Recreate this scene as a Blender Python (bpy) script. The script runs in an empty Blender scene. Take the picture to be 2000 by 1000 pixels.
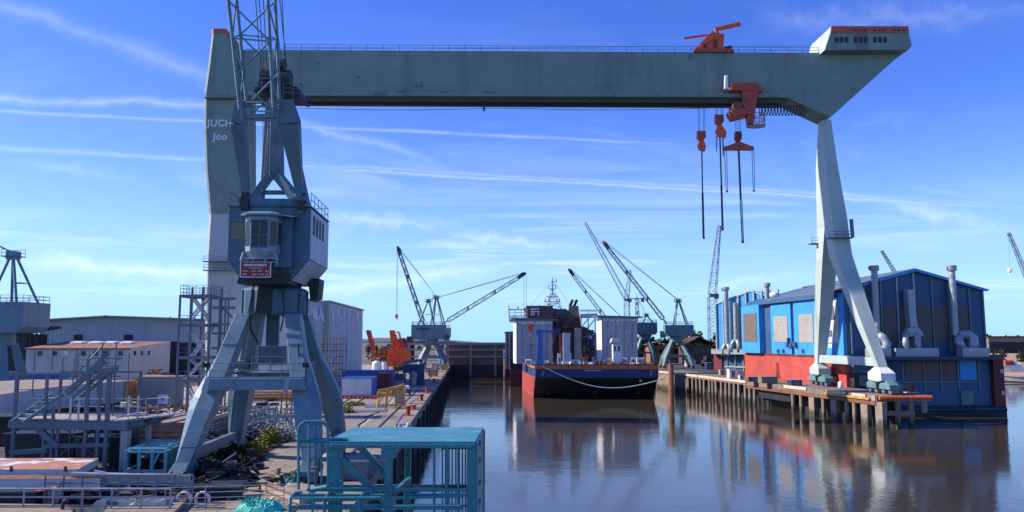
import bpy, bmesh, math, random
from mathutils import Vector, Matrix
R = math.radians
rnd = random.Random(7)
SC = bpy.context.scene
COL = SC.collection

# ------------------------------------------------------------------ camera
QZ = 5.0            # level of the quays above the water
CZ = 13.5           # eye level
F = 1555.0          # focal length in photo pixels (2000 wide)
TILT = math.atan(167.0 / F)
cam = bpy.data.cameras.new('camera'); co = bpy.data.objects.new('camera', cam); COL.objects.link(co)
cam.sensor_width = 36.0; cam.lens = F / 2000.0 * 36.0; cam.clip_start = 0.5; cam.clip_end = 20000
co.location = (0, 0, CZ); co.rotation_euler = (R(90) + TILT, 0, 0)
SC.camera = co
cT, sT = math.cos(TILT), math.sin(TILT)
V = Vector

def ray(u, v):
    a = (u - 1000.0) / F; b = (500.0 - v) / F
    return V((a, cT - b * sT, sT + b * cT))
def at(u, v, d):
    """world point seen at photo pixel (u,v) standing d metres ahead"""
    r = ray(u, v); return V((0, 0, CZ)) + r * (d / r.y)
def plane(u, v, z):
    r = ray(u, v); return V((0, 0, CZ)) + r * ((z - CZ) / r.z)
def gr(u, v): return plane(u, v, QZ)
def wa(u, v): return plane(u, v, 0.0)

# ------------------------------------------------------------------ mesh builder
class MB:
    def __init__(s): s.v = []; s.f = []; s.r = []
    def add(s, vs, fs):
        o = len(s.v); s.r.append((o, o + len(vs), len(s.f), len(s.f) + len(fs))); s.v += [tuple(p) for p in vs]; s.f += [tuple(i + o for i in q) for q in fs]; return s
    def box(s, c, d, rz=0.0):
        hx, hy, hz = d[0] / 2, d[1] / 2, d[2] / 2
        ca, sa = math.cos(rz), math.sin(rz)
        vs = []
        for z in (-hz, hz):
            for x, y in ((-hx, -hy), (hx, -hy), (hx, hy), (-hx, hy)):
                vs.append((c[0] + x * ca - y * sa, c[1] + x * sa + y * ca, c[2] + z))
        return s.add(vs, [(0, 3, 2, 1), (4, 5, 6, 7), (0, 1, 5, 4), (1, 2, 6, 5), (2, 3, 7, 6), (3, 0, 4, 7)])
    def bb(s, x0, x1, y0, y1, z0, z1):
        return s.box(((x0 + x1) / 2, (y0 + y1) / 2, (z0 + z1) / 2), (abs(x1 - x0), abs(y1 - y0), abs(z1 - z0)))
    @staticmethod
    def frame(a, b, up=V((0, 0, 1))):
        t = (b - a).normalized()
        if abs(t.dot(up)) > .98: up = V((0, 1, 0))
        r = t.cross(up).normalized(); u = r.cross(t).normalized()
        return t, r, u
    def beam(s, a, b, w, h=None, w2=None, h2=None, up=V((0, 0, 1))):
        a, b = V(a), V(b)
        if h is None: h = w
        if w2 is None: w2 = w
        if h2 is None: h2 = h if w2 == w else h * w2 / w
        t, r, u = s.frame(a, b, up)
        vs = []
        for p, ww, hh in ((a, w, h), (b, w2, h2)):
            for i, j in ((-1, -1), (1, -1), (1, 1), (-1, 1)):
                vs.append(p + r * (i * ww / 2) + u * (j * hh / 2))
        return s.add(vs, [(0, 3, 2, 1), (4, 5, 6, 7), (0, 1, 5, 4), (1, 2, 6, 5), (2, 3, 7, 6), (3, 0, 4, 7)])
    def tube(s, a, b, r, n=6, r2=None, cap=True):
        a, b = V(a), V(b)
        if r2 is None: r2 = r
        t, rr, u = s.frame(a, b)
        vs = []
        for p, q in ((a, r), (b, r2)):
            for k in range(n):
                an = 2 * math.pi * k / n
                vs.append(p + rr * (q * math.cos(an)) + u * (q * math.sin(an)))
        fs = [(k, (k + 1) % n, n + (k + 1) % n, n + k) for k in range(n)]
        if cap: fs += [tuple(range(n - 1, -1, -1)), tuple(range(n, 2 * n))]
        return s.add(vs, fs)
    def path(s, pts, r, n=6):
        pts = [V(p) for p in pts]
        m = len(pts); vs = []
        up0 = None
        for i, p in enumerate(pts):
            t = (pts[min(i + 1, m - 1)] - pts[max(i - 1, 0)]).normalized()
            up = V((0, 0, 1)) if up0 is None else up0
            if up0 is None and abs(t.z) > .9: up = V((0, 1, 0))
            rr = t.cross(up)
            if rr.length < 1e-4: rr = t.cross(V((1, 0, 0)))
            rr.normalize(); u = rr.cross(t).normalized(); up0 = u
            for k in range(n):
                an = 2 * math.pi * k / n
                vs.append(p + rr * (r * math.cos(an)) + u * (r * math.sin(an)))
        fs = []
        for i in range(m - 1):
            for k in range(n):
                fs.append((i * n + k, i * n + (k + 1) % n, (i + 1) * n + (k + 1) % n, (i + 1) * n + k))
        fs += [tuple(range(n - 1, -1, -1)), tuple(range((m - 1) * n, m * n))]
        return s.add(vs, fs)
    def loft(s, secs, cap=True):
        n = len(secs[0]); vs = [p for q in secs for p in q]; fs = []
        for i in range(len(secs) - 1):
            for k in range(n):
                fs.append((i * n + k, i * n + (k + 1) % n, (i + 1) * n + (k + 1) % n, (i + 1) * n + k))
        if cap: fs += [tuple(range(n - 1, -1, -1)), tuple(range((len(secs) - 1) * n, len(secs) * n))]
        return s.add(vs, fs)
    def extr(s, poly, vec):
        vec = V(vec); return s.loft([[V(p) for p in poly], [V(p) + vec for p in poly]])
    def cyl(s, c, r, h, n=14, r2=None):
        c = V(c); return s.tube(c, c + V((0, 0, h)), r, n, r2)
    def ball(s, c, r, n=8, m=5, sq=1.0):
        secs = []
        for i in range(m + 1):
            ph = -math.pi / 2 + math.pi * i / m
            rr = max(r * math.cos(ph), r * .02)
            secs.append([(c[0] + rr * math.cos(2 * math.pi * k / n), c[1] + rr * math.sin(2 * math.pi * k / n), c[2] + r * sq * math.sin(ph)) for k in range(n)])
        return s.loft(secs)
    def lattice(s, a, b, w0, h0, w1, h1, n, rc, rb, up=V((0, 0, 1)), sq=False):
        """four chords and zig-zag lacing between a and b"""
        a, b = V(a), V(b); t, r, u = s.frame(a, b, up)
        def node(k, i, j):
            q = k / n; w = w0 + (w1 - w0) * q; h = h0 + (h1 - h0) * q
            return a + (b - a) * q + r * (i * w / 2) + u * (j * h / 2)
        cor = ((-1, -1), (1, -1), (1, 1), (-1, 1))
        bar = (lambda p, q, rad: s.beam(p, q, rad * 1.7)) if sq else (lambda p, q, rad: s.tube(p, q, rad, 5, cap=False))
        for i, j in cor: bar(node(0, i, j), node(n, i, j), rc)
        for k in range(n):
            for m in range(4):
                p, q = cor[m], cor[(m + 1) % 4]
                if k % 2: p, q = q, p
                bar(node(k, *p), node(k + 1, *q), rb)
            if k % 2 == 0:
                for m in range(4): bar(node(k, *cor[m]), node(k, *cor[(m + 1) % 4]), rb)
        for m in range(4): bar(node(n, *cor[m]), node(n, *cor[(m + 1) % 4]), rb)
        return s
    def rail(s, pts, h=1.05, r=.025, step=1.5, mid=1):
        pts = [V(p) for p in pts]
        for a, b in zip(pts, pts[1:]):
            L = (b - a).length; n = max(1, round(L / step))
            for k in range(n + 1):
                p = a + (b - a) * (k / n); s.tube(p, p + V((0, 0, h)), r, 5)
            for q in range(mid + 1):
                z = V((0, 0, h * (1 - q / (mid + 1)))); s.tube(a + z, b + z, r, 5)
        return s
    def stair(s, a, b, w, n, side=None):
        """stringers and treads from a to b; side = horizontal vector across"""
        a, b = V(a), V(b)
        sd = V(side).normalized() if side is not None else (b - a).cross(V((0, 0, 1))).normalized()
        for q in (-1, 1): s.beam(a + sd * q * w / 2, b + sd * q * w / 2, .06, .22)
        for k in range(1, n):
            p = a + (b - a) * (k / n); s.beam(p - sd * w / 2, p + sd * w / 2, .24, .04)
        return s
    def pieces(s):
        """the added shapes, gathered into the pieces that touch each other"""
        bb = []
        for a, b, c, d in s.r:
            p = s.v[a:b]; bb.append(([min(q[i] for q in p) - .03 for i in range(3)], [max(q[i] for q in p) + .03 for i in range(3)]))
        par = list(range(len(bb)))
        def find(i):
            while par[i] != i: i = par[i]
            return i
        for i in range(len(bb)):
            for j in range(i):
                if all(bb[i][0][k] <= bb[j][1][k] and bb[j][0][k] <= bb[i][1][k] for k in range(3)): par[find(i)] = find(j)
        out = {}
        for i, (a, b, c, d) in enumerate(s.r):
            o = out.setdefault(find(i), MB()); o.add(s.v[a:b], [tuple(q - a for q in f) for f in s.f[c:d]])
        return list(out.values())
    def build(s, name, m, parent=None, bevel=0, smooth=False, local=False, kind=None):
        if parent is not None and name in SEPARATE and 1 < len(s.r) < 400:
            ps = s.pieces()
            if len(ps) > 1: return [p.build1(name, m, parent, bevel, smooth, local, kind) for p in ps][0]
        return s.build1(name, m, parent, bevel, smooth, local, kind)
    def build1(s, name, m, parent=None, bevel=0, smooth=False, local=False, kind=None):
        me = bpy.data.meshes.new(name)
        vs = s.v
        if parent is not None and not local:
            M = XF[parent.name].inverted(); vs = [tuple(M @ V(p)) for p in vs]
        me.from_pydata(vs, [], s.f); me.update()
        bm = bmesh.new(); bm.from_mesh(me); bmesh.ops.recalc_face_normals(bm, faces=bm.faces); bm.to_mesh(me); bm.free()
        for mm in (m if isinstance(m, (list, tuple)) else [m]): me.materials.append(mm)
        if smooth:
            for p in me.polygons: p.use_smooth = True
        o = bpy.data.objects.new(name, me); COL.objects.link(o)
        if parent is not None:
            o.parent = parent; XF[o.name] = XF[parent.name]
        else: XF[o.name] = Matrix.Identity(4)
        if bevel:
            b = o.modifiers.new('bevel', 'BEVEL'); b.width = bevel; b.segments = 2; b.limit_method = 'ANGLE'; b.angle_limit = R(40)
        if kind: o['kind'] = kind
        return o

XF = {}
SEPARATE = set('plate deck_gear jib_pivot_bracket upper_rail clamp sleeper steel bracket lamp_box window vent warning_lamp_post pylon_platform leg_platform joint_plate column slew_drive sill_beam bar_grille support_block support_column railing rib louvre_panel jib_pivot sheave rail post pole downpipe diagonal_brace hinge_lug back_stay upright cross_pipe brace vent_pipe pipe frame_arm portal_beam cab_bracket sign_bracket opening edge_beam white_handrail stand skid fitting torn_edge loose_sheet mast_yard wing_railing deck_fitting rail_beam boulder walkway_railing platform_railing roof_light lever lug'.split())
def thing(name, label, cat, loc=(0, 0, 0), rz=0.0, group=None):
    o = bpy.data.objects.new(name, None); COL.objects.link(o)
    o.empty_display_size = .5
    o.location = loc; o.rotation_euler = (0, 0, rz); o['label'] = label; o['category'] = cat
    if group: o['group'] = group
    XF[o.name] = Matrix.Translation(V(loc)) @ Matrix.Rotation(rz, 4, 'Z')
    return o
def tag(o, label, cat, group=None):
    o['label'] = label; o['category'] = cat
    if group: o['group'] = group
    return o
def recenter(o, loc):
    """put a single-mesh thing's origin at its base"""
    loc = V(loc)
    for vv in o.data.vertices: vv.co -= loc
    o.location = loc; return o
def copy_thing(o, parent=None):
    c = o.copy(); COL.objects.link(c)
    if parent is not None: c.parent = parent
    for ch in list(o.children): copy_thing(ch, c)
    return c

# ------------------------------------------------------------------ materials
def newmat(name):
    m = bpy.data.materials.new(name); m.use_nodes = True
    nt = m.node_tree; b = nt.nodes['Principled BSDF']; return m, nt, b
def N(nt, t, **kw):
    n = nt.nodes.new(t)
    for k, val in kw.items(): setattr(n, k, val)
    return n
def mixc(nt, fac, a, b, mode='MIX'):
    n = N(nt, 'ShaderNodeMix', data_type='RGBA', blend_type=mode); n.clamp_factor = True
    for sock, val in ((n.inputs[0], fac), (n.inputs[6], a), (n.inputs[7], b)):
        if hasattr(val, 'is_linked') or hasattr(val, 'links'): nt.links.new(val, sock)
        elif isinstance(val, (int, float)): sock.default_value = val
        else: sock.default_value = (*val, 1) if len(val) == 3 else val
    return n.outputs[2]
def ramp(nt, val, lo, hi, a=0.0, b=1.0):
    n = N(nt, 'ShaderNodeMapRange'); n.clamp = True
    nt.links.new(val, n.inputs[0]); n.inputs[1].default_value = lo; n.inputs[2].default_value = hi
    n.inputs[3].default_value = a; n.inputs[4].default_value = b; return n.outputs[0]
def noise(nt, vec, scale, detail=4, rough=.55, dist=0.0, stretch=None):
    if stretch:
        mp = N(nt, 'ShaderNodeMapping'); mp.inputs['Scale'].default_value = stretch; nt.links.new(vec, mp.inputs[0]); vec = mp.outputs[0]
    n = N(nt, 'ShaderNodeTexNoise'); n.inputs['Scale'].default_value = scale; n.inputs['Detail'].default_value = detail
    n.inputs['Roughness'].default_value = rough; n.inputs['Distortion'].default_value = dist
    nt.links.new(vec, n.inputs['Vector']); return n.outputs['Fac']
def paint(name, col, rough=.55, var=.2, scale=.7, dirt=.35, dirtcol=(.06, .055, .05), rust=0.0, rustcol=(.16, .06, .025), rscale=1.2, bump=0.0, metal=0.0, ribs=None, panel=None, rough_var=.15, spec=.4):
    """weathered surface: mottling, vertical dirt streaks, rust patches, optional ribs / panel seams"""
    m, nt, b = newmat(name)
    tc = N(nt, 'ShaderNodeTexCoord'); vec = tc.outputs['Object']
    n1 = noise(nt, vec, scale, 6, .6)
    c = mixc(nt, ramp(nt, n1, .3, .7), tuple(x * (1 - var) for x in col), tuple(min(1, x * (1 + var)) for x in col))
    if dirt:
        n2 = noise(nt, vec, 1.0, 5, .6, 0, (scale * 2.2, scale * 2.2, scale * .22))
        c = mixc(nt, ramp(nt, n2, .5, .78, 0, dirt), c, dirtcol)
        n4 = noise(nt, vec, scale * 9, 4, .7)
        c = mixc(nt, ramp(nt, n4, .58, .75, 0, dirt * .7), c, dirtcol)
    if rust:
        n3 = noise(nt, vec, rscale, 8, .7, .4)
        c = mixc(nt, ramp(nt, n3, .72 - rust * .45, .78 - rust * .45, 0, .9), c, rustcol)
    h = None
    if ribs:
        axis, per, amp = ribs
        sp = N(nt, 'ShaderNodeSeparateXYZ'); nt.links.new(vec, sp.inputs[0])
        mm = N(nt, 'ShaderNodeMath', operation='MULTIPLY'); nt.links.new(sp.outputs[axis], mm.inputs[0]); mm.inputs[1].default_value = 2 * math.pi / per
        si = N(nt, 'ShaderNodeMath', operation='SINE'); nt.links.new(mm.outputs[0], si.inputs[0]); h = si.outputs[0]
        bp = N(nt, 'ShaderNodeBump'); bp.inputs['Strength'].default_value = amp; bp.inputs['Distance'].default_value = per * .25
        nt.links.new(h, bp.inputs['Height']); nt.links.new(bp.outputs[0], b.inputs['Normal'])
    elif bump:
        bp = N(nt, 'ShaderNodeBump'); bp.inputs['Strength'].default_value = bump; bp.inputs['Distance'].default_value = .05
        nt.links.new(noise(nt, vec, scale * 6, 6, .65), bp.inputs['Height']); nt.links.new(bp.outputs[0], b.inputs['Normal'])
    if panel:
        px, pz, dark = panel
        sp = N(nt, 'ShaderNodeSeparateXYZ'); nt.links.new(vec, sp.inputs[0])
        tot = None
        for axis, per in ((0, px), (1, px), (2, pz)):
            if not per: continue
            dv = N(nt, 'ShaderNodeMath', operation='DIVIDE'); nt.links.new(sp.outputs[axis], dv.inputs[0]); dv.inputs[1].default_value = per
            fr = N(nt, 'ShaderNodeMath', operation='FRACT'); nt.links.new(dv.outputs[0], fr.inputs[0])
            lt = N(nt, 'ShaderNodeMath', operation='LESS_THAN'); nt.links.new(fr.outputs[0], lt.inputs[0]); lt.inputs[1].default_value = .05 / per
            if tot is None: tot = lt.outputs[0]
            else:
                mx = N(nt, 'ShaderNodeMath', operation='MAXIMUM'); nt.links.new(tot, mx.inputs[0]); nt.links.new(lt.outputs[0], mx.inputs[1]); tot = mx.outputs[0]
        ml = N(nt, 'ShaderNodeMath', operation='MULTIPLY'); nt.links.new(tot, ml.inputs[0]); ml.inputs[1].default_value = dark
        c = mixc(nt, ml.outputs[0], c, dirtcol)
    nt.links.new(c, b.inputs['Base Color'])
    nt.links.new(ramp(nt, n1, .3, .7, max(.05, rough - rough_var), min(1, rough + rough_var)), b.inputs['Roughness'])
    b.inputs['Metallic'].default_value = metal; b.inputs['Specular IOR Level'].default_value = spec
    return m
def glass(name, col=(.02, .025, .03), rough=.08):
    m, nt, b = newmat(name); b.inputs['Base Color'].default_value = (*col, 1); b.inputs['Roughness'].default_value = rough
    b.inputs['Specular IOR Level'].default_value = .35; return m
def leafmat(name, a, c, rough=.7):
    m, nt, b = newmat(name)
    g = N(nt, 'ShaderNodeNewGeometry')
    col = mixc(nt, g.outputs['Random Per Island'], a, c)
    nt.links.new(col, b.inputs['Base Color']); b.inputs['Roughness'].default_value = rough; b.inputs['Specular IOR Level'].default_value = .05
    return m

M = {}
M['blue'] = paint('blue_grey_crane_paint', (.135, .215, .26), .5, .13, .5, .45, (.035, .04, .05), rust=.06, rscale=.8)
M['bluem'] = paint('blue_grey_jib_paint', (.085, .145, .185), .5, .18, .6, .5, (.03, .035, .045), rust=.08, rscale=1.0)
M['capred'] = paint('faded_red_orange_band', (.50, .085, .035), .6, .15, .5, .35, (.12, .04, .03))
M['blued'] = paint('dirty_dark_blue_crane_paint', (.060, .125, .175), .5, .2, .6, .6, (.02, .022, .03), rust=.1, rscale=.9)
M['bluel'] = paint('pale_blue_grey_crane_paint', (.30, .36, .42), .55, .1, .5, .35, (.08, .09, .1))
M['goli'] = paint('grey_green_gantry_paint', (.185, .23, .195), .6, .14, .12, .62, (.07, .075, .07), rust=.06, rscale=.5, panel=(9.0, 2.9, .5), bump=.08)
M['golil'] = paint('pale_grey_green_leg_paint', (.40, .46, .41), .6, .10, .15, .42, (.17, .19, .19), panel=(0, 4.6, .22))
M['golid'] = paint('dark_gantry_grey', (.06, .065, .065), .7, .2, .2, .5, (.02, .02, .02))  # darker grey than the girder paint, for rail beams, vents and underside
M['orange'] = paint('orange_red_machine_paint', (.74, .095, .02), .5, .15, .6, .25, (.12, .03, .015))
M['red'] = paint('faded_red_paint', (.42, .06, .035), .55, .2, .8, .3, (.08, .02, .015))
M['rust'] = paint('brown_rusty_steel', (.19, .085, .045), .8, .3, 1.2, .3, (.05, .03, .02))
M['dark'] = paint('black_oily_steel', (.022, .023, .027), .6, .3, 1.0, .2)
M['navy'] = paint('navy_steel', (.03, .05, .11), .5, .25, 1.0, .3)
M['grey'] = paint('grey_galvanised_steel', (.30, .31, .33), .5, .15, 1.0, .3, metal=.25)
M['greyd'] = paint('dull_blue_grey_steel', (.12, .15, .19), .55, .2, .8, .4, (.03, .035, .04), rust=.12)
M['white'] = paint('off_white_paint', (.72, .72, .72), .55, .08, .8, .25, (.3, .28, .26))
M['rope'] = paint('dark_wire_rope', (.05, .055, .07), .6, .2, 2, 0)
M['hatch'] = paint('white_paint_peeling_to_rust', (.62, .60, .60), .6, .1, .8, .25, (.2, .12, .08), rust=.62, rustcol=(.36, .13, .05), rscale=.5)
M['teal'] = paint('glossy_turquoise_paint', (.027, .18, .215), .34, .16, 2.5, .5, (.02, .07, .085), rust=.115, rscale=2.2, rustcol=(.10, .06, .04), rough_var=.18, spec=.5, bump=.15)
M['hatchside'] = paint('grey_white_hatch_side_paint', (.50, .50, .53), .6, .1, .8, .35, (.2, .15, .12), rust=.14, rustcol=(.25, .07, .03), rscale=1.5)
M['tentwrap'] = paint('grey_white_tent_sheeting', (.44, .44, .45), .55, .12, .5, .3, (.2, .19, .2), bump=.6)
M['screen'] = paint('brown_dock_screen', (.17, .14, .12), .85, .3, .4, .5, (.05, .045, .04))
M['wrap'] = paint('white_shrink_wrap_sheeting', (.47, .48, .49), .55, .1, .5, .4, (.30, .29, .28), bump=.6)
M['hall'] = paint('pale_blue_grey_corrugated_cladding', (.35, .39, .43), .6, .08, .12, .35, (.22, .24, .3), ribs=(0, 1.0, .5))
M['plaster'] = paint('off_white_render', (.55, .51, .47), .8, .1, .3, .45, (.3, .27, .27))
M['rooftile'] = paint('faded_red_brown_roof_felt', (.27, .12, .09), .85, .2, .3, .4, (.1, .06, .05))
M['concrete'] = paint('weathered_concrete', (.33, .29, .25), .85, .15, .25, .45, (.12, .10, .085), bump=.3)
M['timber'] = paint('grey_brown_timber', (.28, .20, .145), .85, .25, .5, .5, (.09, .06, .045), ribs=(2, .45, .6))
M['pile'] = paint('pale_brown_pile_steel', (.28, .21, .16), .8, .2, .5, .6, (.06, .045, .035))
def tide(m, z0=.7, z1=1.7):
    """a dark weedy band where the tide wets the lower part of a wall or pile"""
    nt = m.node_tree; b = nt.nodes['Principled BSDF']; src = b.inputs['Base Color'].links[0].from_socket
    g = N(nt, 'ShaderNodeNewGeometry'); sp = N(nt, 'ShaderNodeSeparateXYZ'); nt.links.new(g.outputs['Position'], sp.inputs[0])
    nz = noise(nt, g.outputs['Position'], 1.2, 4, .6); ad = N(nt, 'ShaderNodeMath', operation='ADD'); nt.links.new(sp.outputs[2], ad.inputs[0]); nt.links.new(ramp(nt, nz, .3, .7, -.5, .5), ad.inputs[1])
    nt.links.new(mixc(nt, ramp(nt, ad.outputs[0], z1, z0, 0, .85), src, (.028, .032, .018)), b.inputs['Base Color']); return m
tide(M['pile'])
M['bluebld'] = paint('sunlit_blue_cladding', (.05, .30, .68), .5, .10, .3, .38, (.03, .09, .2), ribs=(1, .6, .22))  # cladding on the sunny side, sunlight put into a brighter blue
M['bluedk'] = paint('shaded_blue_cladding', (.042, .10, .19), .5, .12, .2, .3, (.015, .045, .13), panel=(0, 2.0, .3))  # same cladding away from the sun, shade put into a darker blue
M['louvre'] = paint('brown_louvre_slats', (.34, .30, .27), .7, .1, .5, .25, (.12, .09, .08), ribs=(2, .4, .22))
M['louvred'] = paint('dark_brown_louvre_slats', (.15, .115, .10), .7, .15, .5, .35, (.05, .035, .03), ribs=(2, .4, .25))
M['hullred'] = paint('orange_red_hull_paint', (.47, .07, .05), .6, .16, .3, .5, (.16, .05, .035), panel=(9.0, 0, .25))
M['maroon'] = paint('maroon_and_shaded_red_paint', (.16, .03, .03), .6, .2, .3, .4, (.03, .015, .015))  # maroon parts, and red hull paint darkened as if in shade
M['duct'] = paint('silver_duct_cladding', (.33, .36, .38), .45, .1, .6, .25, (.2, .2, .2), metal=.3, ribs=(2, 1.6, .06))
M['hullblue'] = paint('navy_blue_hull_paint', (.02, .045, .15), .55, .2, .2, .4, (.015, .015, .02), rust=.1)
M['cblue'] = paint('blue_container_paint', (.04, .14, .42), .5, .1, .6, .3, (.02, .05, .13), ribs=(1, .5, .4))
M['yellow'] = paint('ochre_yellow_paint', (.55, .30, .05), .6, .2, 1.0, .35, (.16, .09, .03))
M['green'] = paint('grey_green_dock_crane_paint', (.12, .21, .21), .55, .15, .5, .4, (.04, .06, .06))
M['brick'] = paint('red_brown_brick', (.26, .12, .075), .85, .2, .4, .35, (.09, .05, .04))
M['tiledk'] = paint('dark_brown_roof_tiles', (.10, .055, .045), .85, .2, .4, .3)
M['glass'] = glass('dark_window_glass')
M['shaded_dirt'] = paint('yard_dirt_with_shade', (.055, .048, .046), .95, .35, .15, .5, (.04, .035, .03), bump=.6)  # yard dirt, its base colour darkened for the shade lying on it
M['shiplt'] = paint('pale_grey_ship_paint', (.50, .51, .55), .6, .1, .5, .35, (.18, .16, .15))
M['shipbr'] = paint('brown_primer_ship_steel', (.12, .075, .065), .75, .3, .3, .4, (.03, .025, .025))
M['olive'] = paint('olive_grey_funnel_paint', (.20, .17, .12), .7, .15, .5, .3)
M['net'] = paint('sea_green_netting', (.03, .42, .33), .6, .3, 3, .2)
M['mooring'] = paint('pale_green_mooring_rope', (.32, .50, .42), .7, .2, 3, .1)
M['lifebuoy'] = paint('bright_orange_beam_paint', (.72, .13, .03), .5, .2, .8, .25, (.3, .05, .02))
M['letter'] = paint('pale_grey_lettering', (.66, .66, .70), .6, .05, 1, .2)
M['leaf'] = leafmat('weed_leaves', (.08, .10, .02), (.25, .23, .05))
M['leafd'] = leafmat('far_tree_leaves', (.018, .027, .014), (.045, .056, .028), 1.0)
M['lightspot'] = paint('frosted_roof_light', (.8, .78, .72), .4, .05, 1, .15)
# ------------------------------------------------------------------ sky, sun, view
SUN_EL, SUN_AZ = R(35), R(-85.5)      # azimuth from straight ahead, negative = to the left
sdir = V((math.sin(SUN_AZ) * math.cos(SUN_EL), math.cos(SUN_AZ) * math.cos(SUN_EL), math.sin(SUN_EL)))
sl = bpy.data.lights.new('sun', 'SUN'); sl.energy = 5.0; sl.angle = R(.5); sl.color = (1, .93, .82)
so = bpy.data.objects.new('sun', sl); COL.objects.link(so)
so.rotation_euler = sdir.to_track_quat('Z', 'Y').to_euler(); so.location = (-80, 20, 150)
SC.view_settings.view_transform = 'Standard'; SC.view_settings.look = 'None'
SC.view_settings.exposure = 0.5; SC.view_settings.gamma = 1.0

w = bpy.data.worlds.new('World'); SC.world = w; w.use_nodes = True
nt = w.node_tree; bg = nt.nodes['Background']
sky = N(nt, 'ShaderNodeTexSky', sky_type='NISHITA'); sky.sun_disc = False
sky.sun_elevation = SUN_EL; sky.sun_rotation = SUN_AZ; sky.altitude = 0; sky.air_density = 1.0; sky.dust_density = .3; sky.ozone_density = 2.2
tcw = N(nt, 'ShaderNodeTexCoord'); dirv = tcw.outputs['Generated']
hs = N(nt, 'ShaderNodeHueSaturation'); hs.inputs['Hue'].default_value = .514; hs.inputs['Saturation'].default_value = 1.30; hs.inputs['Value'].default_value = 1.0
nt.links.new(sky.outputs[0], hs.inputs['Color'])
skyc = mixc(nt, 1.0, hs.outputs[0], (.97, 1.04, 1.6), 'MULTIPLY')
# cirrus: noise on a high flat layer seen from below
sp = N(nt, 'ShaderNodeSeparateXYZ'); nt.links.new(dirv, sp.inputs[0])
zz = N(nt, 'ShaderNodeMath', operation='MAXIMUM'); nt.links.new(sp.outputs[2], zz.inputs[0]); zz.inputs[1].default_value = .02
def div(a, b):
    n = N(nt, 'ShaderNodeMath', operation='DIVIDE'); nt.links.new(a, n.inputs[0]); nt.links.new(b, n.inputs[1]); return n.outputs[0]
def mth(op, a, b=None):
    n = N(nt, 'ShaderNodeMath', operation=op)
    for s_, val in ((0, a), (1, b)):
        if val is None: continue
        if isinstance(val, (int, float)): n.inputs[s_].default_value = val
        else: nt.links.new(val, n.inputs[s_])
    n.use_clamp = False
    return n.outputs[0]
cb = N(nt, 'ShaderNodeCombineXYZ'); nt.links.new(div(sp.outputs[0], zz.outputs[0]), cb.inputs[0]); nt.links.new(div(sp.outputs[1], zz.outputs[0]), cb.inputs[1])
layer = cb.outputs[0]
c1 = noise(nt, layer, .55, 9, .62, 1.2, (.55, .75, 1))
c2 = noise(nt, layer, .16, 4, .5, .5)
cir = mth('MULTIPLY', ramp(nt, c1, .47, .80), ramp(nt, c2, .42, .62))
elevm = mth('MULTIPLY', ramp(nt, sp.outputs[2], .03, .10), ramp(nt, sp.outputs[2], .42, .16, .25, 1))
cir = mth('MULTIPLY', mth('MULTIPLY', cir, elevm), .78)
# condensation trails: bands along great circles
def trail(p, q, width, amp, seed):
    global cir
    d1, d2 = ray(*p).normalized(), ray(*q).normalized()
    n = d1.cross(d2).normalized(); t = (d2 - d1).normalized()
    def dot(vec):
        x = N(nt, 'ShaderNodeVectorMath', operation='DOT_PRODUCT'); nt.links.new(dirv, x.inputs[0]); x.inputs[1].default_value = vec; return x.outputs['Value']
    wob = noise(nt, dirv, 9 + seed, 5, .6)
    dd = mth('ABSOLUTE', mth('ADD', dot(n), mth('MULTIPLY', mth('SUBTRACT', wob, .5), width * 1.6)))
    prof = ramp(nt, dd, width, 0.0)
    a, b = d1.dot(t), d2.dot(t)
    along = dot(t)
    ends = mth('MULTIPLY', ramp(nt, along, a - .02, a + .03), ramp(nt, along, b + .03, b - .10))
    br = ramp(nt, noise(nt, dirv, 22 + seed, 6, .65), .25, .65, .35, 1)
    cir = mth('MAXIMUM', cir, mth('MULTIPLY', mth('MULTIPLY', mth('MULTIPLY', prof, prof), ends), mth('MULTIPLY', br, amp)))
trail((-60, 215), (1330, 282), .0046, .22, 0)
trail((-60, 286), (1860, 392), .0062, .20, 3)
trail((-40, -5), (560, 210), .022, .15, 5)
trail((540, 225), (900, 330), .012, .20, 8)
trail((-60, 195), (640, 205), .010, .28, 11)
trail((60, 505), (520, 555), .018, .44, 13)
trail((640, 330), (1960, 405), .0045, .30, 17)
trail((600, 570), (1000, 520), .02, .34, 19)
trail((1740, 395), (1990, 455), .020, .30, 29)
trail((900, 462), (1150, 486), .014, .34, 31)
trail((640, 425), (880, 440), .016, .32, 37)
trail((1380, 560), (1580, 535), .016, .26, 41)
trail((60, 320), (240, 345), .012, .20, 43)
trail((1800, 370), (1900, 384), .008, .28, 47)
trail((1500, 40), (2060, 20), .03, .10, 23)
hz_ = ramp(nt, sp.outputs[2], .27, .0, 0, 1.0); hz_ = mth('MULTIPLY', mth('POWER', hz_, 1.5), .92)
skyc = mixc(nt, hz_, skyc, (2.9, 5.8, 8.8))
skyc = mixc(nt, cir, skyc, (9.5, 10.2, 11.6))
nt.links.new(skyc, bg.inputs['Color']); bg.inputs['Strength'].default_value = .10

# ------------------------------------------------------------------ quay frame (runs away from the camera, 3.2 degrees to the left)
QA = R(3.2)
qe = V((-math.sin(QA), math.cos(QA), 0)); qr = V((math.cos(QA), math.sin(QA), 0))
E0 = gr(842, 766); E0 = E0 - qe * (E0.y / qe.y)           # the edge line at y = 0
def qp(s, t, z=0.0): return E0 + qe * s + qr * t + V((0, 0, z))
DOCK_END = 300.0

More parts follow.
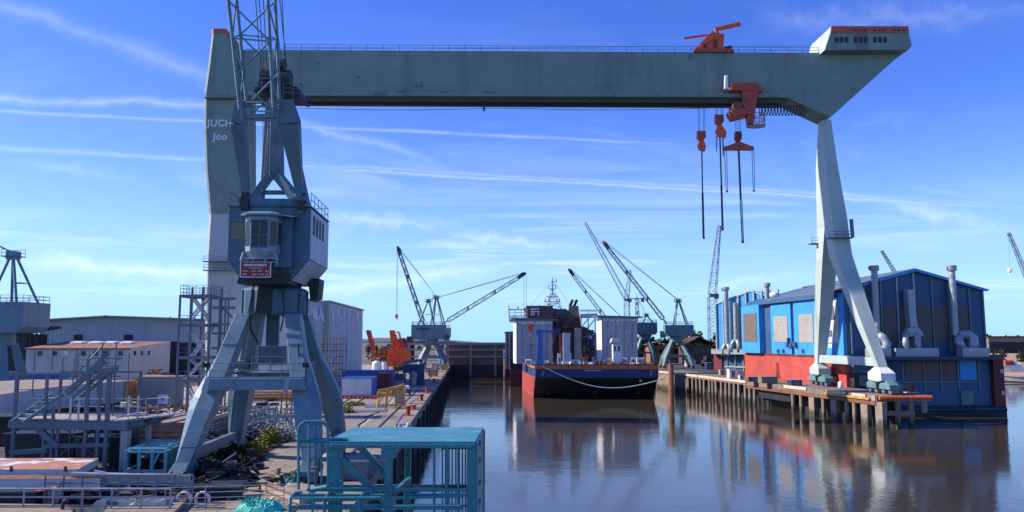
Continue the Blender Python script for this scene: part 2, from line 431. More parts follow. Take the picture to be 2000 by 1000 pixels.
# water
def water_mat():
    m, nt, b = newmat('brown_harbour_water')
    tc = N(nt, 'ShaderNodeTexCoord'); vec = tc.outputs['Object']
    big = noise(nt, vec, .03, 3, .5, .6)
    b.inputs['Base Color'].default_value = (.040, .034, .026, 1)
    nt.links.new(mixc(nt, ramp(nt, big, .35, .65), (.058, .046, .030), (.042, .036, .027)), b.inputs['Base Color'])
    b.inputs['IOR'].default_value = 1.42; b.inputs['Roughness'].default_value = .085
    a1 = noise(nt, vec, .55, 4, .55, .3, (1, .7, 1)); a2 = noise(nt, vec, 2.2, 3, .5)
    patch = ramp(nt, noise(nt, vec, .045, 4, .55, .8), .40, .66, .12, 1)
    h1 = N(nt, 'ShaderNodeMath', operation='MULTIPLY_ADD'); nt.links.new(a2, h1.inputs[0]); h1.inputs[1].default_value = .25; nt.links.new(a1, h1.inputs[2])
    h = N(nt, 'ShaderNodeMath', operation='MULTIPLY'); nt.links.new(h1.outputs[0], h.inputs[0]); nt.links.new(patch, h.inputs[1])
    bp = N(nt, 'ShaderNodeBump'); bp.inputs['Strength'].default_value = .16; bp.inputs['Distance'].default_value = .19
    nt.links.new(h.outputs[0], bp.inputs['Height']); nt.links.new(bp.outputs[0], b.inputs['Normal'])
    return m
mb = MB(); mb.add([(-60, -60, 0), (900, -60, 0), (900, 700, 0), (-60, 700, 0)], [(0, 1, 2, 3)])
mb.build('water', water_mat(), kind='structure')

# ground of the left yard: concrete apron, dirt behind it
def apron_mat():
    m, nt, b = newmat('pinkish_quay_concrete')
    tc = N(nt, 'ShaderNodeTexCoord'); vec = tc.outputs['Object']
    n1 = noise(nt, vec, .12, 6, .6); n2 = noise(nt, vec, .9, 6, .65); n3 = noise(nt, vec, 7, 4, .6)
    c = mixc(nt, ramp(nt, n1, .3, .7), (.22, .178, .143), (.31, .255, .208))
    c = mixc(nt, ramp(nt, n2, .48, .75, 0, .55), c, (.20, .15, .12))
    c = mixc(nt, ramp(nt, n3, .5, .8, 0, .35), c, (.42, .34, .28))
    st = noise(nt, vec, .35, 3, .5, 1.5)
    c = mixc(nt, ramp(nt, st, .64, .70, 0, .7), c, (.09, .075, .065))
    br = N(nt, 'ShaderNodeTexBrick'); br.inputs['Scale'].default_value = .2; br.inputs['Mortar Size'].default_value = .008
    br.inputs['Color1'].default_value = br.inputs['Color2'].default_value = (1, 1, 1, 1); br.inputs['Mortar'].default_value = (.45, .42, .4, 1)
    mp = N(nt, 'ShaderNodeMapping'); mp.inputs['Rotation'].default_value = (0, 0, -QA); nt.links.new(vec, mp.inputs[0]); nt.links.new(mp.outputs[0], br.inputs['Vector'])
    c = mixc(nt, 1.0, c, br.outputs['Color'], 'MULTIPLY')
    nt.links.new(c, b.inputs['Base Color']); b.inputs['Roughness'].default_value = .9; b.inputs['Specular IOR Level'].default_value = .2
    bp = N(nt, 'ShaderNodeBump'); bp.inputs['Strength'].default_value = .3; bp.inputs['Distance'].default_value = .04; nt.links.new(n2, bp.inputs['Height']); nt.links.new(bp.outputs[0], b.inputs['Normal'])
    return m
M['apron'] = apron_mat()
mb = MB()
a0, a1 = qp(14, -1.2), qp(DOCK_END, -1.2)
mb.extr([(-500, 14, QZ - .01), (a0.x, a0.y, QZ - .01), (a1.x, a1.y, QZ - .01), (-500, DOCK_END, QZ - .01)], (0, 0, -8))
mb.build('ground', M['shaded_dirt'], kind='structure')
mb = MB(); mb.add([qp(14, -9.2, .004), qp(14, -1.2, .004), qp(DOCK_END, -1.2, .004), qp(DOCK_END, -9.2, .004)], [(0, 1, 2, 3)])
mb.build('quay_apron', M['apron'], kind='structure')
mb = MB(); mb.add([qp(74, -46, -.002), qp(74, -9.6, -.002), qp(DOCK_END, -9.6, -.002), qp(DOCK_END, -46, -.002)], [(0, 1, 2, 3)])
mb.build('yard_paving', M['concrete'], kind='structure')
mb = MB()
for t in (-2.7, -9.35, -11.3): mb.beam(qp(16, t, .01), qp(DOCK_END - 2, t, .01), .28, .06)
mb.build('crane_track', M['dark'], kind='structure')
mb = MB()
mb.beam(qp(16, -4.6, .008), qp(200, -4.6, .008), .10, .008)
mb.build('painted_quay_line', paint('worn_white_marking', (.62, .56, .5), .9, .2, .6, .5, (.3, .25, .2)), kind='structure')
# quay wall: coping, sheet piling, timber fenders
qw = thing('quay_wall', 'long dark sheet-piled quay wall with pale concrete coping beside the water on the left', 'wall', qp(100, 0))
mb = MB(); mb.extr([qp(14, -1.2, .012), qp(14, 0.15, .012), qp(14, 0.15, -1.1), qp(14, -1.2, -1.1)], qe * (DOCK_END - 14))
mb.build('coping', M['apron'], qw)
mb = MB(); prof = []
s_ = 14.0; k = 0
while s_ < DOCK_END:
    prof += [qp(s_, -.05 - (.45 if k % 2 else 0), -1.1), qp(s_ + .55, -.05 - (.45 if k % 2 else 0), -1.1)]
    s_ += .8; k += 1
n = len(prof); vs = prof + [p + V((0, 0, -6.5)) for p in prof]
mb.add(vs, [(i, i + 1, n + i + 1, n + i) for i in range(n - 1)])
mb.build('sheet_piling', paint('dark_tidal_sheet_piling', (.07, .065, .065), .8, .35, .4, .6, (.015, .015, .015)), qw)
for k in range(26):
    s_ = 22 + k * 10.6
    mb2 = MB(); mb2.extr([qp(s_, .15, -.6), qp(s_ + .4, .15, -.6), qp(s_ + .4, .5, -.6), qp(s_, .5, -.6)], (0, 0, -6))
    mb2.build('fender', M['dark'], qw)

# land beyond the dock, right bank, far hills
mb = MB()
mb.extr([(-500, DOCK_END, QZ), (70, DOCK_END, QZ), (95, 420, QZ), (330, 640, QZ), (4000, 2400, QZ), (4000, 9000, QZ), (-4000, 9000, QZ), (-4000, DOCK_END, QZ)], (0, 0, -7))
mb.build('far_land', paint('far_ground', (.13, .12, .08), .95, .3, .01, .3), kind='structure')
mb = MB()
secs = []
for k in range(81):
    x = -5000 + k * 125
    h = 14 + 12 * math.sin(k * .43) + 10 * math.sin(k * .17 + 2) + 6 * math.sin(k * 1.1)
    secs.append([(x, 4300, 0), (x, 4900, max(4, h)), (x, 6200, max(4, h * .8)), (x, 6500, 0)])
mb.loft(secs); mb.build('far_hills', paint('bluish_far_hills', (.10, .14, .16), .95, .2, .002, 0), kind='structure', smooth=True)
# right bank beach
mb = MB(); secs = []
for k in range(30):
    x = 84 + k * 14; y = 262 + 3 * math.sin(k * 1.3) - (k * 1.2)
    secs.append([(x, y, -1), (x, y + 6, .5), (x, y + 16, 1.6), (x, y + 60, 3.2), (x, y + 62, 5.0), (x, y + 300, 5.6), (x, y + 302, -1)])
mb.loft(secs)
mb.build('river_bank', paint('tan_river_beach', (.36, .24, .15), .95, .25, .08, .5, (.12, .10, .07), bump=.5), kind='structure')

def leaf_cloud(mb, c, rad, n, size, flat=.9, rr=rnd):
    for _ in range(n):
        while True:
            p = V((rr.uniform(-1, 1), rr.uniform(-1, 1), rr.uniform(-1, 1)))
            if p.length < 1: break
        p = V((p.x * rad[0], p.y * rad[1], p.z * rad[2])) + V(c)
        nrm = V((rr.gauss(0, 1), rr.gauss(0, 1), rr.gauss(.3, 1))).normalized()
        a = nrm.orthogonal().normalized(); b = nrm.cross(a); s = size * rr.uniform(.6, 1.4)
        mb.add([p - a * s, p + b * s * .6, p + a * s, p - b * s * .6], [(0, 1, 2, 3)])
# far woods that read as one mass
mb = MB()
r2 = random.Random(3)
def wood(u0, u1, d, h0, h1, step=4.0):
    x0, x1 = (u0 - 1000) / F * d, (u1 - 1000) / F * d
    x = x0
    while x < x1:
        h = r2.uniform(h0, h1)
        leaf_cloud(mb, (x, d + r2.uniform(-10, 10), QZ + h * .5), (h * .55, h * .5, h * .55), int(110 + h * 9), h * .075 + .2, rr=r2)
        x += step * r2.uniform(.6, 1.3)
wood(-100, 1000, 700, 4, 8, 7)
wood(880, 1010, 460, 3, 5.5, 3)
wood(1255, 1420, 330, 8, 13, 3.2)
wood(1900, 2120, 640, 8, 15, 7)
wood(735, 770, 390, 4, 6.5, 4)
wood(1960, 2100, 330, 3, 5.5, 4)
f_ = mb.build('far_wood', M['leafd']); f_['kind'] = 'stuff'; f_['label'] = 'dark green tree line on the horizon behind the dock'; f_['category'] = 'wood'

# ------------------------------------------------------------------ goliath gantry crane over the dock
GA = R(1.2)
gx = V((math.cos(GA), math.sin(GA), 0)); gy = V((-math.sin(GA), math.cos(GA), 0))
G0 = V((0, 142.5, 0))                              # front face of the girder crosses x=0 here
def gp(u, v, back=0.0):
    """pixel on the girder's front plane, pushed back by metres"""
    r = ray(u, v); c = V((0, 0, CZ)); t = (G0 - c).dot(gy) / r.dot(gy); return c + r * t + gy * back
gol = thing('gantry_crane', 'huge grey-green shipyard gantry crane with a long box girder spanning the dock', 'gantry crane', tuple(V((gp(445, 300).x, gp(445, 300).y, QZ))))
TH = 5.4
def slab(pix, back0, back1, mat, name, **kw):
    m_ = MB(); m_.extr([gp(u, v, back0) for u, v in pix], gy * (back1 - back0))
    return m_.build(name, mat, gol, **kw)
girder = slab([(452, 97), (1578, 103), (1766, 100), (1622, 229), (1540, 192), (452, 186)], 0, TH, M['goli'], 'girder')
slab([(452, 179), (1542, 184), (1542, 191.5), (452, 187.5)], -.55, -.02, M['goli'], 'ledge')
mb = MB()
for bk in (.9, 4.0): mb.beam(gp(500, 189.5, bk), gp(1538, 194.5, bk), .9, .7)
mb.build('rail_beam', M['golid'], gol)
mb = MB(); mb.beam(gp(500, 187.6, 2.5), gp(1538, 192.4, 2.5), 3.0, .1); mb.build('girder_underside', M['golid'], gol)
mb = MB()
for u in (810, 945, 1157, 1268): mb.beam(gp(u, 190, 1.2), gp(u, 203 if u != 945 else 213, 1.2), .35, .35)
mb.build('bracket', M['dark'], gol)
mb = MB(); mb.rail([gp(556, 97, .3), gp(1600, 103, .3)], 1.1, .05, 3.0, 1); mb.rail([gp(556, 97, 5.0), gp(1600, 103, 5.0)], 1.1, .05, 3.0, 1); mb.build('walkway_railing', M['greyd'], gol)
mb = MB(); mb.tube(gp(470, 86, 2.5) , gp(1600, 80, 2.5), .035, 4); mb.build('power_cable', M['rope'], gol)
pts = [gp(570 + k * 43.3, 207 + 4.0 * math.sin(math.pi * ((k % 9.5) / 9.5)), 1.2) for k in range(20)]
mb = MB(); mb.path(pts, .05, 4); mb.build('slack_cable', M['rope'], gol)
# marks and lamps on the girder face
mb = MB()
for u, v, w_, h_ in ((812, 166, .5, .6), (822, 164, .4, .9), (785, 180, 1.2, .35), (868, 181, 1.1, .35), (955, 182, 2.4, .3), (1347, 109, .6, .9), (620, 124, .3, .3), (700, 150, .25, .25)):
    p = gp(u, v, -.62 if v > 178 else -.12); mb.box(p, (w_, .2, h_))
mb.build('lamp_box', M['greyd'], gol)
# left pylon: slab leg, red cap, two tones
def leg_sec(uL, uR, v, b0, b1, cham=.0):
    return [gp(uL, v, b0 + cham), gp(uL + 6, v, b0), gp(uR, v, b0), gp(uR, v, b1), gp(uL, v, b1)]
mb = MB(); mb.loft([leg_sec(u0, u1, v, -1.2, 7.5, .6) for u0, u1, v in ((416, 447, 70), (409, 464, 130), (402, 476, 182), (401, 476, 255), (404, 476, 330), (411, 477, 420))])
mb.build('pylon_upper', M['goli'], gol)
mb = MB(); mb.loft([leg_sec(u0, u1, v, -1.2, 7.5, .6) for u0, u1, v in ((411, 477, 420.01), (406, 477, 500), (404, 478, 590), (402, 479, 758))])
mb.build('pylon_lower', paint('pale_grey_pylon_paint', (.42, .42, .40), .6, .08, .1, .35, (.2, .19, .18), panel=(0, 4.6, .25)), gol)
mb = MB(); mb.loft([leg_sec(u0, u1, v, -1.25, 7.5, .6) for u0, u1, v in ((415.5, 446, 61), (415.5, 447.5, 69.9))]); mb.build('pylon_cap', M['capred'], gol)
mb = MB()
for u, v in ((408, 190), (405, 505), (405, 522)):
    mb.rail([gp(u, v + 8, -1.9), gp(u + 60, v + 8, -1.9)], 1.0, .04, 2); mb.beam(gp(u, v + 8, -1.8), gp(u + 60, v + 8, -1.8), 1.2, .12)
mb.build('pylon_platform', M['greyd'], gol)
# lettering
def text3d(name, body, p, size, face, mat, parent, ext=.02, align='LEFT'):
    cu = bpy.data.curves.new(name, 'FONT'); cu.body = body; cu.size = size; cu.extrude = ext; cu.align_x = align; cu.space_character = 1.08; cu.offset = size * .022
    tmp = bpy.data.objects.new(name + '_tmp', cu); COL.objects.link(tmp)
    dg = bpy.context.evaluated_depsgraph_get(); me = bpy.data.meshes.new_from_object(tmp.evaluated_get(dg)); bpy.data.objects.remove(tmp)
    rot = Matrix(((face.x, 0, face.y), (face.y, 0, -face.x), (0, 1, 0))).to_4x4()
    me.transform(XF[parent.name].inverted() @ Matrix.Translation(V(p)) @ rot)
    me.materials.clear(); me.materials.append(mat)
    o = bpy.data.objects.new(name, me); COL.objects.link(o); o.parent = parent; XF[o.name] = XF[parent.name]; return o
text3d('lettering', 'JUCH', gp(410, 250, -1.26), 1.75, gx, M['letter'], gol)
text3d('lettering', 'Joo', gp(421, 276, -1.24), 1.75, gx, M['letter'], gol)
# right A-frame leg (tapering box beams), tie beam, bogies
def bx(c, wx, wy): return [c - gx * wx / 2 - gy * wy / 2, c + gx * wx / 2 - gy * wy / 2, c + gx * wx / 2 + gy * wy / 2, c - gx * wx / 2 + gy * wy / 2]
Xc = gp(1622, 229, 2.6)
def zc(v, d): return CZ + (667 - v) / F * d
LEGX = 58.6
def lp(x, y, z): return V((x, y, z))
zf, ztop = 31.0, Xc.z
cx0, cy0 = Xc.x, Xc.y
near0, far0 = V((60.4, 131.5, QZ + 4.3)), V((59.6, 155.5, QZ + 4.3))
trunk = MB()
trunk.loft([bx(V((cx0, cy0, ztop)), 1.5, 2.2), bx(V((cx0 - .1, cy0 - .2, (ztop + zf) / 2 + 3)), 2.2, 4.6), bx(V((cx0 + .35, cy0 - .5, zf + 4)), 2.9, 6.8)])
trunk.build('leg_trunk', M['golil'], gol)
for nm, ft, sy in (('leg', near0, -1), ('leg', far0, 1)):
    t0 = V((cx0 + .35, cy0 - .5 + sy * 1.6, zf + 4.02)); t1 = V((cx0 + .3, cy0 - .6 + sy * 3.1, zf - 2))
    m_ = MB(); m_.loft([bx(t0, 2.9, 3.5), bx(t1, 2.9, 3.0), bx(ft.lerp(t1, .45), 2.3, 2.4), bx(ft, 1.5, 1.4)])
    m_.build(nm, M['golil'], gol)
mb = MB(); mb.beam(near0 + V((0, .9, .9)), far0 + V((0, -.9, .9)), 1.1, 1.45); mb.build('tie_beam', M['golil'], gol)
mb = MB()
for sy in (-1, 1):
    p = V((cx0 - .2, cy0 - .5 + sy * 4.2, zf + 1)); mb.bb(p.x - 2.2, p.x + 2.2, p.y - 1, p.y + 1, p.z - .15, p.z)
    mb.rail([(p.x - 2.2, p.y - 1, p.z), (p.x + 2.2, p.y - 1, p.z)], 1, .05, 1.5); mb.beam(V((p.x + 1.8, p.y - 1.2, p.z + 3.2)), V((p.x + 2.0, p.y + sy, p.z)), .6, .25)
mb.build('leg_platform', M['greyd'], gol)
for ft in (near0, far0):
    hd = MB(); hd.loft([bx(ft + V((0, 0, 0)), 1.6, 1.6), bx(ft - V((0, 0, .9)), 2.4, 4.4), bx(ft - V((0, 0, 2.0)), 2.4, 4.6), bx(ft - V((0, 0, 2.3)), 2.0, 1.6)])
    bo = hd.build('bogie', M['white'] if ft is near0 else M['golil'], gol)
    bm_ = MB()
    for k in (-1, 1):
        bm_.loft([bx(ft + gy * 2.3 * k - V((0, 0, 2.0)), 1.2, .9), bx(ft + gy * 2.3 * k - V((0, 0, 2.7)), 1.5, 3.4), bx(ft + gy * 2.3 * k - V((0, 0, 3.4)), 1.5, 3.6)])
    bm_.build('bogie_frame', M['green'], gol)
    for k in (-3.4, -1.2, 1.2, 3.4):
        wm = MB(); p = ft + gy * k; p.z = QZ + .7; wm.tube(p - gx * .45, p + gx * .45, .55, 12); wm.build('wheel', M['greyd'], gol)
    mm = MB(); p = ft + gx * 1.6 - gy * 1.5; p.z = QZ + 1.2; mm.box(p, (1.2, 1.6, 1.1)); mm.tube(p + V((-.3, -1.2, .3)), p + V((-.3, .9, .3)), .45, 8); mm.build('drive_motor', M['green'], gol)
# left pylon bogies
for k in (0, 1):
    p = gp(440, 300, -1 + 7 * k); p.z = 0
    mm = MB(); mm.box((p.x, p.y, QZ + 1.0), (3, 4.5, 1.9)); mm.build('bogie', M['greyd'], gol)
# machinery house on the right end
hx = gp(1604, 109, -3.0)
def hb(pix, b): return [gp(u, v, b) for u, v in pix]
mb = MB(); front = [(1601, 107), (1762, 106), (1768, 98), (1762, 74), (1760.6, 62), (1613.2, 62), (1612, 74)]
mb.extr(hb(front, -2.4), gy * 9.5); mh = mb.build('machinery_house', M['goli'], gol)
mb = MB(); mb.extr(hb([(1612.2, 74), (1762.2, 74), (1760.7, 61.3), (1613.2, 61.3)], -2.52), gy * .1); mb.build('roof_band', M['capred'], gol)
mb = MB()
for g0 in (1619, 1656, 1693):
    for k in range(3): p = gp(g0 + 4 + k * 9.5, 87, -2.45); mb.box(p, (.62, .08, 1.05), GA)
mb.build('window', M['glass'], mh)
mb = MB()
for g0 in (1656, 1693, 1730):
    for k in range(3): p = gp(g0 + 3 + k * 9, 69, -2.52); mb.box(p, (.6, .06, .4), GA)
mb.build('vent', M['golid'], mh)
fl = hb(front, -2.3); mb = MB(); mb.extr([p - gx * .03 for p in (fl[0], fl[6], fl[5])] + [p - gx * .03 + gy * 9.2 for p in (fl[5], fl[6], fl[0])], -gx * .05); mb.build('end_wall', M['golil'], mh)  # house end in paler paint, sunlight on that face put into the colour
s0_, s1_ = fl[0] + gy * 9.6 - gx * .9, fl[4] + gy * 1.2 - gx * .7
mb = MB(); mb.stair(s0_, s1_, .9, 14, gx); mb.build('access_stair', M['greyd'], gol); mb = MB(); mb.rail([s0_ - gx * .45, s1_ - gx * .45], 1, .05, 1.2); mb.build('stair_railing', M['greyd'], gol)
mb = MB()
for u in (1543, 1436): mb.tube(gp(u, 103, 2), gp(u, 92, 2), .12, 6)
mb.build('warning_lamp_post', M['orange'], gol)
# festoon cable loops under the girder
mb = MB()
for k in range(15):
    u = 1486 + k * 6.2; pts = [gp(u + 5.4 * q / 8, 203 + 20 * math.sin(math.pi * q / 8) ** .6, 1.0) for q in range(9)]; mb.path(pts, .09, 4)
mb.beam(gp(1482, 203, 1), gp(1580, 205, 1), .15, .2)
mb.build('festoon_cable', M['rope'], gol)

# trolleys: upper one rides on the girder
ut = thing('upper_trolley', 'orange-red upper trolley with two jib arms riding on top of the gantry girder', 'crane trolley', tuple(gp(1395, 102, 2)))
def op(pix, b0, b1, mat, name, root): 
    m_ = MB(); m_.extr([gp(u, v, b0) for u, v in pix], gy * (b1 - b0)); return m_.build(name, mat, root)
op([(1353, 103), (1433, 104), (1430, 97), (1360, 96)], -.6, 6, M['red'], 'base_frame', ut)
op([(1357, 96), (1413, 97), (1414, 66), (1391, 63), (1366, 88)], 0.0, 5.2, M['orange'], 'winch_house', ut)
op([(1366, 87), (1391, 62.5), (1394, 63), (1394, 76), (1371, 91)], -.5, 5.6, M['orange'], 'hood', ut)
mb = MB(); mb.beam(gp(1338, 71, 1), gp(1394, 64, 1), .35, .35); mb.build('jib_arm', M['red'], ut)
mb = MB(); mb.beam(gp(1399, 54, 1), gp(1449, 43, 1), .4, .75); mb.build('jib_arm', M['orange'], ut)
mb = MB(); mb.beam(gp(1404, 66, 1), gp(1404, 50, 1), .4); mb.beam(gp(1414, 97, 1), gp(1416, 62, 1), .25); mb.build('mast_post', M['red'], ut)
mb = MB(); mb.extr([gp(1416, 103, -.4), gp(1428, 103, -.4), gp(1428, 90, -.4), gp(1416, 92, -.4)], gy * 3); mb.build('motor', M['dark'], ut)
mb = MB(); mb.extr([gp(1371, 96, -.05), gp(1380, 96, -.05), gp(1380, 82, -.05), gp(1371, 90, -.05)], gy * -.1); mb.extr([gp(1394, 96, -.05), gp(1400, 96, -.05), gp(1400, 78, -.05), gp(1394, 78, -.05)], gy * -.1); mb.build('opening', M['maroon'], ut)
lt = thing('lower_trolley', 'red lower trolley with a caged cabin hanging under the gantry girder', 'crane trolley', tuple(gp(1455, 195, -1)))
op([(1421, 182), (1484, 184), (1482, 178), (1474, 168), (1424, 168)], -2.0, -.6, M['red'], 'hanger_frame', lt)
op([(1443, 182), (1474, 184), (1471, 205), (1466, 246), (1455, 246), (1450, 214)], -1.9, -.7, M['red'], 'column', lt)
op([(1420, 221), (1450, 218), (1462, 228), (1428, 236)], -2.4, 1.0, M['red'], 'winch_deck', lt)
mb = MB(); mb.beam(gp(1426, 226, -1.9), gp(1452, 200, -1.9), .5); mb.beam(gp(1418, 229, -1.9), gp(1440, 222, -1.9), .6); mb.tube(gp(1434, 214, -2.2), gp(1434, 214, .5), .9, 10); mb.build('brace', M['rust'], lt)
op([(1412, 152), (1417, 152), (1417, 176), (1436, 178), (1436, 182), (1411, 178)], -1.6, -.7, M['white'], 'white_ladder_platform', lt)
mb = MB(); c_ = gp(1474, 225, -.6)
bw, bd, bh = 3.4, 2.6, 2.2
base = gp(1474, 248, -.6)
for k in range(18):
    an = 2 * math.pi * k / 18; p = base + V((bw / 2 * math.cos(an), bd / 2 * math.sin(an), 0)); mb.tube(p, p + V((0, 0, bh)), .045, 4)
for z in (0, bh / 2, bh):
    mb.path([base + V((bw / 2 * math.cos(2 * math.pi * k / 18), bd / 2 * math.sin(2 * math.pi * k / 18), z)) for k in range(19)], .06, 4)
mb.build('cage', M['red'], lt)
mb = MB(); mb.loft([[base + V((s * bw / 2 * math.cos(2 * math.pi * k / 18), s * bd / 2 * math.sin(2 * math.pi * k / 18), z)) for k in range(18)] for s, z in ((1, -.15), (1, .05))]); mb.build('cage_floor', M['grey'], lt)

# hooks and slings hanging from the gantry
def hook(u, v0, v1, tw, label, back=1.0, slant=0):
    h = thing('hook_block', label, 'crane hook', tuple(gp(u, v1, back)), 0, 'red hook blocks hanging from the gantry')
    p = gp(u, v0, back); q = gp(u, v1, back); hh = p.z - q.z
    m_ = MB(); m_.extr([p + gx * -.75 + gy * -.5, p + gx * .75 + gy * -.5, p + gx * .75 + gy * -.5 - V((0, 0, hh * .33)), p + gx * .35 + gy * -.5 - V((0, 0, hh * .45)), p + gx * -.35 + gy * -.5 - V((0, 0, hh * .45)), p + gx * -.75 + gy * -.5 - V((0, 0, hh * .33))], gy * 1.0)
    m_.build('sheave_block', M['red'], h)
    m_ = MB(); a = p - V((0, 0, hh * .45)); sx = slant
    m_.extr([a + gx * (-.3) - gy * .3, a + gx * .4 - gy * .3, a + gx * (.75 + sx) - gy * .3 - V((0, 0, hh * .3)), a + gx * (.6 + sx) - gy * .3 - V((0, 0, hh * .55)), a + gx * (-.45) - gy * .3 - V((0, 0, hh * .5)), a + gx * (-.75) - gy * .3 - V((0, 0, hh * .3))], gy * .6)
    m_.build('hook', M['orange'], h)
    m_ = MB()
    for k in (-.62, -.35, .35, .62):
        t = gp(u, 196, back) + gx * k; m_.tube(t, V((t.x, t.y, p.z)), .04, 4)
    m_.build('hoist_rope', M['rope'], h)
    return h
h1 = hook(1372, 254, 293, 0, 'red hook block hanging leftmost under the gantry girder with one long sling')
mb = MB(); mb.tube(gp(1373.5, 292, 1), gp(1375, 375, 1), .13, 6); mb.tube(gp(1375, 375, 1), gp(1377, 462, 1), .2, 6); mb.ball(gp(1377.5, 463, 1), .25); mb.build('sling', M['rope'], h1)
h2 = hook(1407, 222, 266, 0, 'red hook block hanging beside the lower trolley between the leftmost hook and the spreader beam', slant=.5)
mb = MB(); mb.tube(gp(1409, 262, 1), gp(1412, 360, 1), .15, 6); mb.tube(gp(1412, 360, 1), gp(1414.5, 446, 1), .2, 6); mb.ball(gp(1414.5, 447, 1), .25)
for u0, u1, v1 in ((1401, 1403, 295), (1404, 1403, 295), (1414, 1415, 303), (1416, 1416, 303)): mb.tube(gp(u0, 263, 1), gp(u1, v1, 1), .06, 4)
mb.build('sling', M['rope'], h2)
sb = thing('spreader_beam', 'triangular red spreader beam hanging on ropes under the lower trolley', 'lifting beam', tuple(gp(1446, 291, 1)))
mb = MB(); mb.extr([gp(1417, 284, .6), gp(1474, 284, .6), gp(1475, 291, .6), gp(1416, 291, .6)], gy * .8); mb.extr([gp(1420, 284, .7), gp(1446, 274, .7), gp(1472, 284, .7)], gy * .6); mb.build('beam', M['red'], sb)
mb = MB(); mb.extr([gp(1439, 255, .5), gp(1450, 255, .5), gp(1451, 268, .5), gp(1447, 275, .5), gp(1442, 275, .5), gp(1438, 268, .5)], gy * 1); mb.build('sheave_block', M['maroon'], sb)
mb = MB()
for k in (1439, 1443, 1447, 1450): mb.tube(gp(k, 200, 1), gp(k, 256, 1), .04, 4)
mb.build('hoist_rope', M['rope'], sb)
mb = MB(); mb.tube(gp(1446, 291, 1), gp(1450, 386, 1), .2, 6); mb.tube(gp(1449, 386, 1), gp(1453, 470, 1), .11, 6); mb.tube(gp(1452, 386, 1), gp(1455.5, 470, 1), .09, 6); mb.ball(gp(1454, 471, 1), .28); mb.build('sling', M['rope'], sb)
for u0, u1, v1 in ((1420, 1423, 372), (1474, 1476, 371)):
    m_ = MB(); m_.tube(gp(u0 - 2, 291, 1), gp(u1 - 1.5, v1, 1), .06, 4); m_.tube(gp(u0 + 2, 291, 1), gp(u1 + 1.5, v1, 1), .06, 4); m_.ball(gp(u1, v1, 1), .2); m_.build('sling', M['rope'], sb)
# ------------------------------------------------------------------ near level-luffing portal crane (left foreground)
NC = V((-16.5, 55.5, QZ))
nc = thing('portal_crane', 'big blue-grey portal crane with a red sign below its cab, nearest of the dock cranes', 'harbour crane', tuple(NC), QA, 'portal cranes on the quays')
def L(x, y, z): return NC + V((x * math.cos(QA) - y * math.sin(QA), x * math.sin(QA) + y * math.cos(QA), z))
def nb(mb, name, mat, bevel=.03, **kw): return mb.build(name, M[mat] if isinstance(mat, str) else mat, nc, bevel=bevel, **kw)
# four bent legs
for sx in (-1, 1):
    for sy in (-1, 1):
        secs = []
        for t, wd, bul, dp in ((0, .95, .02, 1.3), (.30, 1.0, .05, 1.5), (.42, 1.05, .28, 1.6), (.58, 1.05, .56, 1.7), (.66, 1.05, .54, 1.7), (.84, .95, .30, 1.4), (1.0, .85, .10, 1.1)):
            x = sx * (1.62 + (3.8 - 1.62) * t); y = sy * (1.5 + (5.5 - 1.5) * t); z = 10.35 + (1.15 - 10.35) * t
            xi, xo = x - sx * wd / 2, x + sx * wd / 2; yf, yr = y + sy * dp / 2, y - sy * dp / 2
            secs.append([L(xi, yf, z), L(xo, yf, z), L(xo + sx * bul, yf - sy * dp * .30, z), L(xo + sx * bul * .9, yr + sy * dp * .2, z), L(xo, yr, z), L(xi, yr, z)])
        m_ = MB(); m_.loft(secs); leg = nb(m_, 'leg', 'blue')
        m_ = MB(); zc_ = .62
        for t in (.9,):
            x = sx * (1.62 + 2.18 * t); y = sy * (1.5 + 4.0 * t); z = 10.35 - 9.2 * t
            m_.beam(L(x - sx * .5, y + sy * .74, z), L(x + sx * .46, y + sy * .74, z - .02), .02, .05)
        m_.build('weld_seam', M['dark'], leg)
        m_ = MB(); m_.loft([[L(sx * 3.8 + a * .45, sy * 5.5 + b * .7, 1.2) for a, b in ((-1, -1), (1, -1), (1, 1), (-1, 1))], [L(sx * 3.8 + a * .5, sy * 5.5 + b * 1.5, .75) for a, b in ((-1, -1), (1, -1), (1, 1), (-1, 1))], [L(sx * 3.8 + a * .5, sy * 5.5 + b * 1.5, .45) for a, b in ((-1, -1), (1, -1), (1, 1), (-1, 1))]])
        bo = nb(m_, 'bogie', 'blued')
        for k in (-.9, .9):
            m_ = MB(); m_.tube(L(sx * 3.8 - .3, sy * 5.5 + k, .38), L(sx * 3.8 + .3, sy * 5.5 + k, .38), .36, 14); m_.build('wheel', M['dark'], bo)
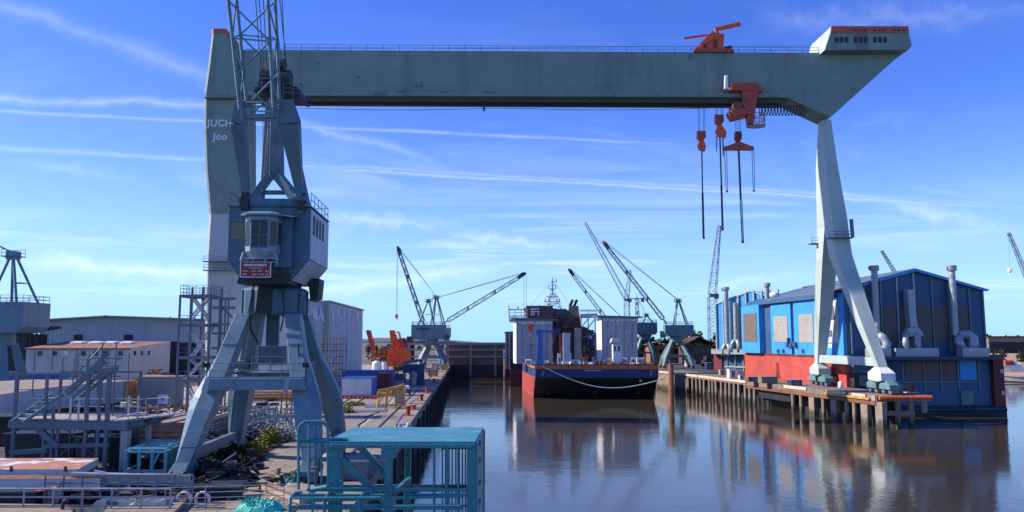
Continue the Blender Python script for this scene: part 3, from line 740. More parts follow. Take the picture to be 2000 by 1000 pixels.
# portal beams
for sy in (-1, 1):
    m_ = MB(); y = sy * 4.0; m_.extr([L(-3.25, y, 5.45), L(3.25, y, 5.45), L(3.0, y, 6.2), L(-3.0, y, 6.2)], L(0, sy * .9, 0) - L(0, 0, 0)); nb(m_, 'cross_beam', 'blue')
m_ = MB()
for x in (-3.14, 1.8): m_.extr([L(x, -4.93, 5.33), L(x + .32, -4.93, 5.33), L(x + .45, -4.93, 6.22), L(x + .13, -4.93, 6.22)], L(0, .02, 0) - L(0, 0, 0))
nb(m_, 'joint_plate', 'bluel', 0)  # pale strips painted as sunlight catching the cross beam
m_ = MB(); m_.rail([L(-3.0, -4.1, 6.2), L(3.0, -4.1, 6.2)], .9, .025, 1.4) ; m_.beam(L(-3.0, -4.2, 6.23), L(3.0, -4.2, 6.23), .7, .05); nb(m_, 'portal_walkway', 'blued', 0)
for sx in (-1, 1):
    m_ = MB(); m_.beam(L(sx * 3.78, -4.6, 1.5), L(sx * 3.78, 4.6, 1.5), .45, .7); m_.beam(L(sx * 2.45, -2.9, 6.9), L(sx * 2.45, 2.9, 6.9), .35, .5); nb(m_, 'sill_beam', 'greyd')
# ring / pedestal
m_ = MB(); ring = lambda r, z, n=12: [L(r * math.cos(2 * math.pi * (k + .5) / n), r * math.sin(2 * math.pi * (k + .5) / n), z) for k in range(n)]
m_.loft([ring(2.2, 10.3), ring(2.25, 10.45), ring(2.25, 12.0), ring(2.05, 12.15)]); nb(m_, 'pedestal', 'blued')
m_ = MB()
for k in range(12):
    an = 2 * math.pi * k / 12; m_.beam(L(2.23 * math.cos(an), 2.23 * math.sin(an), 10.4), L(2.23 * math.cos(an), 2.23 * math.sin(an), 12.0), .09)
nb(m_, 'pedestal_rib', 'blued', 0)
m_ = MB(); m_.extr([L(-.75, -2.32, 10.35), L(.25, -2.32, 10.35), L(.3, -2.32, 12.1), L(-.6, -2.32, 12.1)], L(0, .25, 0) - L(0, 0, 0)); nb(m_, 'dark_panel', 'dark', 0)  # flat black panel on the pedestal front
m_ = MB(); m_.loft([ring(1.75, 12.15, 20), ring(1.75, 12.5, 20)]); nb(m_, 'slewing_ring', 'dark', 0)
# ladders, lamps, conduits and hanging cables on the portal
m_ = MB()
for k in range(26):
    t = .08 + k * .03; x = -(1.62 + 2.18 * t) + .1; y = 1.5 + 4.0 * t - .95; z = 10.35 - 9.2 * t; m_.beam(L(x - .22, y, z), L(x + .22, y, z), .035)
for dx in (-.22, .22): m_.tube(L(-1.79 + .1 + dx, .87, 9.6), L(-3.42 + .1 + dx, 3.9, 2.6), .025, 5)
nb(m_, 'leg_ladder', 'greyd', 0)
for x, y in ((-3.1, -4.35), (3.1, -4.35)):
    m_ = MB(); m_.tube(L(x, y, 6.2), L(x, y, 6.9), .03, 5); m_.extr([L(x - .2, y - .1, 6.85), L(x + .2, y - .1, 6.85), L(x + .2, y - .18, 7.15), L(x - .2, y - .18, 7.15)], L(0, .16, 0) - L(0, 0, 0)); nb(m_, 'flood_lamp', 'dark', 0)
m_ = MB(); m_.path([L(2.35, -3.3, 8.4), L(2.5, -3.5, 7.2), L(2.8, -3.9, 6.4), L(3.0, -4.3, 5.0), L(3.35, -4.75, 3.4), L(3.55, -5.05, 2.2)], .05, 6); nb(m_, 'conduit', 'dark', 0)
m_ = MB(); m_.path([L(-.9, -2.3, 12.2), L(-1.1, -2.5, 10.6), L(-1.0, -2.2, 9.2), L(-.7, -1.4, 8.4)], .06, 6); m_.path([L(.9, -2.3, 12.2), L(1.2, -2.6, 10.9), L(1.1, -2.3, 9.9), L(.7, -1.2, 9.2)], .05, 6); nb(m_, 'hanging_cable', 'dark', 0)
for sx in (-1, 1):
    for t in (.22, .5, .74):
        m_ = MB(); x = sx * (1.62 + 2.18 * t); y = -(1.5 + 4.0 * t); z = 10.35 - 9.2 * t; m_.beam(L(x - .47, y - .76, z), L(x + .47, y - .76, z), .03, .05); nb(m_, 'plate_seam', 'blued', 0)
# booth, ladder and platform inside the portal
m_ = MB(); m_.extr([L(-.95, -.6, 6.9), L(.75, -.6, 6.9), L(.75, -.6, 8.2), L(-.95, -.6, 8.2)], L(0, 1.4, 0) - L(0, 0, 0)); booth = nb(m_, 'switch_booth', 'greyd')
m_ = MB(); m_.extr([L(-2.6, -2.0, 6.35), L(2.4, -2.0, 6.35), L(2.4, 1.5, 6.35), L(-2.6, 1.5, 6.35)], (0, 0, .1)); m_.rail([L(-1.2, -1.0, 6.45), L(1.3, -1.0, 6.45)], 1.0, .03, 1.2); nb(m_, 'inner_platform', 'greyd', 0)
m_ = MB()
for x in (-.3, .3): m_.beam(L(x - .1, -.4, 8.2), L(x - .1, -.4, 10.4), .06)
for k in range(9): m_.beam(L(-.4, -.4, 8.3 + k * .25), L(.2, -.4, 8.3 + k * .25), .04)
m_.extr([L(-.5, -.25, 8.2), L(.3, -.25, 8.2), L(.3, -.25, 10.4), L(-.5, -.25, 10.4)], L(0, .5, 0) - L(0, 0, 0)); nb(m_, 'access_ladder', 'blued', 0)
# machine house: chamfered box
prof = [(-2.15, 13.75), (-1.2, 12.45), (2.0, 12.45), (3.12, 13.75), (3.12, 17.2), (-2.15, 17.2)]
m_ = MB(); m_.extr([L(x, -4.3, z) for x, z in prof], L(0, 6.6, 0) - L(0, 0, 0)); house = nb(m_, 'machine_house', 'blued', .05)
m_ = MB(); m_.extr([L(3.125, -4.25, 13.8), L(3.165, -4.25, 13.8), L(3.165, -4.25, 17.1), L(3.125, -4.25, 17.1)], L(0, 6.5, 0) - L(0, 0, 0)); m_.extr([L(3.09, -4.25, 13.72), L(3.14, -4.25, 13.74), L(2.06, -4.25, 12.43), L(2.01, -4.25, 12.41)], L(0, 6.5, 0) - L(0, 0, 0)); m_.build('side_cladding', paint('pale_weathered_house_paint', (.50, .52, .55), .55, .1, .6, .45, (.12, .13, .15)), house)
for k in range(4):
    m_ = MB(); y = -3.6 + k * 1.1; m_.extr([L(3.16, y, 15.5), L(3.185, y, 15.5), L(3.185, y, 16.75), L(3.16, y, 16.75)], L(0, .62, 0) - L(0, 0, 0)); m_.build('window', M['dark'], house)
m_ = MB(); m_.extr([L(-1.9, -4.33, 15.1), L(-1.05, -4.33, 15.1), L(-1.05, -4.33, 16.2), L(-1.9, -4.33, 16.2)], L(0, .05, 0) - L(0, 0, 0)); m_.build('shutter', M['olive'], house)
m_ = MB(); m_.beam(L(-2.15, -4.34, 16.3), L(-.8, -4.34, 16.3), .1, .08); m_.beam(L(-.75, -4.34, 13.4), L(-.75, -4.34, 16.3), .06, .08); m_.beam(L(1.55, -4.33, 13), L(1.55, -4.33, 17), .05, .05); m_.build('trim', M['blue'], house)
m_ = MB(); m_.extr([L(-2.2, -4.35, 17.21), L(3.2, -4.35, 17.21), L(3.2, -4.35, 17.3), L(-2.2, -4.35, 17.3)], L(0, 6.7, 0) - L(0, 0, 0)); m_.build('roof', M['blued'], house)
m_ = MB(); m_.rail([L(-2.1, -4.2, 17.3), L(-2.1, 2.2, 17.3), L(3.1, 2.2, 17.3), L(3.1, -4.2, 17.3)], .9, .025, 1.3); m_.build('roof_railing', M['blued'], house)
m_ = MB()
for x in (-1.35, 2.25): m_.extr([L(x, -4.62, 17.0), L(x + .55, -4.62, 17.0), L(x + .5, -4.62, 18.1), L(x + .05, -4.62, 18.1)], L(0, .8, 0) - L(0, 0, 0))
nb(m_, 'jib_pivot_bracket', 'dark', 0)
m_ = MB(); m_.extr([L(-.75, -4.45, 17.31), L(2.2, -4.45, 17.31), L(2.2, -4.45, 17.75), L(-.75, -4.45, 17.75)], L(0, .3, 0) - L(0, 0, 0)); nb(m_, 'front_coaming', 'blued', 0)
# recess panel right of the cab, dark joint under the house
m_ = MB(); m_.extr([L(1.0, -5.0, 13.2), L(2.1, -5.0, 13.2), L(2.1, -5.0, 16.6), L(1.0, -5.0, 16.6)], L(0, .7, 0) - L(0, 0, 0)); nb(m_, 'side_cabinet', 'blued')
m_ = MB(); m_.extr([L(-1.4, -4.6, 12.2), L(1.9, -4.6, 12.2), L(1.9, -4.6, 12.9), L(-1.2, -4.6, 12.9)], L(0, 2.5, 0) - L(0, 0, 0)); m_.extr([L(2.4, 0, 11.3), L(2.9, 0, 11.5), L(3.0, 0, 12.9), L(2.2, 0, 12.9)], L(0, 2, 0) - L(0, 0, 0)); nb(m_, 'slew_drive', 'dark')
# driver's cab
def octa(z, hw, y0, y1, ch, cx=.42): return [L(cx - hw, y1, z), L(cx - hw, y0 + ch, z), L(cx - hw + ch, y0, z), L(cx + hw - ch, y0, z), L(cx + hw, y0 + ch, z), L(cx + hw, y1, z)]
m_ = MB(); m_.loft([octa(13.65, .75, -6.0, -4.32, .32), octa(14.1, .98, -6.35, -4.32, .42), octa(16.3, 1.02, -6.35, -4.32, .42)]); cab = nb(m_, 'cab', paint('blue_grey_cab_paint', (.20, .28, .33), .5, .15, 1.2, .4, (.05, .06, .07)))
m_ = MB(); m_.loft([octa(16.31, 1.2, -6.7, -4.32, .42), octa(16.42, 1.22, -6.72, -4.32, .42), octa(16.6, .95, -6.3, -4.32, .35)]); m_.extr([L(1.55, -6.2, 16.36), L(2.35, -5.9, 16.3), L(2.35, -4.35, 16.55), L(1.45, -4.35, 16.62)], (0, 0, .06)); m_.build('cab_roof', M['blue'], cab)
m_ = MB(); m_.extr([L(-.08, -6.355, 14.35), L(.92, -6.355, 14.35), L(.92, -6.355, 16.05), L(-.08, -6.355, 16.05)], L(0, -.012, 0) - L(0, 0, 0)); m_.build('window', M['glass'], cab)
for a, b in (((-.53, -6.0), (-.22, -6.3)), ((1.06, -6.3), (1.37, -6.0))):
    m_ = MB(); p, q = V((*a, 0)), V((*b, 0)); nrm = V((q.y - p.y, -(q.x - p.x), 0)).normalized() * .02
    if nrm.y > 0: nrm = -nrm
    m_.loft([[L(p.x + nrm.x * s, p.y + nrm.y * s, z) for s in (0, 1)] + [L(q.x + nrm.x * s, q.y + nrm.y * s, z) for s in (1, 0)] for z in (14.45, 16.0)])
    m_.build('window', M['glass'], cab)
for sx in (-1, 1):
    m_ = MB(); x = .42 + sx * 1.0; m_.extr([L(x, -5.8, 14.6), L(x, -4.6, 14.6), L(x, -4.6, 16.0), L(x, -5.8, 16.0)], L(sx * .03, 0, 0) - L(0, 0, 0)); m_.build('window', M['glass'], cab)
m_ = MB()
for x in (-.08, .42, .92): m_.beam(L(x, -6.38, 14.3), L(x, -6.38, 16.1), .05)
for z in (14.33, 15.1, 16.06): m_.beam(L(-.1, -6.38, z), L(.94, -6.38, z), .05)
m_.tube(L(.45, -5.7, 14.6), L(.45, -5.7, 15.2), .3, 8); m_.build('window_frame', M['greyd'], cab)
m_ = MB(); m_.rail([L(-.7, -6.2, 13.2), L(1.5, -6.2, 13.2)], .45, .03, .7); m_.beam(L(-.75, -6.15, 13.55), L(-.55, -6.3, 14.0), .08); m_.beam(L(1.55, -6.15, 13.55), L(1.35, -6.3, 14.0), .08); m_.build('cab_bracket', M['bluel'], cab)
# red sign with pale frame and worn illegible lettering
m_ = MB(); m_.extr([L(-.72, -6.15, 12.48), L(1.12, -6.15, 12.48), L(1.12, -6.15, 13.42), L(-.72, -6.15, 13.42)], L(0, .06, 0) - L(0, 0, 0)); sg = nb(m_, 'sign', paint('worn_red_sign', (.30, .035, .03), .6, .2, 2, .35, (.1, .03, .03)), 0)
m_ = MB()
for a, b in (((-.72, 12.48), (1.12, 12.48)), ((1.12, 12.48), (1.12, 13.42)), ((1.12, 13.42), (-.72, 13.42)), ((-.72, 13.42), (-.72, 12.48))): m_.beam(L(a[0], -6.17, a[1]), L(b[0], -6.17, b[1]), .05)
m_.build('sign_frame', M['letter'], sg)
m_ = MB(); x = -.52; r3 = random.Random(5)
while x < .86:
    wd = r3.uniform(.05, .085); m_.extr([L(x, -6.155, 13.17), L(x + wd, -6.155, 13.17), L(x + wd, -6.155, 13.31 - r3.uniform(0, .03)), L(x, -6.155, 13.31)], L(0, -.008, 0) - L(0, 0, 0)); x += wd + .025
for z, xa, xb, hh in ((13.02, -.2, .6, .05), (12.83, -.6, -.25, .06), (12.83, -.05, .2, .06), (12.83, .32, .6, .06), (12.83, .8, 1.0, .06), (12.62, -.6, -.3, .07), (12.62, 0, .3, .07), (12.62, .42, .7, .07), (12.62, .85, 1.0, .07)):
    x = xa
    while x < xb: m_.extr([L(x, -6.155, z), L(x + .03, -6.155, z), L(x + .03, -6.155, z + hh), L(x, -6.155, z + hh)], L(0, -.006, 0) - L(0, 0, 0)); x += .05
m_.build('worn_lettering', M['letter'], sg)
m_ = MB(); m_.beam(L(-.4, -6.1, 13.4), L(-.4, -4.3, 14), .08); m_.beam(L(.9, -6.1, 13.4), L(.9, -4.3, 14), .08); m_.beam(L(-.5, -6.05, 12.5), L(-.2, -4.5, 12.7), .08); m_.build('sign_bracket', M['dark'], sg)
# A-frame: forked mast, back stays, sheave head
T = lambda u, v, d: at(u, v, d)
m_ = MB()
m_.beam(T(494, 388, 53.2), T(532, 338, 53.6), .75, .6, .6, .6); m_.beam(T(578, 388, 53.2), T(538, 338, 53.6), .75, .6, .6, .6)
m_.beam(T(535, 348, 53.6), T(539, 235, 54.2), 1.25, .8, .85, .7); m_.beam(T(539, 235, 54.2), T(541, 140, 54.6), .9, .7, .7, .6); m_.beam(T(487, 376, 53.4), T(583, 376, 53.4), .28); nb(m_, 'mast', 'bluem', .03)
m_ = MB(); m_.beam(T(556, 200, 55), T(600, 406, 58.5), .42, .42); m_.beam(T(524, 200, 55), T(512, 392, 58.5), .35); nb(m_, 'back_stay', 'bluem', 0)
m_ = MB()
for k in range(24):
    a = T(521, 345 - k * 4.6, 53.2); m_.path([a + V((0, .25, 0)), a + V((-.22, .2, 0)), a + V((-.28, 0, 0)), a + V((-.22, -.25, 0)), a + V((0, -.3, 0))], .02, 4)
m_.tube(T(521, 345, 53.2), T(524, 235, 53.6), .025, 4)
m_.tube(T(526, 345, 53.0), T(529, 235, 53.4), .03, 4); nb(m_, 'caged_ladder', 'greyd', 0)
m_ = MB()
for u, v, r in ((520, 152, .62), (560, 155, .62), (549, 128, .5), (516, 166, .45), (556, 172, .5)): p = T(u, v, 53.4); m_.tube(p - V((.28, 0, 0)), p + V((.28, 0, 0)), r, 14)
nb(m_, 'sheave', 'dark', 0)
m_ = MB(); a = T(566, 188, 53.6)
m_.extr([T(553, 180, 53), T(589, 192, 53), T(581, 170, 53), T(563, 164, 53)], V((0, 2.2, 0))); m_.beam(T(498, 180, 53.6), T(584, 190, 53.6), .5, .25); m_.extr([T(496, 170, 53.2), T(520, 178, 53.2), T(520, 168, 53.2)], V((0, 1, 0))); nb(m_, 'sheave_platform', 'dark', 0)
m_ = MB(); m_.rail([T(553, 190, 52.8), T(590, 192, 52.8)], 1.0, .022, .6, 2); m_.rail([T(476, 178, 52.5), T(545, 178, 52.5)], .9, .022, .6, 2); nb(m_, 'platform_railing', 'greyd', 0)
# jib: two box legs from the pivots, then lattice
A0, A1 = T(508, 212, 48.6), T(492, 0, 45.2)
ax = (A1 - A0).normalized(); A2 = A0 + ax * 26
for u0, u1, wx in ((482, 467, .85), (587, 566, 1.25)):
    p, q, r_ = T(u0, 388, 51.3), T(u1, 240, 48.9), T(u1 + (2 if u0 < 500 else -6), 196, 48.4)
    m_ = MB(); m_.beam(p, q, .34, .45, wx, .75, up=V((0, 1, .3))); m_.beam(q, r_, wx, .75, wx * .55, .6, up=V((0, 1, .3))); nb(m_, 'jib_leg', 'bluem', .02)
    m_ = MB(); m_.tube(p - V((.45, 0, 0)), p + V((.45, 0, 0)), .32, 12); m_.beam(p + V((0, .1, -1.0)), p + V((0, .05, .2)), .5, .5); nb(m_, 'jib_pivot', 'blued', 0)
m_ = MB()
for v in (200, 208, 235): m_.tube(T(470, v, 48.5), T(560, v, 48.5), .06, 6)
m_.tube(T(474, 235, 48.6), T(512, 205, 48.5), .05, 5); m_.tube(T(550, 235, 48.6), T(512, 205, 48.5), .05, 5); m_.beam(T(476, 229, 48.7), T(550, 226, 48.7), .4, .25)
nb(m_, 'jib_cross_frame', 'blue', 0)
m_ = MB(); m_.lattice(A0, A2, 2.15, 1.1, 3.1, 1.3, 12, .11, .055, up=V((0, -1, .5)))
# inner second chord pair gives the doubled look of the jib sides
nb(m_, 'jib', 'blue', 0)
m_ = MB(); m_.beam(T(474, 235, 48.5), T(452, 60, 46), .18); nb(m_, 'jib_walkway_stringer', 'blue', 0)
m_ = MB()
for (u0, v0), (u1, v1) in (((510, 150), (495, -60)), ((516, 150), (502, -60)), ((522, 145), (511, -60)), ((527, 140), (519, -60)), ((545, 120), (536, -60)), ((556, 110), (548, -60)), ((560, 130), (540, -60)), ((552, 140), (527, -60)), ((512, 140), (506, 90))): m_.tube(T(u0, v0, 53.2), T(u1, v1, 49), .03, 4)
nb(m_, 'luffing_rope', 'rope', 0)

# ------------------------------------------------------------------ generic portal crane for the cranes farther away
def portal_crane(name, label, loc, rz, mat, house=(11, 6, 4.2), port=8.5, gauge=8, jib_len=36, elev=30, mast_h=9, ropes=2, hook_drop=None, dark=None, sign=False, low=False, jib_w=1.5, jib_az=0, chord=.10):
    dm = dark or M['dark']
    t = thing(name, label, 'harbour crane', loc, rz, 'portal cranes on the quays')
    B = lambda m_, nm, mt, par=None: m_.build(nm, mt, par or t, local=True)
    for sx in (-1, 1):
        for sy in (-1, 1):
            m_ = MB(); m_.beam((sx * 1.3, sy * 1.3, port), (sx * gauge * .42, sy * gauge * .42, port * .38), .9, .9, 1.25, 1.25); m_.beam((sx * gauge * .42, sy * gauge * .42, port * .4), (sx * gauge / 2, sy * gauge / 2, .8), 1.25, 1.25, .7, .7)
            B(m_, 'leg', mat)
            m_ = MB(); m_.box((sx * gauge / 2, sy * gauge / 2, .5), (.9, 2.2, .8)); B(m_, 'bogie', dm)
    m_ = MB()
    for s in (-1, 1):
        m_.beam((-gauge * .4, s * gauge * .4, port * .45), (gauge * .4, s * gauge * .4, port * .45), .5, .6); m_.beam((s * gauge * .4, -gauge * .4, port * .45), (s * gauge * .4, gauge * .4, port * .45), .5, .6)
    B(m_, 'portal_beam', mat)
    z0 = port + 1.6
    m_ = MB(); m_.cyl((0, 0, port - .3), 2.0, 1.9, 14); B(m_, 'pedestal', mat)
    l, wd, h = house
    m_ = MB(); pr = [(-l * .6, z0 + .9), (-l * .52, z0), (l * .30, z0), (l * .40, z0 + 1.2), (l * .40, z0 + h), (-l * .6, z0 + h)]
    m_.extr([V((x, -wd / 2, z)) for x, z in pr], (0, wd, 0)); hs_ = B(m_, 'machine_house', mat)
    m_ = MB(); m_.rail([(-l * .58, -wd / 2, z0 + h), (l * .38, -wd / 2, z0 + h), (l * .38, wd / 2, z0 + h), (-l * .58, wd / 2, z0 + h), (-l * .58, -wd / 2, z0 + h)], 1.0, .04, 1.6); B(m_, 'roof_railing', M['greyd'], hs_)
    m_ = MB(); m_.box((l * .43, -wd * .30, z0 + .6), (1.8, 1.7, 2.2)); cb_ = B(m_, 'cab', mat)
    m_ = MB(); m_.box((l * .43 + .91, -wd * .30, z0 + .8), (.04, 1.5, 1.1)); m_.box((l * .43, -wd * .30 - .87, z0 + .8), (1.4, .04, 1.1)); B(m_, 'window', M['glass'], cb_)
    if sign:
        m_ = MB(); x = -l * .42
        rr = random.Random(2)
        while x < -l * .05:
            q = rr.uniform(.25, .4); m_.box((x, -wd / 2 - .03, z0 + h * .72), (q, .04, .7)); x += q + .12
        B(m_, 'worn_lettering', M['navy'], hs_)
    zt = z0 + h
    top = V((-l * .12, 0, zt + mast_h))
    m_ = MB()
    for s in (-1, 1):
        m_.beam((l * .05, s * wd * .4, zt), top + V((.3, s * .4, 0)), .38); m_.beam((-l * .42, s * wd * .4, zt), top + V((-.3, s * .4, 0)), .34)
    m_.box(top + V((0, 0, .3)), (1.4, 1.6, 1.2)); m_.beam((-l * .2, -wd * .3, zt + mast_h * .45), (-l * .2 + 1.5, -wd * .3, zt + mast_h * .45), 1.4, .15); B(m_, 'mast', mat)
    m_ = MB(); m_.rail([top + V((-1.2, -1, .2)), top + V((1.2, -1, .2)), top + V((1.2, 1, .2))], 1.0, .04, 1.2); m_.beam(top + V((-1.3, 0, .1)), top + V((1.3, 0, .1)), 2.2, .12); B(m_, 'mast_platform', M['greyd'])
    piv = V((l * .30, 0, zt + .4)); ce, se = math.cos(R(elev)), math.sin(R(elev))
    ja = R(jib_az); jd = V((ce * math.cos(ja), ce * math.sin(ja), se)); tip = piv + jd * jib_len
    nl = jd.cross(V((0, 0, 1))).normalized().cross(jd).normalized()
    n = max(8, int(jib_len / 1.9))
    m_ = MB(); m_.lattice(piv + jd * 2.0, piv + jd * (jib_len - 2.6), jib_w, jib_w * .8, jib_w * .75, jib_w * .6, n, chord, chord * .5)
    for s in (-1, 1): m_.beam(piv + V((0, s * jib_w * .75, 0)), piv + jd * 2.2 + V((0, s * jib_w * .45, 0)), .3)
    for q in (.30, .62): m_.box(piv + jd * jib_len * q, (.5, jib_w * 1.3, jib_w * .9))
    B(m_, 'jib', M['greyd'])
    m_ = MB(); m_.loft([[piv + jd * (jib_len - 3.2) + V((0, s * a, 0)) + nl * b for s, a, b in ((-1, .5, -.5), (1, .5, -.5), (1, .5, .6), (-1, .5, .6))], [piv + jd * (jib_len - 1.2) + V((0, s * a, 0)) + nl * b for s, a, b in ((-1, .5, -.5), (1, .5, -.5), (1, .5, .9), (-1, .5, .9))], [tip + V((0, s * a, 0)) + nl * b for s, a, b in ((-1, .3, -.2), (1, .3, -.2), (1, .3, .35), (-1, .3, .35))]]); B(m_, 'jib_head', dm)
    m_ = MB()
    for k in range(ropes):
        s = (k - (ropes - 1) / 2) * .5; m_.tube(top + V((0, s, .6)), tip - jd * 2.0 + nl * (.6 + .45 * k) + V((0, s, 0)), .07, 4)
    B(m_, 'luffing_rope', M['rope'])
    if hook_drop:
        m_ = MB(); q = tip - V((0, 0, .2))
        for s in (0, .9): m_.tube(q - jd * s, q - jd * s - V((0, 0, hook_drop)), .05, 4)
        B(m_, 'hoist_rope', M['rope'])
        m_ = MB(); e = q - jd * .45 - V((0, 0, hook_drop)); m_.loft([[e + V((a * s, b * s, z)) for a, b in ((-1, -1), (1, -1), (1, 1), (-1, 1))] for s, z in ((.35, 0), (.5, -.7), (.2, -1.6))]); m_.tube(e - V((.3, 0, 1.6)), e - V((0, 0, 2.3)), .14, 6); B(m_, 'hook', M['orange'])
    return t
def gat(u, d, z=QZ): return tuple(V(((u - 1000) / F * d, d, z)))
portal_crane('portal_crane', 'blue-grey portal crane on the left quay with its jib reaching right over the dock', gat(845, 259), R(4), M['blue'], house=(11, 6.5, 4.6), port=7.6, gauge=8.2, jib_len=32, elev=31.5, mast_h=7.5, hook_drop=11, sign=True, chord=.13)
portal_crane('portal_crane', 'blue-grey portal crane partly hidden behind another with its jib raised steeply to the left', gat(846, 286), R(172), M['blue'], house=(10, 6, 4.2), port=7.6, gauge=8, jib_len=31, elev=70, mast_h=10.5, hook_drop=24, chord=.14)
portal_crane('portal_crane', 'blue portal crane cut by the left edge, in front of the pale hall', gat(7, 122), R(178), M['blue'], house=(9, 6.5, 4.6), port=8.2, gauge=5.4, jib_len=30, elev=42, mast_h=7.0)
portal_crane('portal_crane', 'grey-green portal crane on the right pier with a long jib rising to the left', gat(1318, 259), R(176), M['green'], house=(9, 5.5, 3.6), port=8.6, gauge=9.0, jib_len=34, elev=53, mast_h=7.5, dark=M['rust'], hook_drop=None, chord=.13)
portal_crane('portal_crane', 'portal crane almost hidden by the right white tent, only its thin jib showing', gat(1211, 300), R(176), M['blued'], house=(8, 5.5, 4.0), port=7.0, gauge=7, jib_len=28.5, elev=53.5, mast_h=4, chord=.11)
portal_crane('portal_crane', 'dark blue-green portal crane without visible jib, between the right tent and the green crane', gat(1257, 306), R(174), M['blued'], house=(8, 5.5, 4.6), port=9.5, gauge=8, jib_len=13, elev=60, mast_h=2.5, jib_az=-90, chord=.11)
# lattice tower cranes farther off
def tower_crane(label, u, d, vt, tipuv, rear=None, hook=None, wide=1.6, group=None, mat=None, cnt=True, name='tower_crane'):
    mat = mat or M['grey']
    base = V(gat(u, d)); top = at(u, vt, d)
    t = thing(name, label, 'tower crane', tuple(base), 0, 'distant lattice cranes on the skyline')
    m_ = MB(); m_.lattice(base, top, wide * 1.25, wide * 1.25, wide, wide, max(5, int((top.z - base.z) / 2.2)), .16, .08, up=V((0, 1, 0))); m_.build('tower', mat, t)
    m_ = MB(); m_.box(top + V((0, 0, .6)), (2.4, 2.4, 1.4)); m_.box(top + V((1.6, -.8, .3)), (1.6, 1.6, 2.0)); m_.build('cab', M['greyd'], t)
    tip = at(*tipuv, d)
    m_ = MB(); m_.lattice(top + V((0, 0, 1.2)), tip, wide, wide, wide * .4, wide * .4, max(8, int((tip - top).length / 2.2)), .13, .065, up=V((0, 1, 0))); m_.build('jib', mat, t)
    if rear:
        q = at(*rear, d); m_ = MB(); m_.lattice(top + V((0, 0, 1.2)), q, wide * .9, wide * .9, wide * .3, wide * .3, 7, .12, .06, up=V((0, 1, 0))); m_.build('rear_mast', mat, t)
        m_ = MB(); m_.tube(q, tip.lerp(top, .12), .06, 4); m_.tube(q, top + V((8, 0, 1)), .06, 4); m_.build('stay_rope', M['rope'], t)
    if cnt:
        m_ = MB(); m_.beam(top + V((0, 0, 1.2)), top + V((9, 0, 1.2)), .7, .5); m_.box(top + V((8.4, 0, .6)), (1.6, 1.4, 2.2)); m_.build('counter_jib', M['greyd'], t)
    if hook:
        m_ = MB(); e = at(*hook, d); m_.tube(tip, e, .05, 4); m_.build('hoist_rope', M['rope'], t)
        m_ = MB(); m_.ball(e, .9, 8, 5, 1.3); m_.tube(e - V((0, 0, 1)), e - V((.4, 0, 2.0)), .2, 6); m_.build('hook', M['lightspot'], t)
    return t
tower_crane('pale lattice tower crane far behind the ship with its jib raised to the left', 1224, 420, 588, (1143, 435), rear=(1231, 527), wide=2.6)
tower_crane('tall lattice crane with a nearly upright jib behind the blue boiler barge', 1391, 330, 580, (1405, 441), wide=3.0, cnt=False, mat=M['greyd'], name='lattice_crane')
tower_crane('distant lattice crane whose short jib shows above the roof of the blue building', 1790, 330, 606, (1722, 490), wide=1.8, cnt=False, mat=M['greyd'], name='lattice_crane')
tower_crane('lattice crane cut by the right edge with a pale hook hanging from its jib', 2045, 330, 640, (1970, 455), wide=2.2, hook=(1972, 528), mat=M['greyd'], name='lattice_crane')
# ------------------------------------------------------------------ left yard: buildings
def X(u, d): return (u - 1000) / F * d
def Zp(v, d): return at(1000, v, d).z
hall = thing('workshop_hall', 'long pale blue-grey clad workshop hall with a shallow gable roof behind the yard', 'hall', gat(240, 205))
d = 205
pr = [(X(82, d), QZ), (X(82, d), Zp(627, d)), (X(215, d), Zp(619, d)), (X(420, d), Zp(626, d)), (X(420, d), QZ)]
m_ = MB(); m_.extr([V((x, d, z)) for x, z in pr], (0, 60, 0)); m_.build('wall', M['hall'], hall)
m_ = MB()
for (x0, z0), (x1, z1) in (((pr[1]), (pr[2])), ((pr[2]), (pr[3]))): m_.beam((x0 - .2, d + 29, z0 + .2), (x1 + .2, d + 29, z1 + .2), 62, .3)
m_.build('roof', M['grey'], hall)
for u in (153, 251):
    m_ = MB(); p = at(u, 659, d - .1); m_.box(p, (2.2, .3, 1.4)); m_.build('vent', M['dark'], hall)
for u, h_ in ((272, .8), (308, .9), (160, .4), (328, .4)):
    m_ = MB(); x = X(u, d); m_.box((x, d + 8, Zp(622, d) + h_ * .3), (1.2 if h_ < .85 else .3, 1.2 if h_ < .85 else .3, h_)); m_.build('roof_vent', M['greyd'], hall)
m_ = MB(); m_.bb(X(333, d), X(352, d), d - .12, d + .1, QZ, Zp(667, d)); m_.bb(X(352, d), X(404, d), d - .1, d + .1, QZ, Zp(669, d)); m_.build('gate_opening', M['dark'], hall)
off = thing('office_building', 'low off-white office block with a faded red-brown roof and a row of small windows', 'office building', gat(170, 172))
d = 172
x0, x1 = X(58, d), X(258, d); zt = Zp(680, d)
m_ = MB(); m_.bb(x0, x1, d, d + 13, QZ, zt); m_.build('wall', M['plaster'], off)
m_ = MB(); m_.add([(x0 - .3, d - .3, zt + .02), (x1 + .3, d - .3, zt + .02), (x1 + 3.2, d + 13, zt + 1.45), (x0 + 1.3, d + 13, zt + 1.45), (x0 - .3, d - .3, zt - .25), (x1 + .3, d - .3, zt - .25)], [(0, 1, 2, 3), (4, 5, 1, 0)]); m_.build('roof', M['rooftile'], off)
m_ = MB(); m_.add([(x1, d, QZ), (x1 + 3.2, d + 13, QZ), (x1 + 3.2, d + 13, zt + 1.4), (x1, d, zt)], [(0, 1, 2, 3)]); m_.build('gable_wall', M['plaster'], off)
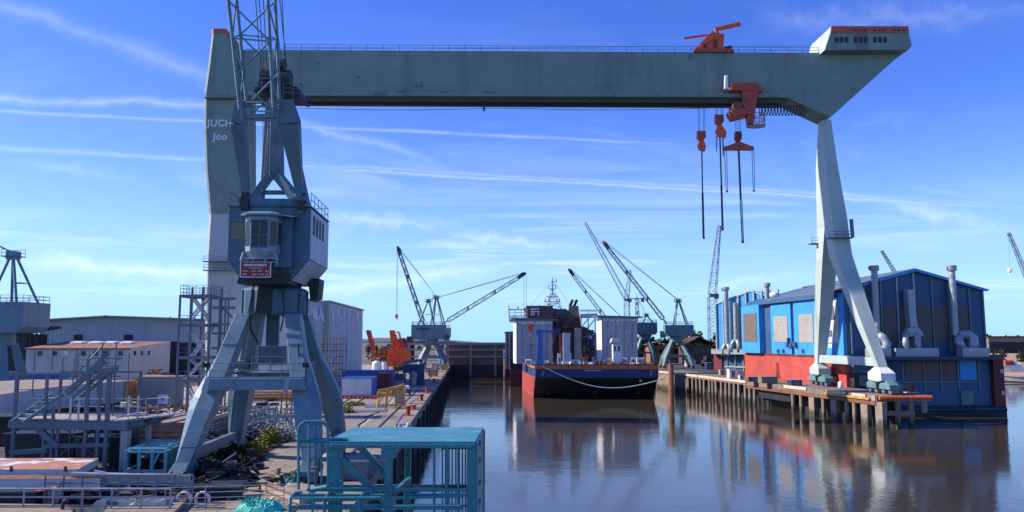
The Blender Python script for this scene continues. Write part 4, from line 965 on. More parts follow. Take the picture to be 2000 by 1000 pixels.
for u in (78, 107, 129, 163, 187, 205, 235):
    m_ = MB(); p = at(u, 690, d - .02); m_.box(p, (.95, .14, .95)); wf = m_.build('window', M['white'] if u == 129 else M['glass'], off)
    m_ = MB(); m_.box(p - V((0, .06, .55)), (1.15, .12, .1)); m_.build('sill', M['plaster'], wf)
for u in (262, 267, 272):
    m_ = MB(); q = (u - 258) / 30; p = V((x1 + 3.2 * q + .03, d + 13 * q, Zp(690, d))); m_.box(p, (.1, .8, 1.0)); m_.build('window', M['glass'], off)
for u in (116, 153, 183, 217):
    m_ = MB(); m_.loft([[(X(u, d) + a * 1.3 * s, d + 9 + b * 1.6 * s, zt + 1.0 + z) for a, b in ((-1, -1), (1, -1), (1, 1), (-1, 1))] for s, z in ((1, 0), (.9, .35), (.4, .5))]); m_.build('roof_light', M['lightspot'], off)
m_ = MB()
for u in (68, 103, 150, 210): m_.tube(at(u, 682, d - .1), at(u - 2, 738, d - .1), .06, 5)
m_.build('downpipe', M['greyd'], off)
ds = thing('dark_shed', 'black open-sided shed between the blue crane and the white office block', 'shed', gat(62, 178))
m_ = MB(); m_.bb(X(20, 178), X(57, 178), 178, 186, QZ, Zp(652, 178)); m_.build('wall', M['dark'], ds)
m_ = MB(); m_.extr([V((X(18, 178), 177, Zp(652, 178) + .02)), V((X(80, 178), 177, Zp(640, 178))), V((X(80, 178), 177, Zp(640, 178) + .4)), V((X(18, 178), 177, Zp(652, 178) + .4))], (0, 10, 0)); m_.build('roof', M['dark'], ds)
m_ = MB()
for u in (64, 76): m_.beam((X(u, 178), 178, QZ), (X(u, 178), 178, Zp(646, 178)), .3)
m_.build('post', M['dark'], ds)

# wrapped scaffold blocks
def wrapped(name, label, x0, x1, y0, y1, z1a, z1b, seed):
    t = thing(name, label, 'wrapped scaffold', ((x0 + x1) / 2, (y0 + y1) / 2, QZ), 0, 'wrapped scaffold blocks on the left yard')
    rr = random.Random(seed); m_ = MB()
    per = []
    nx, ny = 8, 26
    for k in range(nx): per.append((x0 + (x1 - x0) * k / nx, y0, 0))
    for k in range(ny): per.append((x1, y0 + (y1 - y0) * k / ny, 1))
    for k in range(nx): per.append((x1 - (x1 - x0) * k / nx, y1, 0))
    for k in range(ny): per.append((x0, y1 - (y1 - y0) * k / ny, 1))
    rows = []
    for j in range(11):
        row = []
        for x, y, ax_ in per:
            o = rr.uniform(-.16, .16) if 0 < j < 10 else rr.uniform(-.05, .05)
            f = (y - y0) / (y1 - y0); zt_ = z1a + (z1b - z1a) * f
            z = QZ + (zt_ - QZ) * j / 10 + (rr.uniform(-.1, .1) if j == 10 else 0)
            row.append((x + (o if ax_ else 0), y + (0 if ax_ else o), z))
        rows.append(row)
    m_.loft(rows); m_.build('sheeting', M['wrap'], t)
    m_ = MB(); m_.add([(x0 - .3, y0 - .3, z1a + .05), (x1 + .35, y0 - .3, z1a + .05), (x1 + .35, y1 + .3, z1b + .05), (x0 - .3, y1 + .3, z1b + .05), (x0 - .3, y0 - .3, z1a + .3), (x1 + .35, y0 - .3, z1a + .3), (x1 + .35, y1 + .3, z1b + .3), (x0 - .3, y1 + .3, z1b + .3)], [(0, 3, 2, 1), (4, 5, 6, 7), (0, 1, 5, 4), (1, 2, 6, 5), (2, 3, 7, 6), (3, 0, 4, 7)]); m_.build('edge_cover', M['wrap'], t)
    m_ = MB()
    for k in range(7):
        y = y0 + (y1 - y0) * (k + .5) / 7; m_.tube((x1 + .1, y, QZ), (x1 + .1, y, z1b - .5), .05, 4)
        z = z1b - rr.uniform(1, 3); m_.box((x1 + .12 + .006 * k, y, z), (.1, rr.uniform(.5, 1.6), rr.uniform(.4, 1.8)))
    m_.build('loose_sheet', M['white'], t); return t
wrapped('wrapped_scaffold', 'tall white shrink-wrapped scaffold block on the left yard, its long side facing the dock', -43, -34.4, 150, 184, Zp(590, 150), Zp(607, 184), 1)
wrapped('wrapped_scaffold', 'beige-stained wrapped scaffold block partly hidden behind the machine house of the nearest crane', -46, -35.2, 137, 148.6, Zp(588, 140), Zp(592, 148), 4)
# brown access scaffold
def scaffold(label, u0, u1, v0, d, dep, nb_, nl, mat, top=True, nbay=None):
    x0, x1 = X(u0, d), X(u1, d); z1 = Zp(v0, d)
    t = thing('scaffold', label, 'scaffold', ((x0 + x1) / 2, d + dep / 2, QZ))
    m_ = MB()
    for k in range(nb_ + 1):
        x = x0 + (x1 - x0) * k / nb_
        for y in (d, d + dep): m_.tube((x, y, QZ), (x, y, z1 + .9), .055, 5)
    for j in range(nl + 1):
        z = QZ + (z1 - QZ) * j / nl
        for dz in (0, .95):
            for y in (d, d + dep): m_.tube((x0, y, z + dz), (x1, y, z + dz), .045, 5)
        for k in range(nb_ + 1):
            x = x0 + (x1 - x0) * k / nb_; m_.tube((x, d, z), (x, d + dep, z), .045, 5)
    for j in range(nl):
        z = QZ + (z1 - QZ) * j / nl; zz = QZ + (z1 - QZ) * (j + 1) / nl
        for k in range(0, nb_, 2): m_.tube((x0 + (x1 - x0) * k / nb_, d, z), (x0 + (x1 - x0) * (k + 1) / nb_, d, zz), .04, 5)
    m_.build('tubes', mat, t)
    for j in range(1, nl + 1):
        z = QZ + (z1 - QZ) * j / nl; m_ = MB(); m_.bb(x0, x1, d + .1, d + dep - .1, z - .03, z + .03); m_.build('deck', M['timber'], t)
    return t
scaffold('rusty brown access scaffold in front of the wrapped scaffold blocks', 622, 672, 672, 128, 2.6, 4, 4, M['rust'])
# containers
def container(label, p, l, w_, h, rz, mat, endmat=None, group='containers beside the wrapped scaffold'):
    t = thing('shipping_container', label, 'container', tuple(p), rz, group)
    m_ = MB(); m_.box((0, 0, h / 2 + .1), (w_, l, h)); m_.build('body', mat, t, local=True, bevel=.03)
    m_ = MB()
    for sx in (-1, 1):
        for sy in (-1, 1): m_.box((sx * w_ / 2, sy * l / 2, h / 2 + .1), (.18, .18, h + .06))
    for z in (.16, h + .04):
        for sx in (-1, 1): m_.box((sx * w_ / 2, 0, z), (.14, l, .14))
        for sy in (-1, 1): m_.box((0, sy * l / 2, z), (w_, .14, .14))
    m_.build('frame', mat, t, local=True)
    if endmat:
        m_ = MB(); m_.box((0, -l / 2 - .02, h / 2 + .1), (w_ - .3, .05, h - .25)); e = m_.build('end_wall', endmat, t, local=True)
    m_ = MB(); m_.box((w_ / 2 + .03, l * .32, 1.1), (.06, .9, 2.0)); d_ = m_.build('door', M['navy'], t, local=True)
    return t
p = gr(694, 774); container('blue container with a grey end wall, lowest in front of the wrapped scaffold', (p.x, p.y + 3, QZ), 6.06, 4.9, 2.75, QA, M['cblue'], M['shiplt'])
p = gr(705, 756); container('plain blue container standing behind the grey-ended container', (p.x + 1, p.y + 3, QZ), 6.06, 9.0, 2.9, QA, M['cblue'])
p = gr(744, 760); container('dark maroon container at the end of the container row', (p.x, p.y + 3, QZ), 6.06, 2.44, 2.7, QA, M['maroon'])
p = gr(690, 778)
m_ = MB()
for k in range(14): m_.box((p.x - 4.4 + k * .62, p.y - 1.2, QZ + .25), (.5, .5, .5), .3)
tag(m_.build('barrier_row', M['red']), 'low row of red and white barriers in front of the grey-ended container', 'barrier'); 
# white sacks / tanks
for k, (u, v) in enumerate(((735, 728), (752, 726), (766, 724))):
    p = gr(u, v); t = thing('storage_tank', 'white storage tank beside the orange winch, ' + ('the left one' if k == 0 else 'the middle one' if k == 1 else 'the right one'), 'tank', tuple(p), 0, 'white tanks behind the containers')
    m_ = MB(); m_.loft([[(r_ * math.cos(2 * math.pi * q / 14), r_ * math.sin(2 * math.pi * q / 14), z) for q in range(14)] for r_, z in ((1.2, 0), (1.25, .2), (1.25, 2.6), (1.0, 3.0), (.35, 3.25))]); m_.build('shell', M['white'], t, local=True)
    m_ = MB(); m_.cyl((0, 0, 3.2), .3, .3, 10); m_.build('cap', M['greyd'], t, local=True)
# orange winch / pipe frame
ow = thing('orange_winch_unit', 'big orange winch unit with two raised A-frames joined by a white pipe', 'winch', gat(765, 226))
d = 226
def fp(u, v, b=0): return at(u, v, d) + V((0, b, 0))
def fext(pix, b0, b1, mat, name, root, **kw):
    m_ = MB(); m_.extr([fp(u, v, b0) for u, v in pix], (0, b1 - b0, 0)); return m_.build(name, mat, root, **kw)
fext([(756, 716), (757, 683), (772, 680), (790, 678), (798, 690), (796, 716)], 0, 6, M['orange'], 'winch_body', ow)
fext([(724, 700), (724, 686), (757, 682), (757, 698)], 1, 6, M['orange'], 'left_body', ow)
m_ = MB(); m_.loft([[fp(768, 726, 1), fp(797, 722, 1), fp(797, 716, 1), fp(768, 716, 1)], [fp(768, 726, 5), fp(797, 722, 5), fp(797, 716, 5), fp(768, 716, 5)]]); m_.tube(fp(775, 719, -.3), fp(797, 712, -.3), .6, 10); m_.build('skid', M['dark'], ow)
m_ = MB()
for b in (1, 4.5):
    m_.beam(fp(716, 645, b), fp(727, 686, b), .9, .7); m_.beam(fp(727, 686, b), fp(722, 660, b), .5)
m_.build('frame_arm', M['red'], ow)
m_ = MB()
for b in (1, 4.5):
    m_.beam(fp(763, 645, b), fp(768, 683, b), 1.0, .7); m_.beam(fp(764, 647, b), fp(778, 681, b), .5)
m_.beam(fp(764, 656, 1), fp(764, 656, 4.5), .3); m_.lattice(fp(768, 650, 2.5), fp(778, 680, 2.5), 2, 2.4, 2, 2.4, 3, .12, .08); m_.build('frame_arm', M['orange'], ow)
m_ = MB(); m_.tube(fp(724, 661, 2.5), fp(763, 661, 2.5), .3, 8); m_.build('white_pipe', M['shiplt'], ow)
m_ = MB(); 
for u in (728, 738, 748): m_.tube(fp(u, 690, .6), fp(u + 6, 690, .6), .6, 10)
m_.beam(fp(724, 704, 1), fp(757, 702, 1), .5); m_.beam(fp(726, 714, 1), fp(756, 712, 1), .4)
for u in (726, 742, 756): m_.beam(fp(u, 722, 1), fp(u, 700, 1), .4)
m_.build('pipework', M['rust'], ow)
m_ = MB(); rr = random.Random(8)
for k in range(22): m_.box(fp(rr.uniform(758, 790), rr.uniform(686, 712), -.12 - .004 * k), (rr.uniform(.3, .8), .2, rr.uniform(.3, .7)))
m_.build('fitting', M['orange'], ow)
# brick house far behind, left
bh = thing('brick_house', 'dark red brick house with a brown gable roof beyond the end of the left yard', 'house', gat(790, 360))
d = 360
m_ = MB(); m_.bb(X(775, d), X(806, d), d, d + 10, QZ, Zp(668, d)); m_.build('wall', M['brick'], bh)
m_ = MB(); m_.extr([V((X(773, d), d - .5, Zp(669, d))), V((X(795, d), d - .5, Zp(669, d))), V((X(784, d), d - .5, Zp(660, d)))], (0, 11, 0)); m_.build('roof', M['tiledk'], bh)
m_ = MB(); m_.bb(X(796, d), X(806, d), d - .6, d + 6, QZ, Zp(657, d)); m_.build('stair_tower', M['maroon'], bh)
# quay clutter: bollards
def bollard(label, u, v, h=.95):
    p = gr(u, v); t = thing('mooring_bollard', label, 'bollard', tuple(p), 0, 'red mooring bollards along the left quay edge')
    m_ = MB(); prof_ = ((.42, 0), (.42, .06), (.27, .08), (.25, h * .7), (.36, h * .82), (.38, h * .95), (.2, h))
    m_.loft([[(r_ * math.cos(2 * math.pi * k / 14), r_ * math.sin(2 * math.pi * k / 14), z) for k in range(14)] for r_, z in prof_]); m_.build('post', M['red'], t, local=True, smooth=False)
    m_ = MB(); m_.box((0, 0, .03), (1.1, 1.1, .06)); m_.build('base_plate', M['rust'], t, local=True)
for lb, u, v, h in (('tall red bollard on the quay edge nearest the turquoise frame', 797, 812, 1.15), ('small red bollard just beyond the tallest nearest one', 808, 800, .6), ('red bollard on the quay edge right of the yellow trestle', 823, 783, 1.0), ('red bollard beside the grey cover on the quay edge', 834, 768, 1.0), ('far red bollard near the small blue tower on the quay', 848, 748, .9)): bollard(lb, u, v, h)
bollard('red bollard seen through the turquoise frame', 746, 872, .9)
# yellow trestle
yt = thing('yellow_trestle', 'ochre-yellow steel trestle frame standing on the left quay', 'trestle', tuple(gr(764, 797)), R(6))
m_ = MB()
for x in (-1.7, -.6, .6, 1.7):
    for y in (-1.1, 1.1):
        m_.beam((x * 1.05, y * 1.2, 0), (x * .9, y * .7, 2.0), .14)
for y in (-.8, .8):
    m_.beam((-1.9, y, 1.5), (1.9, y, 2.1), .3, .35); m_.beam((-1.7, y * 1.2, .35), (1.7, y * 1.2, .35), .12)
    for x in (-1.2, 0, 1.2): m_.beam((x - .5, y, .4), (x + .4, y, 1.8), .1)
for x in (-1.6, 0, 1.6): m_.beam((x, -1.2, 1.9), (x, 1.2, 2.1), .2, .3)
m_.build('frame', M['yellow'], yt, local=True)
m_ = MB(); m_.beam((-1.6, -.6, 2.15), (1.7, -.6, 2.75), .5, .45); m_.beam((-.8, .6, 2.2), (1.7, .6, 2.9), .4, .4); m_.build('top_beam', M['yellow'], yt, local=True)
# small tractor-like utility vehicle + grey cabinets
uv_ = thing('utility_cart', 'small grey-white utility cart parked behind the yellow trestle', 'cart', tuple(gr(791, 772)), R(10))
m_ = MB(); m_.loft([[(x, y, z) for x, y in ((-.75, -1.3), (.75, -1.3), (.75, 1.3), (-.75, 1.3))] for z in (.4, .95)]); m_.build('body', M['navy'], uv_, local=True, bevel=.06)
m_ = MB(); m_.loft([[(x * s, y, z) for x, y in ((-.7, -1.0), (.7, -1.0), (.7, .9), (-.7, .9))] for s, z in ((1, .96), (.85, 1.5))]); m_.build('hood', M['white'], uv_, local=True, bevel=.05)
for sx in (-1, 1):
    for sy in (-.85, .85): m_ = MB(); m_.tube((sx * .65, sy, .32), (sx * .85, sy, .32), .32, 12); m_.build('wheel', M['dark'], uv_, local=True)
cb = thing('switch_cabinet', 'dark grey switch cabinet standing right beside the yellow trestle', 'cabinet', tuple(gr(780, 788)), R(3))
m_ = MB(); m_.box((0, 0, .95), (1.0, .8, 1.9)); m_.build('body', M['greyd'], cb, local=True, bevel=.03); m_ = MB(); m_.box((0, -.42, 1.0), (.85, .03, 1.6)); m_.build('door', M['grey'], cb, local=True); m_ = MB(); m_.box((0, 0, 1.98), (1.15, .95, .1)); m_.build('roof', M['greyd'], cb, local=True)
nt_ = thing('blue_pump_tower', 'squat navy-blue pump tower with a grey cylinder beside it on the left quay', 'pump unit', tuple(gr(810, 752)), R(3))
m_ = MB(); m_.box((1.1, 0, 2.0), (1.5, 1.8, 4.0)); m_.box((-.6, 0, 3.2), (3.4, 1.6, 1.7)); m_.build('body', M['navy'], nt_, local=True, bevel=.08)
m_ = MB(); m_.tube((-2.3, -.3, 4.4), (1.6, -.3, 4.9), .28, 8); m_.beam((-.9, 0, 0), (-.9, 0, 2.6), .3); m_.beam((-1.9, 0, 0), (-1.9, 0, 2.6), .3); m_.build('pipe', M['greyd'], nt_, local=True)
m_ = MB(); m_.cyl((-.2, -1.4, .1), .55, 2.1, 12); m_.ball((-.2, -1.4, 2.2), .55, 12, 5); m_.build('grey_cylinder', M['concrete'], nt_, local=True)
# assorted quay boxes and drums
rr = random.Random(21)
spots = [(782, 742, 'greyd', .9), (770, 735, 'olive', .8), (828, 722, 'grey', .9), (838, 728, 'concrete', 1.0), (851, 721, 'grey', 1.0), (861, 716, 'white', .9), (868, 723, 'yellow', 1.1), (846, 735, 'rust', .9), (757, 741, 'navy', 1.5), (874, 716, 'timber', 1.1), (820, 731, 'red', .8)]
names = {'greyd': 'dull grey', 'olive': 'olive', 'grey': 'pale grey', 'concrete': 'sandy', 'white': 'white', 'yellow': 'yellow', 'rust': 'rust-brown', 'navy': 'navy blue', 'timber': 'wooden', 'red': 'red'}
where = ['left of the blue pump tower', 'in front of the orange winch skid', 'under the left legs of the quay crane', 'right beside the near leg of the quay crane', 'between the legs of the distant quay crane', 'at the farthest leg of the quay crane', 'near the far end of the quay edge', 'on the far quay rail', 'at the end of the container row', 'at the very end of the quay edge', 'near the foot of the quay crane']
for (u, v, mt, s_), wh in zip(spots, where):
    p = gr(u, v); t = thing('equipment_crate', names[mt] + ' equipment crate ' + wh, 'crate', tuple(p), rr.uniform(-.4, .4), 'equipment crates on the left quay')
    m_ = MB(); w_, l_, h_ = s_ * rr.uniform(1.4, 2.4), s_ * rr.uniform(1.2, 2.0), s_ * rr.uniform(1.0, 1.7)
    m_.box((0, 0, h_ / 2 + .12), (w_, l_, h_)); m_.build('body', M[mt], t, local=True, bevel=.03)
    m_ = MB()
    for x in (-w_ * .35, w_ * .35): m_.box((x, 0, .06), (.2, l_, .12))
    for x in (-w_ / 2, w_ / 2): m_.box((x, -l_ / 2, h_ / 2 + .12), (.12, .12, h_ + .04))
    m_.box((0, 0, h_ + .15), (w_ + .08, l_ + .08, .07)); m_.build('frame', M['greyd'], t, local=True)
gc = thing('grey_tarpaulin_cover', 'crumpled grey tarpaulin cover lying at the quay edge', 'tarpaulin', tuple(gr(787, 838)), R(5))
m_ = MB(); rr = random.Random(4); n_ = 9; g = [[(-.9 + 1.8 * i / n_, -1.1 + 2.2 * j / n_, (0.03 if i in (0, n_) or j in (0, n_) else rr.uniform(.25, .55))) for i in range(n_ + 1)] for j in range(n_ + 1)]
m_.add([p for r_ in g for p in r_], [(j * (n_ + 1) + i, j * (n_ + 1) + i + 1, (j + 1) * (n_ + 1) + i + 1, (j + 1) * (n_ + 1) + i) for j in range(n_) for i in range(n_)]); m_.build('cover', M['grey'], gc, local=True)
# dark sheets laid as cast shadows on the apron
for lb, u, v, w_, l_ in (('dark sheet for a cast shadow on the quay left of the yellow trestle', 735, 793, 2.6, 5), ('dark sheet for a cast shadow on the quay, nearer than the other sheet', 715, 803, 5, 3)):
    p = gr(u, v); m_ = MB(); m_.box((p.x, p.y, QZ + .06), (w_, l_, .05), QA); tag(recenter(m_.build('shadow_sheet', M['greyd']), (p.x, p.y, QZ)), lb, 'shadow sheet', 'shadow sheets on the quay')

# ------------------------------------------------------------------ dock end: gate with rails and posts
dg_ = thing('dock_gate', 'long dock gate with pale horizontal rails and posts closing the far end of the dock', 'dock gate', gat(940, 299))
d = 299
m_ = MB(); m_.bb(X(866, d), X(1000, d), d - 1.0, d + 1.5, -3, QZ - .02); m_.build('gate_wall', M['dark'], dg_)
m_ = MB()
for v, h_ in ((671.5, .75), (683, .6), (696.5, .6)): p, q = at(795, v, d), at(995, v, d); m_.beam(p, q, .6, h_)
m_.build('rail', M['concrete'], dg_)
for u in (800, 830, 876, 920, 968, 993):
    m_ = MB(); m_.beam((X(u, d), d, QZ), (X(u, d), d, Zp(670, d)), .6, .55); m_.build('post', M['concrete'], dg_)
m_ = MB(); m_.bb(X(872, d), X(992, d), d + 2, d + 2.4, QZ, Zp(673, d)); m_.bb(X(895, d), X(912, d), d + 1.2, d + 1.8, QZ, Zp(704, d)); m_.build('back_screen', M['screen'], dg_)
m_ = MB(); m_.bb(X(940, d), X(966, d), d + 1.1, d + 1.9, QZ, Zp(703, d)); m_.build('blue_panel', M['greyd'], dg_)
for u in (920, 968):
    m_ = MB(); m_.beam((X(u, d), d - 1.4, -3), (X(u, d), d - 1.4, QZ), .7); m_.build('pile', M['pile'], dg_)
dp = thing('dolphin_pile', 'slim pale timber dolphin pile standing in the water left of the red hull', 'mooring pile', tuple(wa(986, 741)))
m_ = MB(); p = wa(986, 741); m_.tube(p - V((0, 0, 3)), V((p.x, p.y, Zp(683, p.y))), .45, 10); m_.build('post', M['pile'], dp)
m_ = MB(); m_.box((p.x, p.y, Zp(693, p.y)), (1.3, 1.0, 2.0)); m_.build('white_collar', M['white'], dp)
dp2 = thing('dolphin_pile', 'thick rust-brown dolphin pile standing in the water at the start of the right pier', 'mooring pile', tuple(wa(1312, 792)))
m_ = MB(); p = wa(1312, 792); m_.tube(p - V((0, 0, 3)), V((p.x, p.y, Zp(712, p.y))), .58, 12); m_.build('post', paint('rust_brown_tubular_pile', (.26, .09, .045), .8, .25, .6, .4, (.07, .035, .025)), dp2)
m_ = MB(); p2 = V((p.x, p.y, Zp(712, p.y))); m_.cyl(p2, .62, .12, 12); m_.build('cap', M['rust'], dp2)
# ------------------------------------------------------------------ barge in the dock with two white tents, ship behind it
BD = 196.0
bg_ = thing('work_barge', 'large work barge with a raked dark blue bow, orange deck edge and red side', 'barge', tuple(wa(1165, 776)))
ba = R(3.2)
bl, br_ = at(1046, 716, BD - 6), at(1286, 716, BD - 6)
zd = bl.z
side = V((-math.sin(ba), math.cos(ba), 0))
LEN = 46
def bp_(x, s, z): return V((bl.x + (br_.x - bl.x) * x, bl.y, z)) + side * s
m_ = MB()
secs = []
for s, zb in ((0, zd - 2.2), (5.5, .6), (9, -1.5), (LEN, -1.5)):
    secs.append([bp_(0, s, zb), bp_(.04, s, zb - .4), bp_(.96, s, zb - .4), bp_(1, s, zb), bp_(1, s, zd), bp_(0, s, zd)])
m_.loft(secs); hull = m_.build('hull', [M['hullblue'], M['navy'], M['dark']], bg_)
m_ = MB(); m_.extr([bp_(0, 1.6, zd - 2.6) - V((.03, 0, 0)), bp_(0, 5.6, .3) - V((.03, 0, 0)), bp_(0, 8.5, -1.4) - V((.03, 0, 0)), bp_(0, LEN - 1, -1.4) - V((.03, 0, 0)), bp_(0, LEN - 1, zd - 2.6) - V((.03, 0, 0))], (-.04, 0, 0)); m_.build('red_boot', paint('dull_red_hull_side', (.36, .055, .04), .65, .2, .3, .5, (.08, .03, .025)), bg_)
for p in hull.data.polygons:
    c_, n_ = p.center, p.normal
    if abs(n_.x) > .9: p.material_index = 1
    elif n_.z < -.2: p.material_index = 2  # raked underside coloured black for the shade below the bow
# red lower boot and orange deck edge
m_ = MB(); m_.beam(bp_(0, -.05, zd - .25), bp_(1, -.05, zd - .25), .3, .75); m_.beam(bp_(0, -.03, zd - .25) - V((.1, 0, 0)), bp_(0, LEN, zd - .25) - V((.1, 0, 0)), .25, .5); m_.build('deck_edge', paint('worn_orange_deck_edge', (.50, .16, .05), .7, .2, .6, .4, (.15, .06, .04)), bg_)
m_ = MB(); m_.beam(bp_(0, .3, zd + .3), bp_(1, .3, zd + .3), .15, .5); m_.build('bulwark', M['rust'], bg_)
m_ = MB(); m_.extr([bp_(.40, -.12, zd - 1.0), bp_(.53, -.12, zd - 1.0), bp_(.53, -.12, zd - .82), bp_(.40, -.12, zd - .82)], (0, -.05, 0)); m_.build('worn_name_plate', M['shiplt'], bg_)
for q in (.12, .5, .86):
    m_ = MB(); p = bp_(q, 4.4, 1.6); m_.tube(p, p + V((0, -1.2, -.2)), .45, 10); m_.build('fender', M['dark'], bg_)
m_ = MB(); p = bp_(.86, 1.0, zd - 3.3); m_.ball(p, .42, 10, 6); m_.build('fender_ball', M['shiplt'], bg_)
def deck_thing(name, label, cat, u, d, group=None): return thing(name, label, cat, (X(u, d), d, zd), 0, group)
def tent(label, u0, u1, v0, d, dep):
    x0, x1 = X(u0, d), X(u1, d); z1 = Zp(v0, d)
    t = thing('wrapped_tent', label, 'tent', ((x0 + x1) / 2, d, zd), 0, 'white wrapped tents on the barge')
    RM = Matrix.Translation(V((x0, d, 0))) @ Matrix.Rotation(ba * 1.5, 4, 'Z') @ Matrix.Translation(V((-x0, -d, 0)))
    def fin(m_, nm, mt):
        m_.v = [tuple(RM @ V(p)) for p in m_.v]; return m_.build(nm, mt, t)
    rr = random.Random(int(u0)); m_ = MB(); n = 14
    per = [(x0 + (x1 - x0) * k / n, d) for k in range(n)] + [(x1, d + dep * k / 5) for k in range(5)] + [(x1 - (x1 - x0) * k / n, d + dep) for k in range(n)] + [(x0, d + dep - dep * k / 5) for k in range(5)]
    m_.loft([[(x + rr.uniform(-.08, .08), y + rr.uniform(-.10, .10), zd + (z1 - zd) * j / 8) for x, y in per] for j in range(9)]); fin(m_, 'sheeting', M['tentwrap'])
    m_ = MB(); m_.bb(x0 - .25, x0 - .12, d - .1, d + dep + .2, zd, z1 - .2); fin(m_, 'side_sheet', M['white'])  # sunlit flank painted as whiter sheeting than the front
    m_ = MB(); m_.loft([[(x0 - 1.6, d - .9, z1 + .15), (x1 + 1.4, d - .9, z1 - .1), (x1 + 1.4, d - .9, z1 + .25), (x0 - 1.6, d - .9, z1 + .55)], [(x0 - 1.6, d + dep, z1 + .15), (x1 + 1.4, d + dep, z1 - .1), (x1 + 1.4, d + dep, z1 + .25), (x0 - 1.6, d + dep, z1 + .55)]]); fin(m_, 'roof', M['greyd'])
    m_ = MB()
    for k in range(16):
        x = x0 + (x1 - x0) * (k + rr.random()) / 16; m_.box((x, d - .2 - .006 * k, z1 - .55 - rr.uniform(0, .3)), (rr.uniform(.4, .9), .12, rr.uniform(.2, .7)))
    fin(m_, 'torn_edge', M['white'])
    m_ = MB()
    for k in range(4): x = x0 + (x1 - x0) * (k + .6) / 4.2; m_.tube((x, d - .15, zd), (x, d - .15, z1 - .5), .07, 5)
    m_.tube((x0 + (x1 - x0) * .62, d - .18, zd), (x1 - .6, d - .18, z1 - 1), .05, 5); fin(m_, 'scaffold_pole', M['grey'])
tent('left white wrapped tent on the barge deck, behind the blue deck crane', 1010, 1079, 625, 214, 9)
tent('right white wrapped tent on the barge deck, behind the white deck cabin', 1176, 1245, 620, 214, 7)
# blue deck crane
bc = deck_thing('deck_crane', 'small blue deck crane with a folded arm in front of the left white tent', 'deck crane', 1056, 208)
d = 208
def fq(u, v, b=0): return at(u, v, d) + V((0, b, 0))
m_ = MB(); m_.loft([[fq(1047, 716), fq(1061, 716), fq(1061, 716, 1.6), fq(1047, 716, 1.6)], [fq(1049, 690), fq(1060, 690), fq(1060, 690, 1.5), fq(1049, 690, 1.5)], [fq(1051, 655), fq(1060, 655), fq(1060, 655, 1.3), fq(1051, 655, 1.3)]]); m_.build('column', M['cblue'], bc)
m_ = MB(); m_.beam(fq(1047, 646, .6), fq(1086, 648, .6), .7, .7); m_.box(fq(1053, 650, .6), (1.4, 1.4, 1.8)); m_.build('arm', M['cblue'], bc)
m_ = MB(); m_.beam(fq(1079, 650, .6), fq(1087, 645, .6), .9, .8); m_.beam(fq(1084, 652, .6), fq(1083, 668, .6), .3, .3); m_.build('winch_head', M['navy'], bc)
m_ = MB(); m_.box(fq(1083, 665, .5), (.5, .5, .7)); m_.build('hook', M['maroon'], bc)
m_ = MB(); m_.beam(fq(1033, 675, -.2), fq(1044, 674, -.2), .35); m_.build('side_bracket', M['olive'], bc)
ol = thing('orange_marker', 'ragged round orange patch hanging high on the left white tent', 'marker', tuple(at(1037, 639, 213.0)))
m_ = MB(); p = at(1037, 639, 213.0)
ringp = [p + V(((.95 if k % 2 else .55) * math.cos(2 * math.pi * k / 14), 0, (1.2 if k % 2 else .8) * math.sin(2 * math.pi * k / 14))) for k in range(14)]; m_.extr(ringp, (0, -.12, 0)); m_.build('patch', M['orange'], ol)
m_ = MB(); m_.tube(p + V((0, -.05, -1)), p + V((0, -.05, -2.4)), .1, 6); m_.build('tail', M['yellow'], ol)
# pillars, cabin, boxes on deck
for lb, u0, u1, v0, mt, dd in (('pale grey stepped pillar with a white left edge on the barge deck', 1101, 1114, 650, 'shiplt', 204), ('taller grey pillar on the barge deck, right of the stepped one', 1124, 1135, 641, 'concrete', 209)):
    d = dd; t = deck_thing('deck_pillar', lb, 'pillar', (u0 + u1) / 2, d, 'pillars on the barge deck')
    x0, x1 = X(u0, d), X(u1, d); z1 = Zp(v0, d)
    m_ = MB(); m_.loft([[(x0, d, z), (x1 + e_, d, z), (x1 + e_, d + 1.8, z), (x0, d + 1.8, z)] for z, e_ in ((zd, .25), (zd + 3.0, .1), (zd + 3.6, -.2), (z1 - 1, -.05), (z1, 0))]); m_.build('shaft', M[mt], t)
    m_ = MB(); m_.bb(x0 - .25, x0 - .02, d - .05, d + .6, zd, z1 - .2); m_.build('edge_strip', M['white'] if mt == 'shiplt' else M['greyd'], t)
t = deck_thing('red_ladder_frame', 'thin red ladder frame left of the stepped grey pillar', 'ladder', 1097, 206)
m_ = MB()
for x in (-.5, .5): m_.beam((X(1097, 206) + x, 206, zd), (X(1097, 206) + x, 206, zd + 8), .16)
for k in range(12): m_.beam((X(1097, 206) - .5, 206, zd + .5 + k * .62), (X(1097, 206) + .5, 206, zd + .5 + k * .62), .1)
m_.build('frame', M['red'], t)
d = 202; t = deck_thing('deck_cabin', 'small white deck cabin with two dark windows and a cream canopy', 'cabin', 1204, d)
m_ = MB(); m_.bb(X(1196, d), X(1213, d), d, d + 2.4, zd, Zp(673, d)); m_.build('body', M['white'], t, bevel=.05)
for u in (1201, 1209): m_ = MB(); p = at(u, 681, d - .03); m_.box(p, (.5, .06, 1.3)); m_.build('window', M['glass'], t)
m_ = MB(); m_.extr([at(1193, 669, d - .4), at(1213, 669, d - .4), at(1210, 660, d - .4), at(1196, 661, d - .4)], (0, 2.6, 0)); m_.build('canopy', paint('cream_canopy', (.70, .62, .48), .7, .1), t)
rr = random.Random(12)
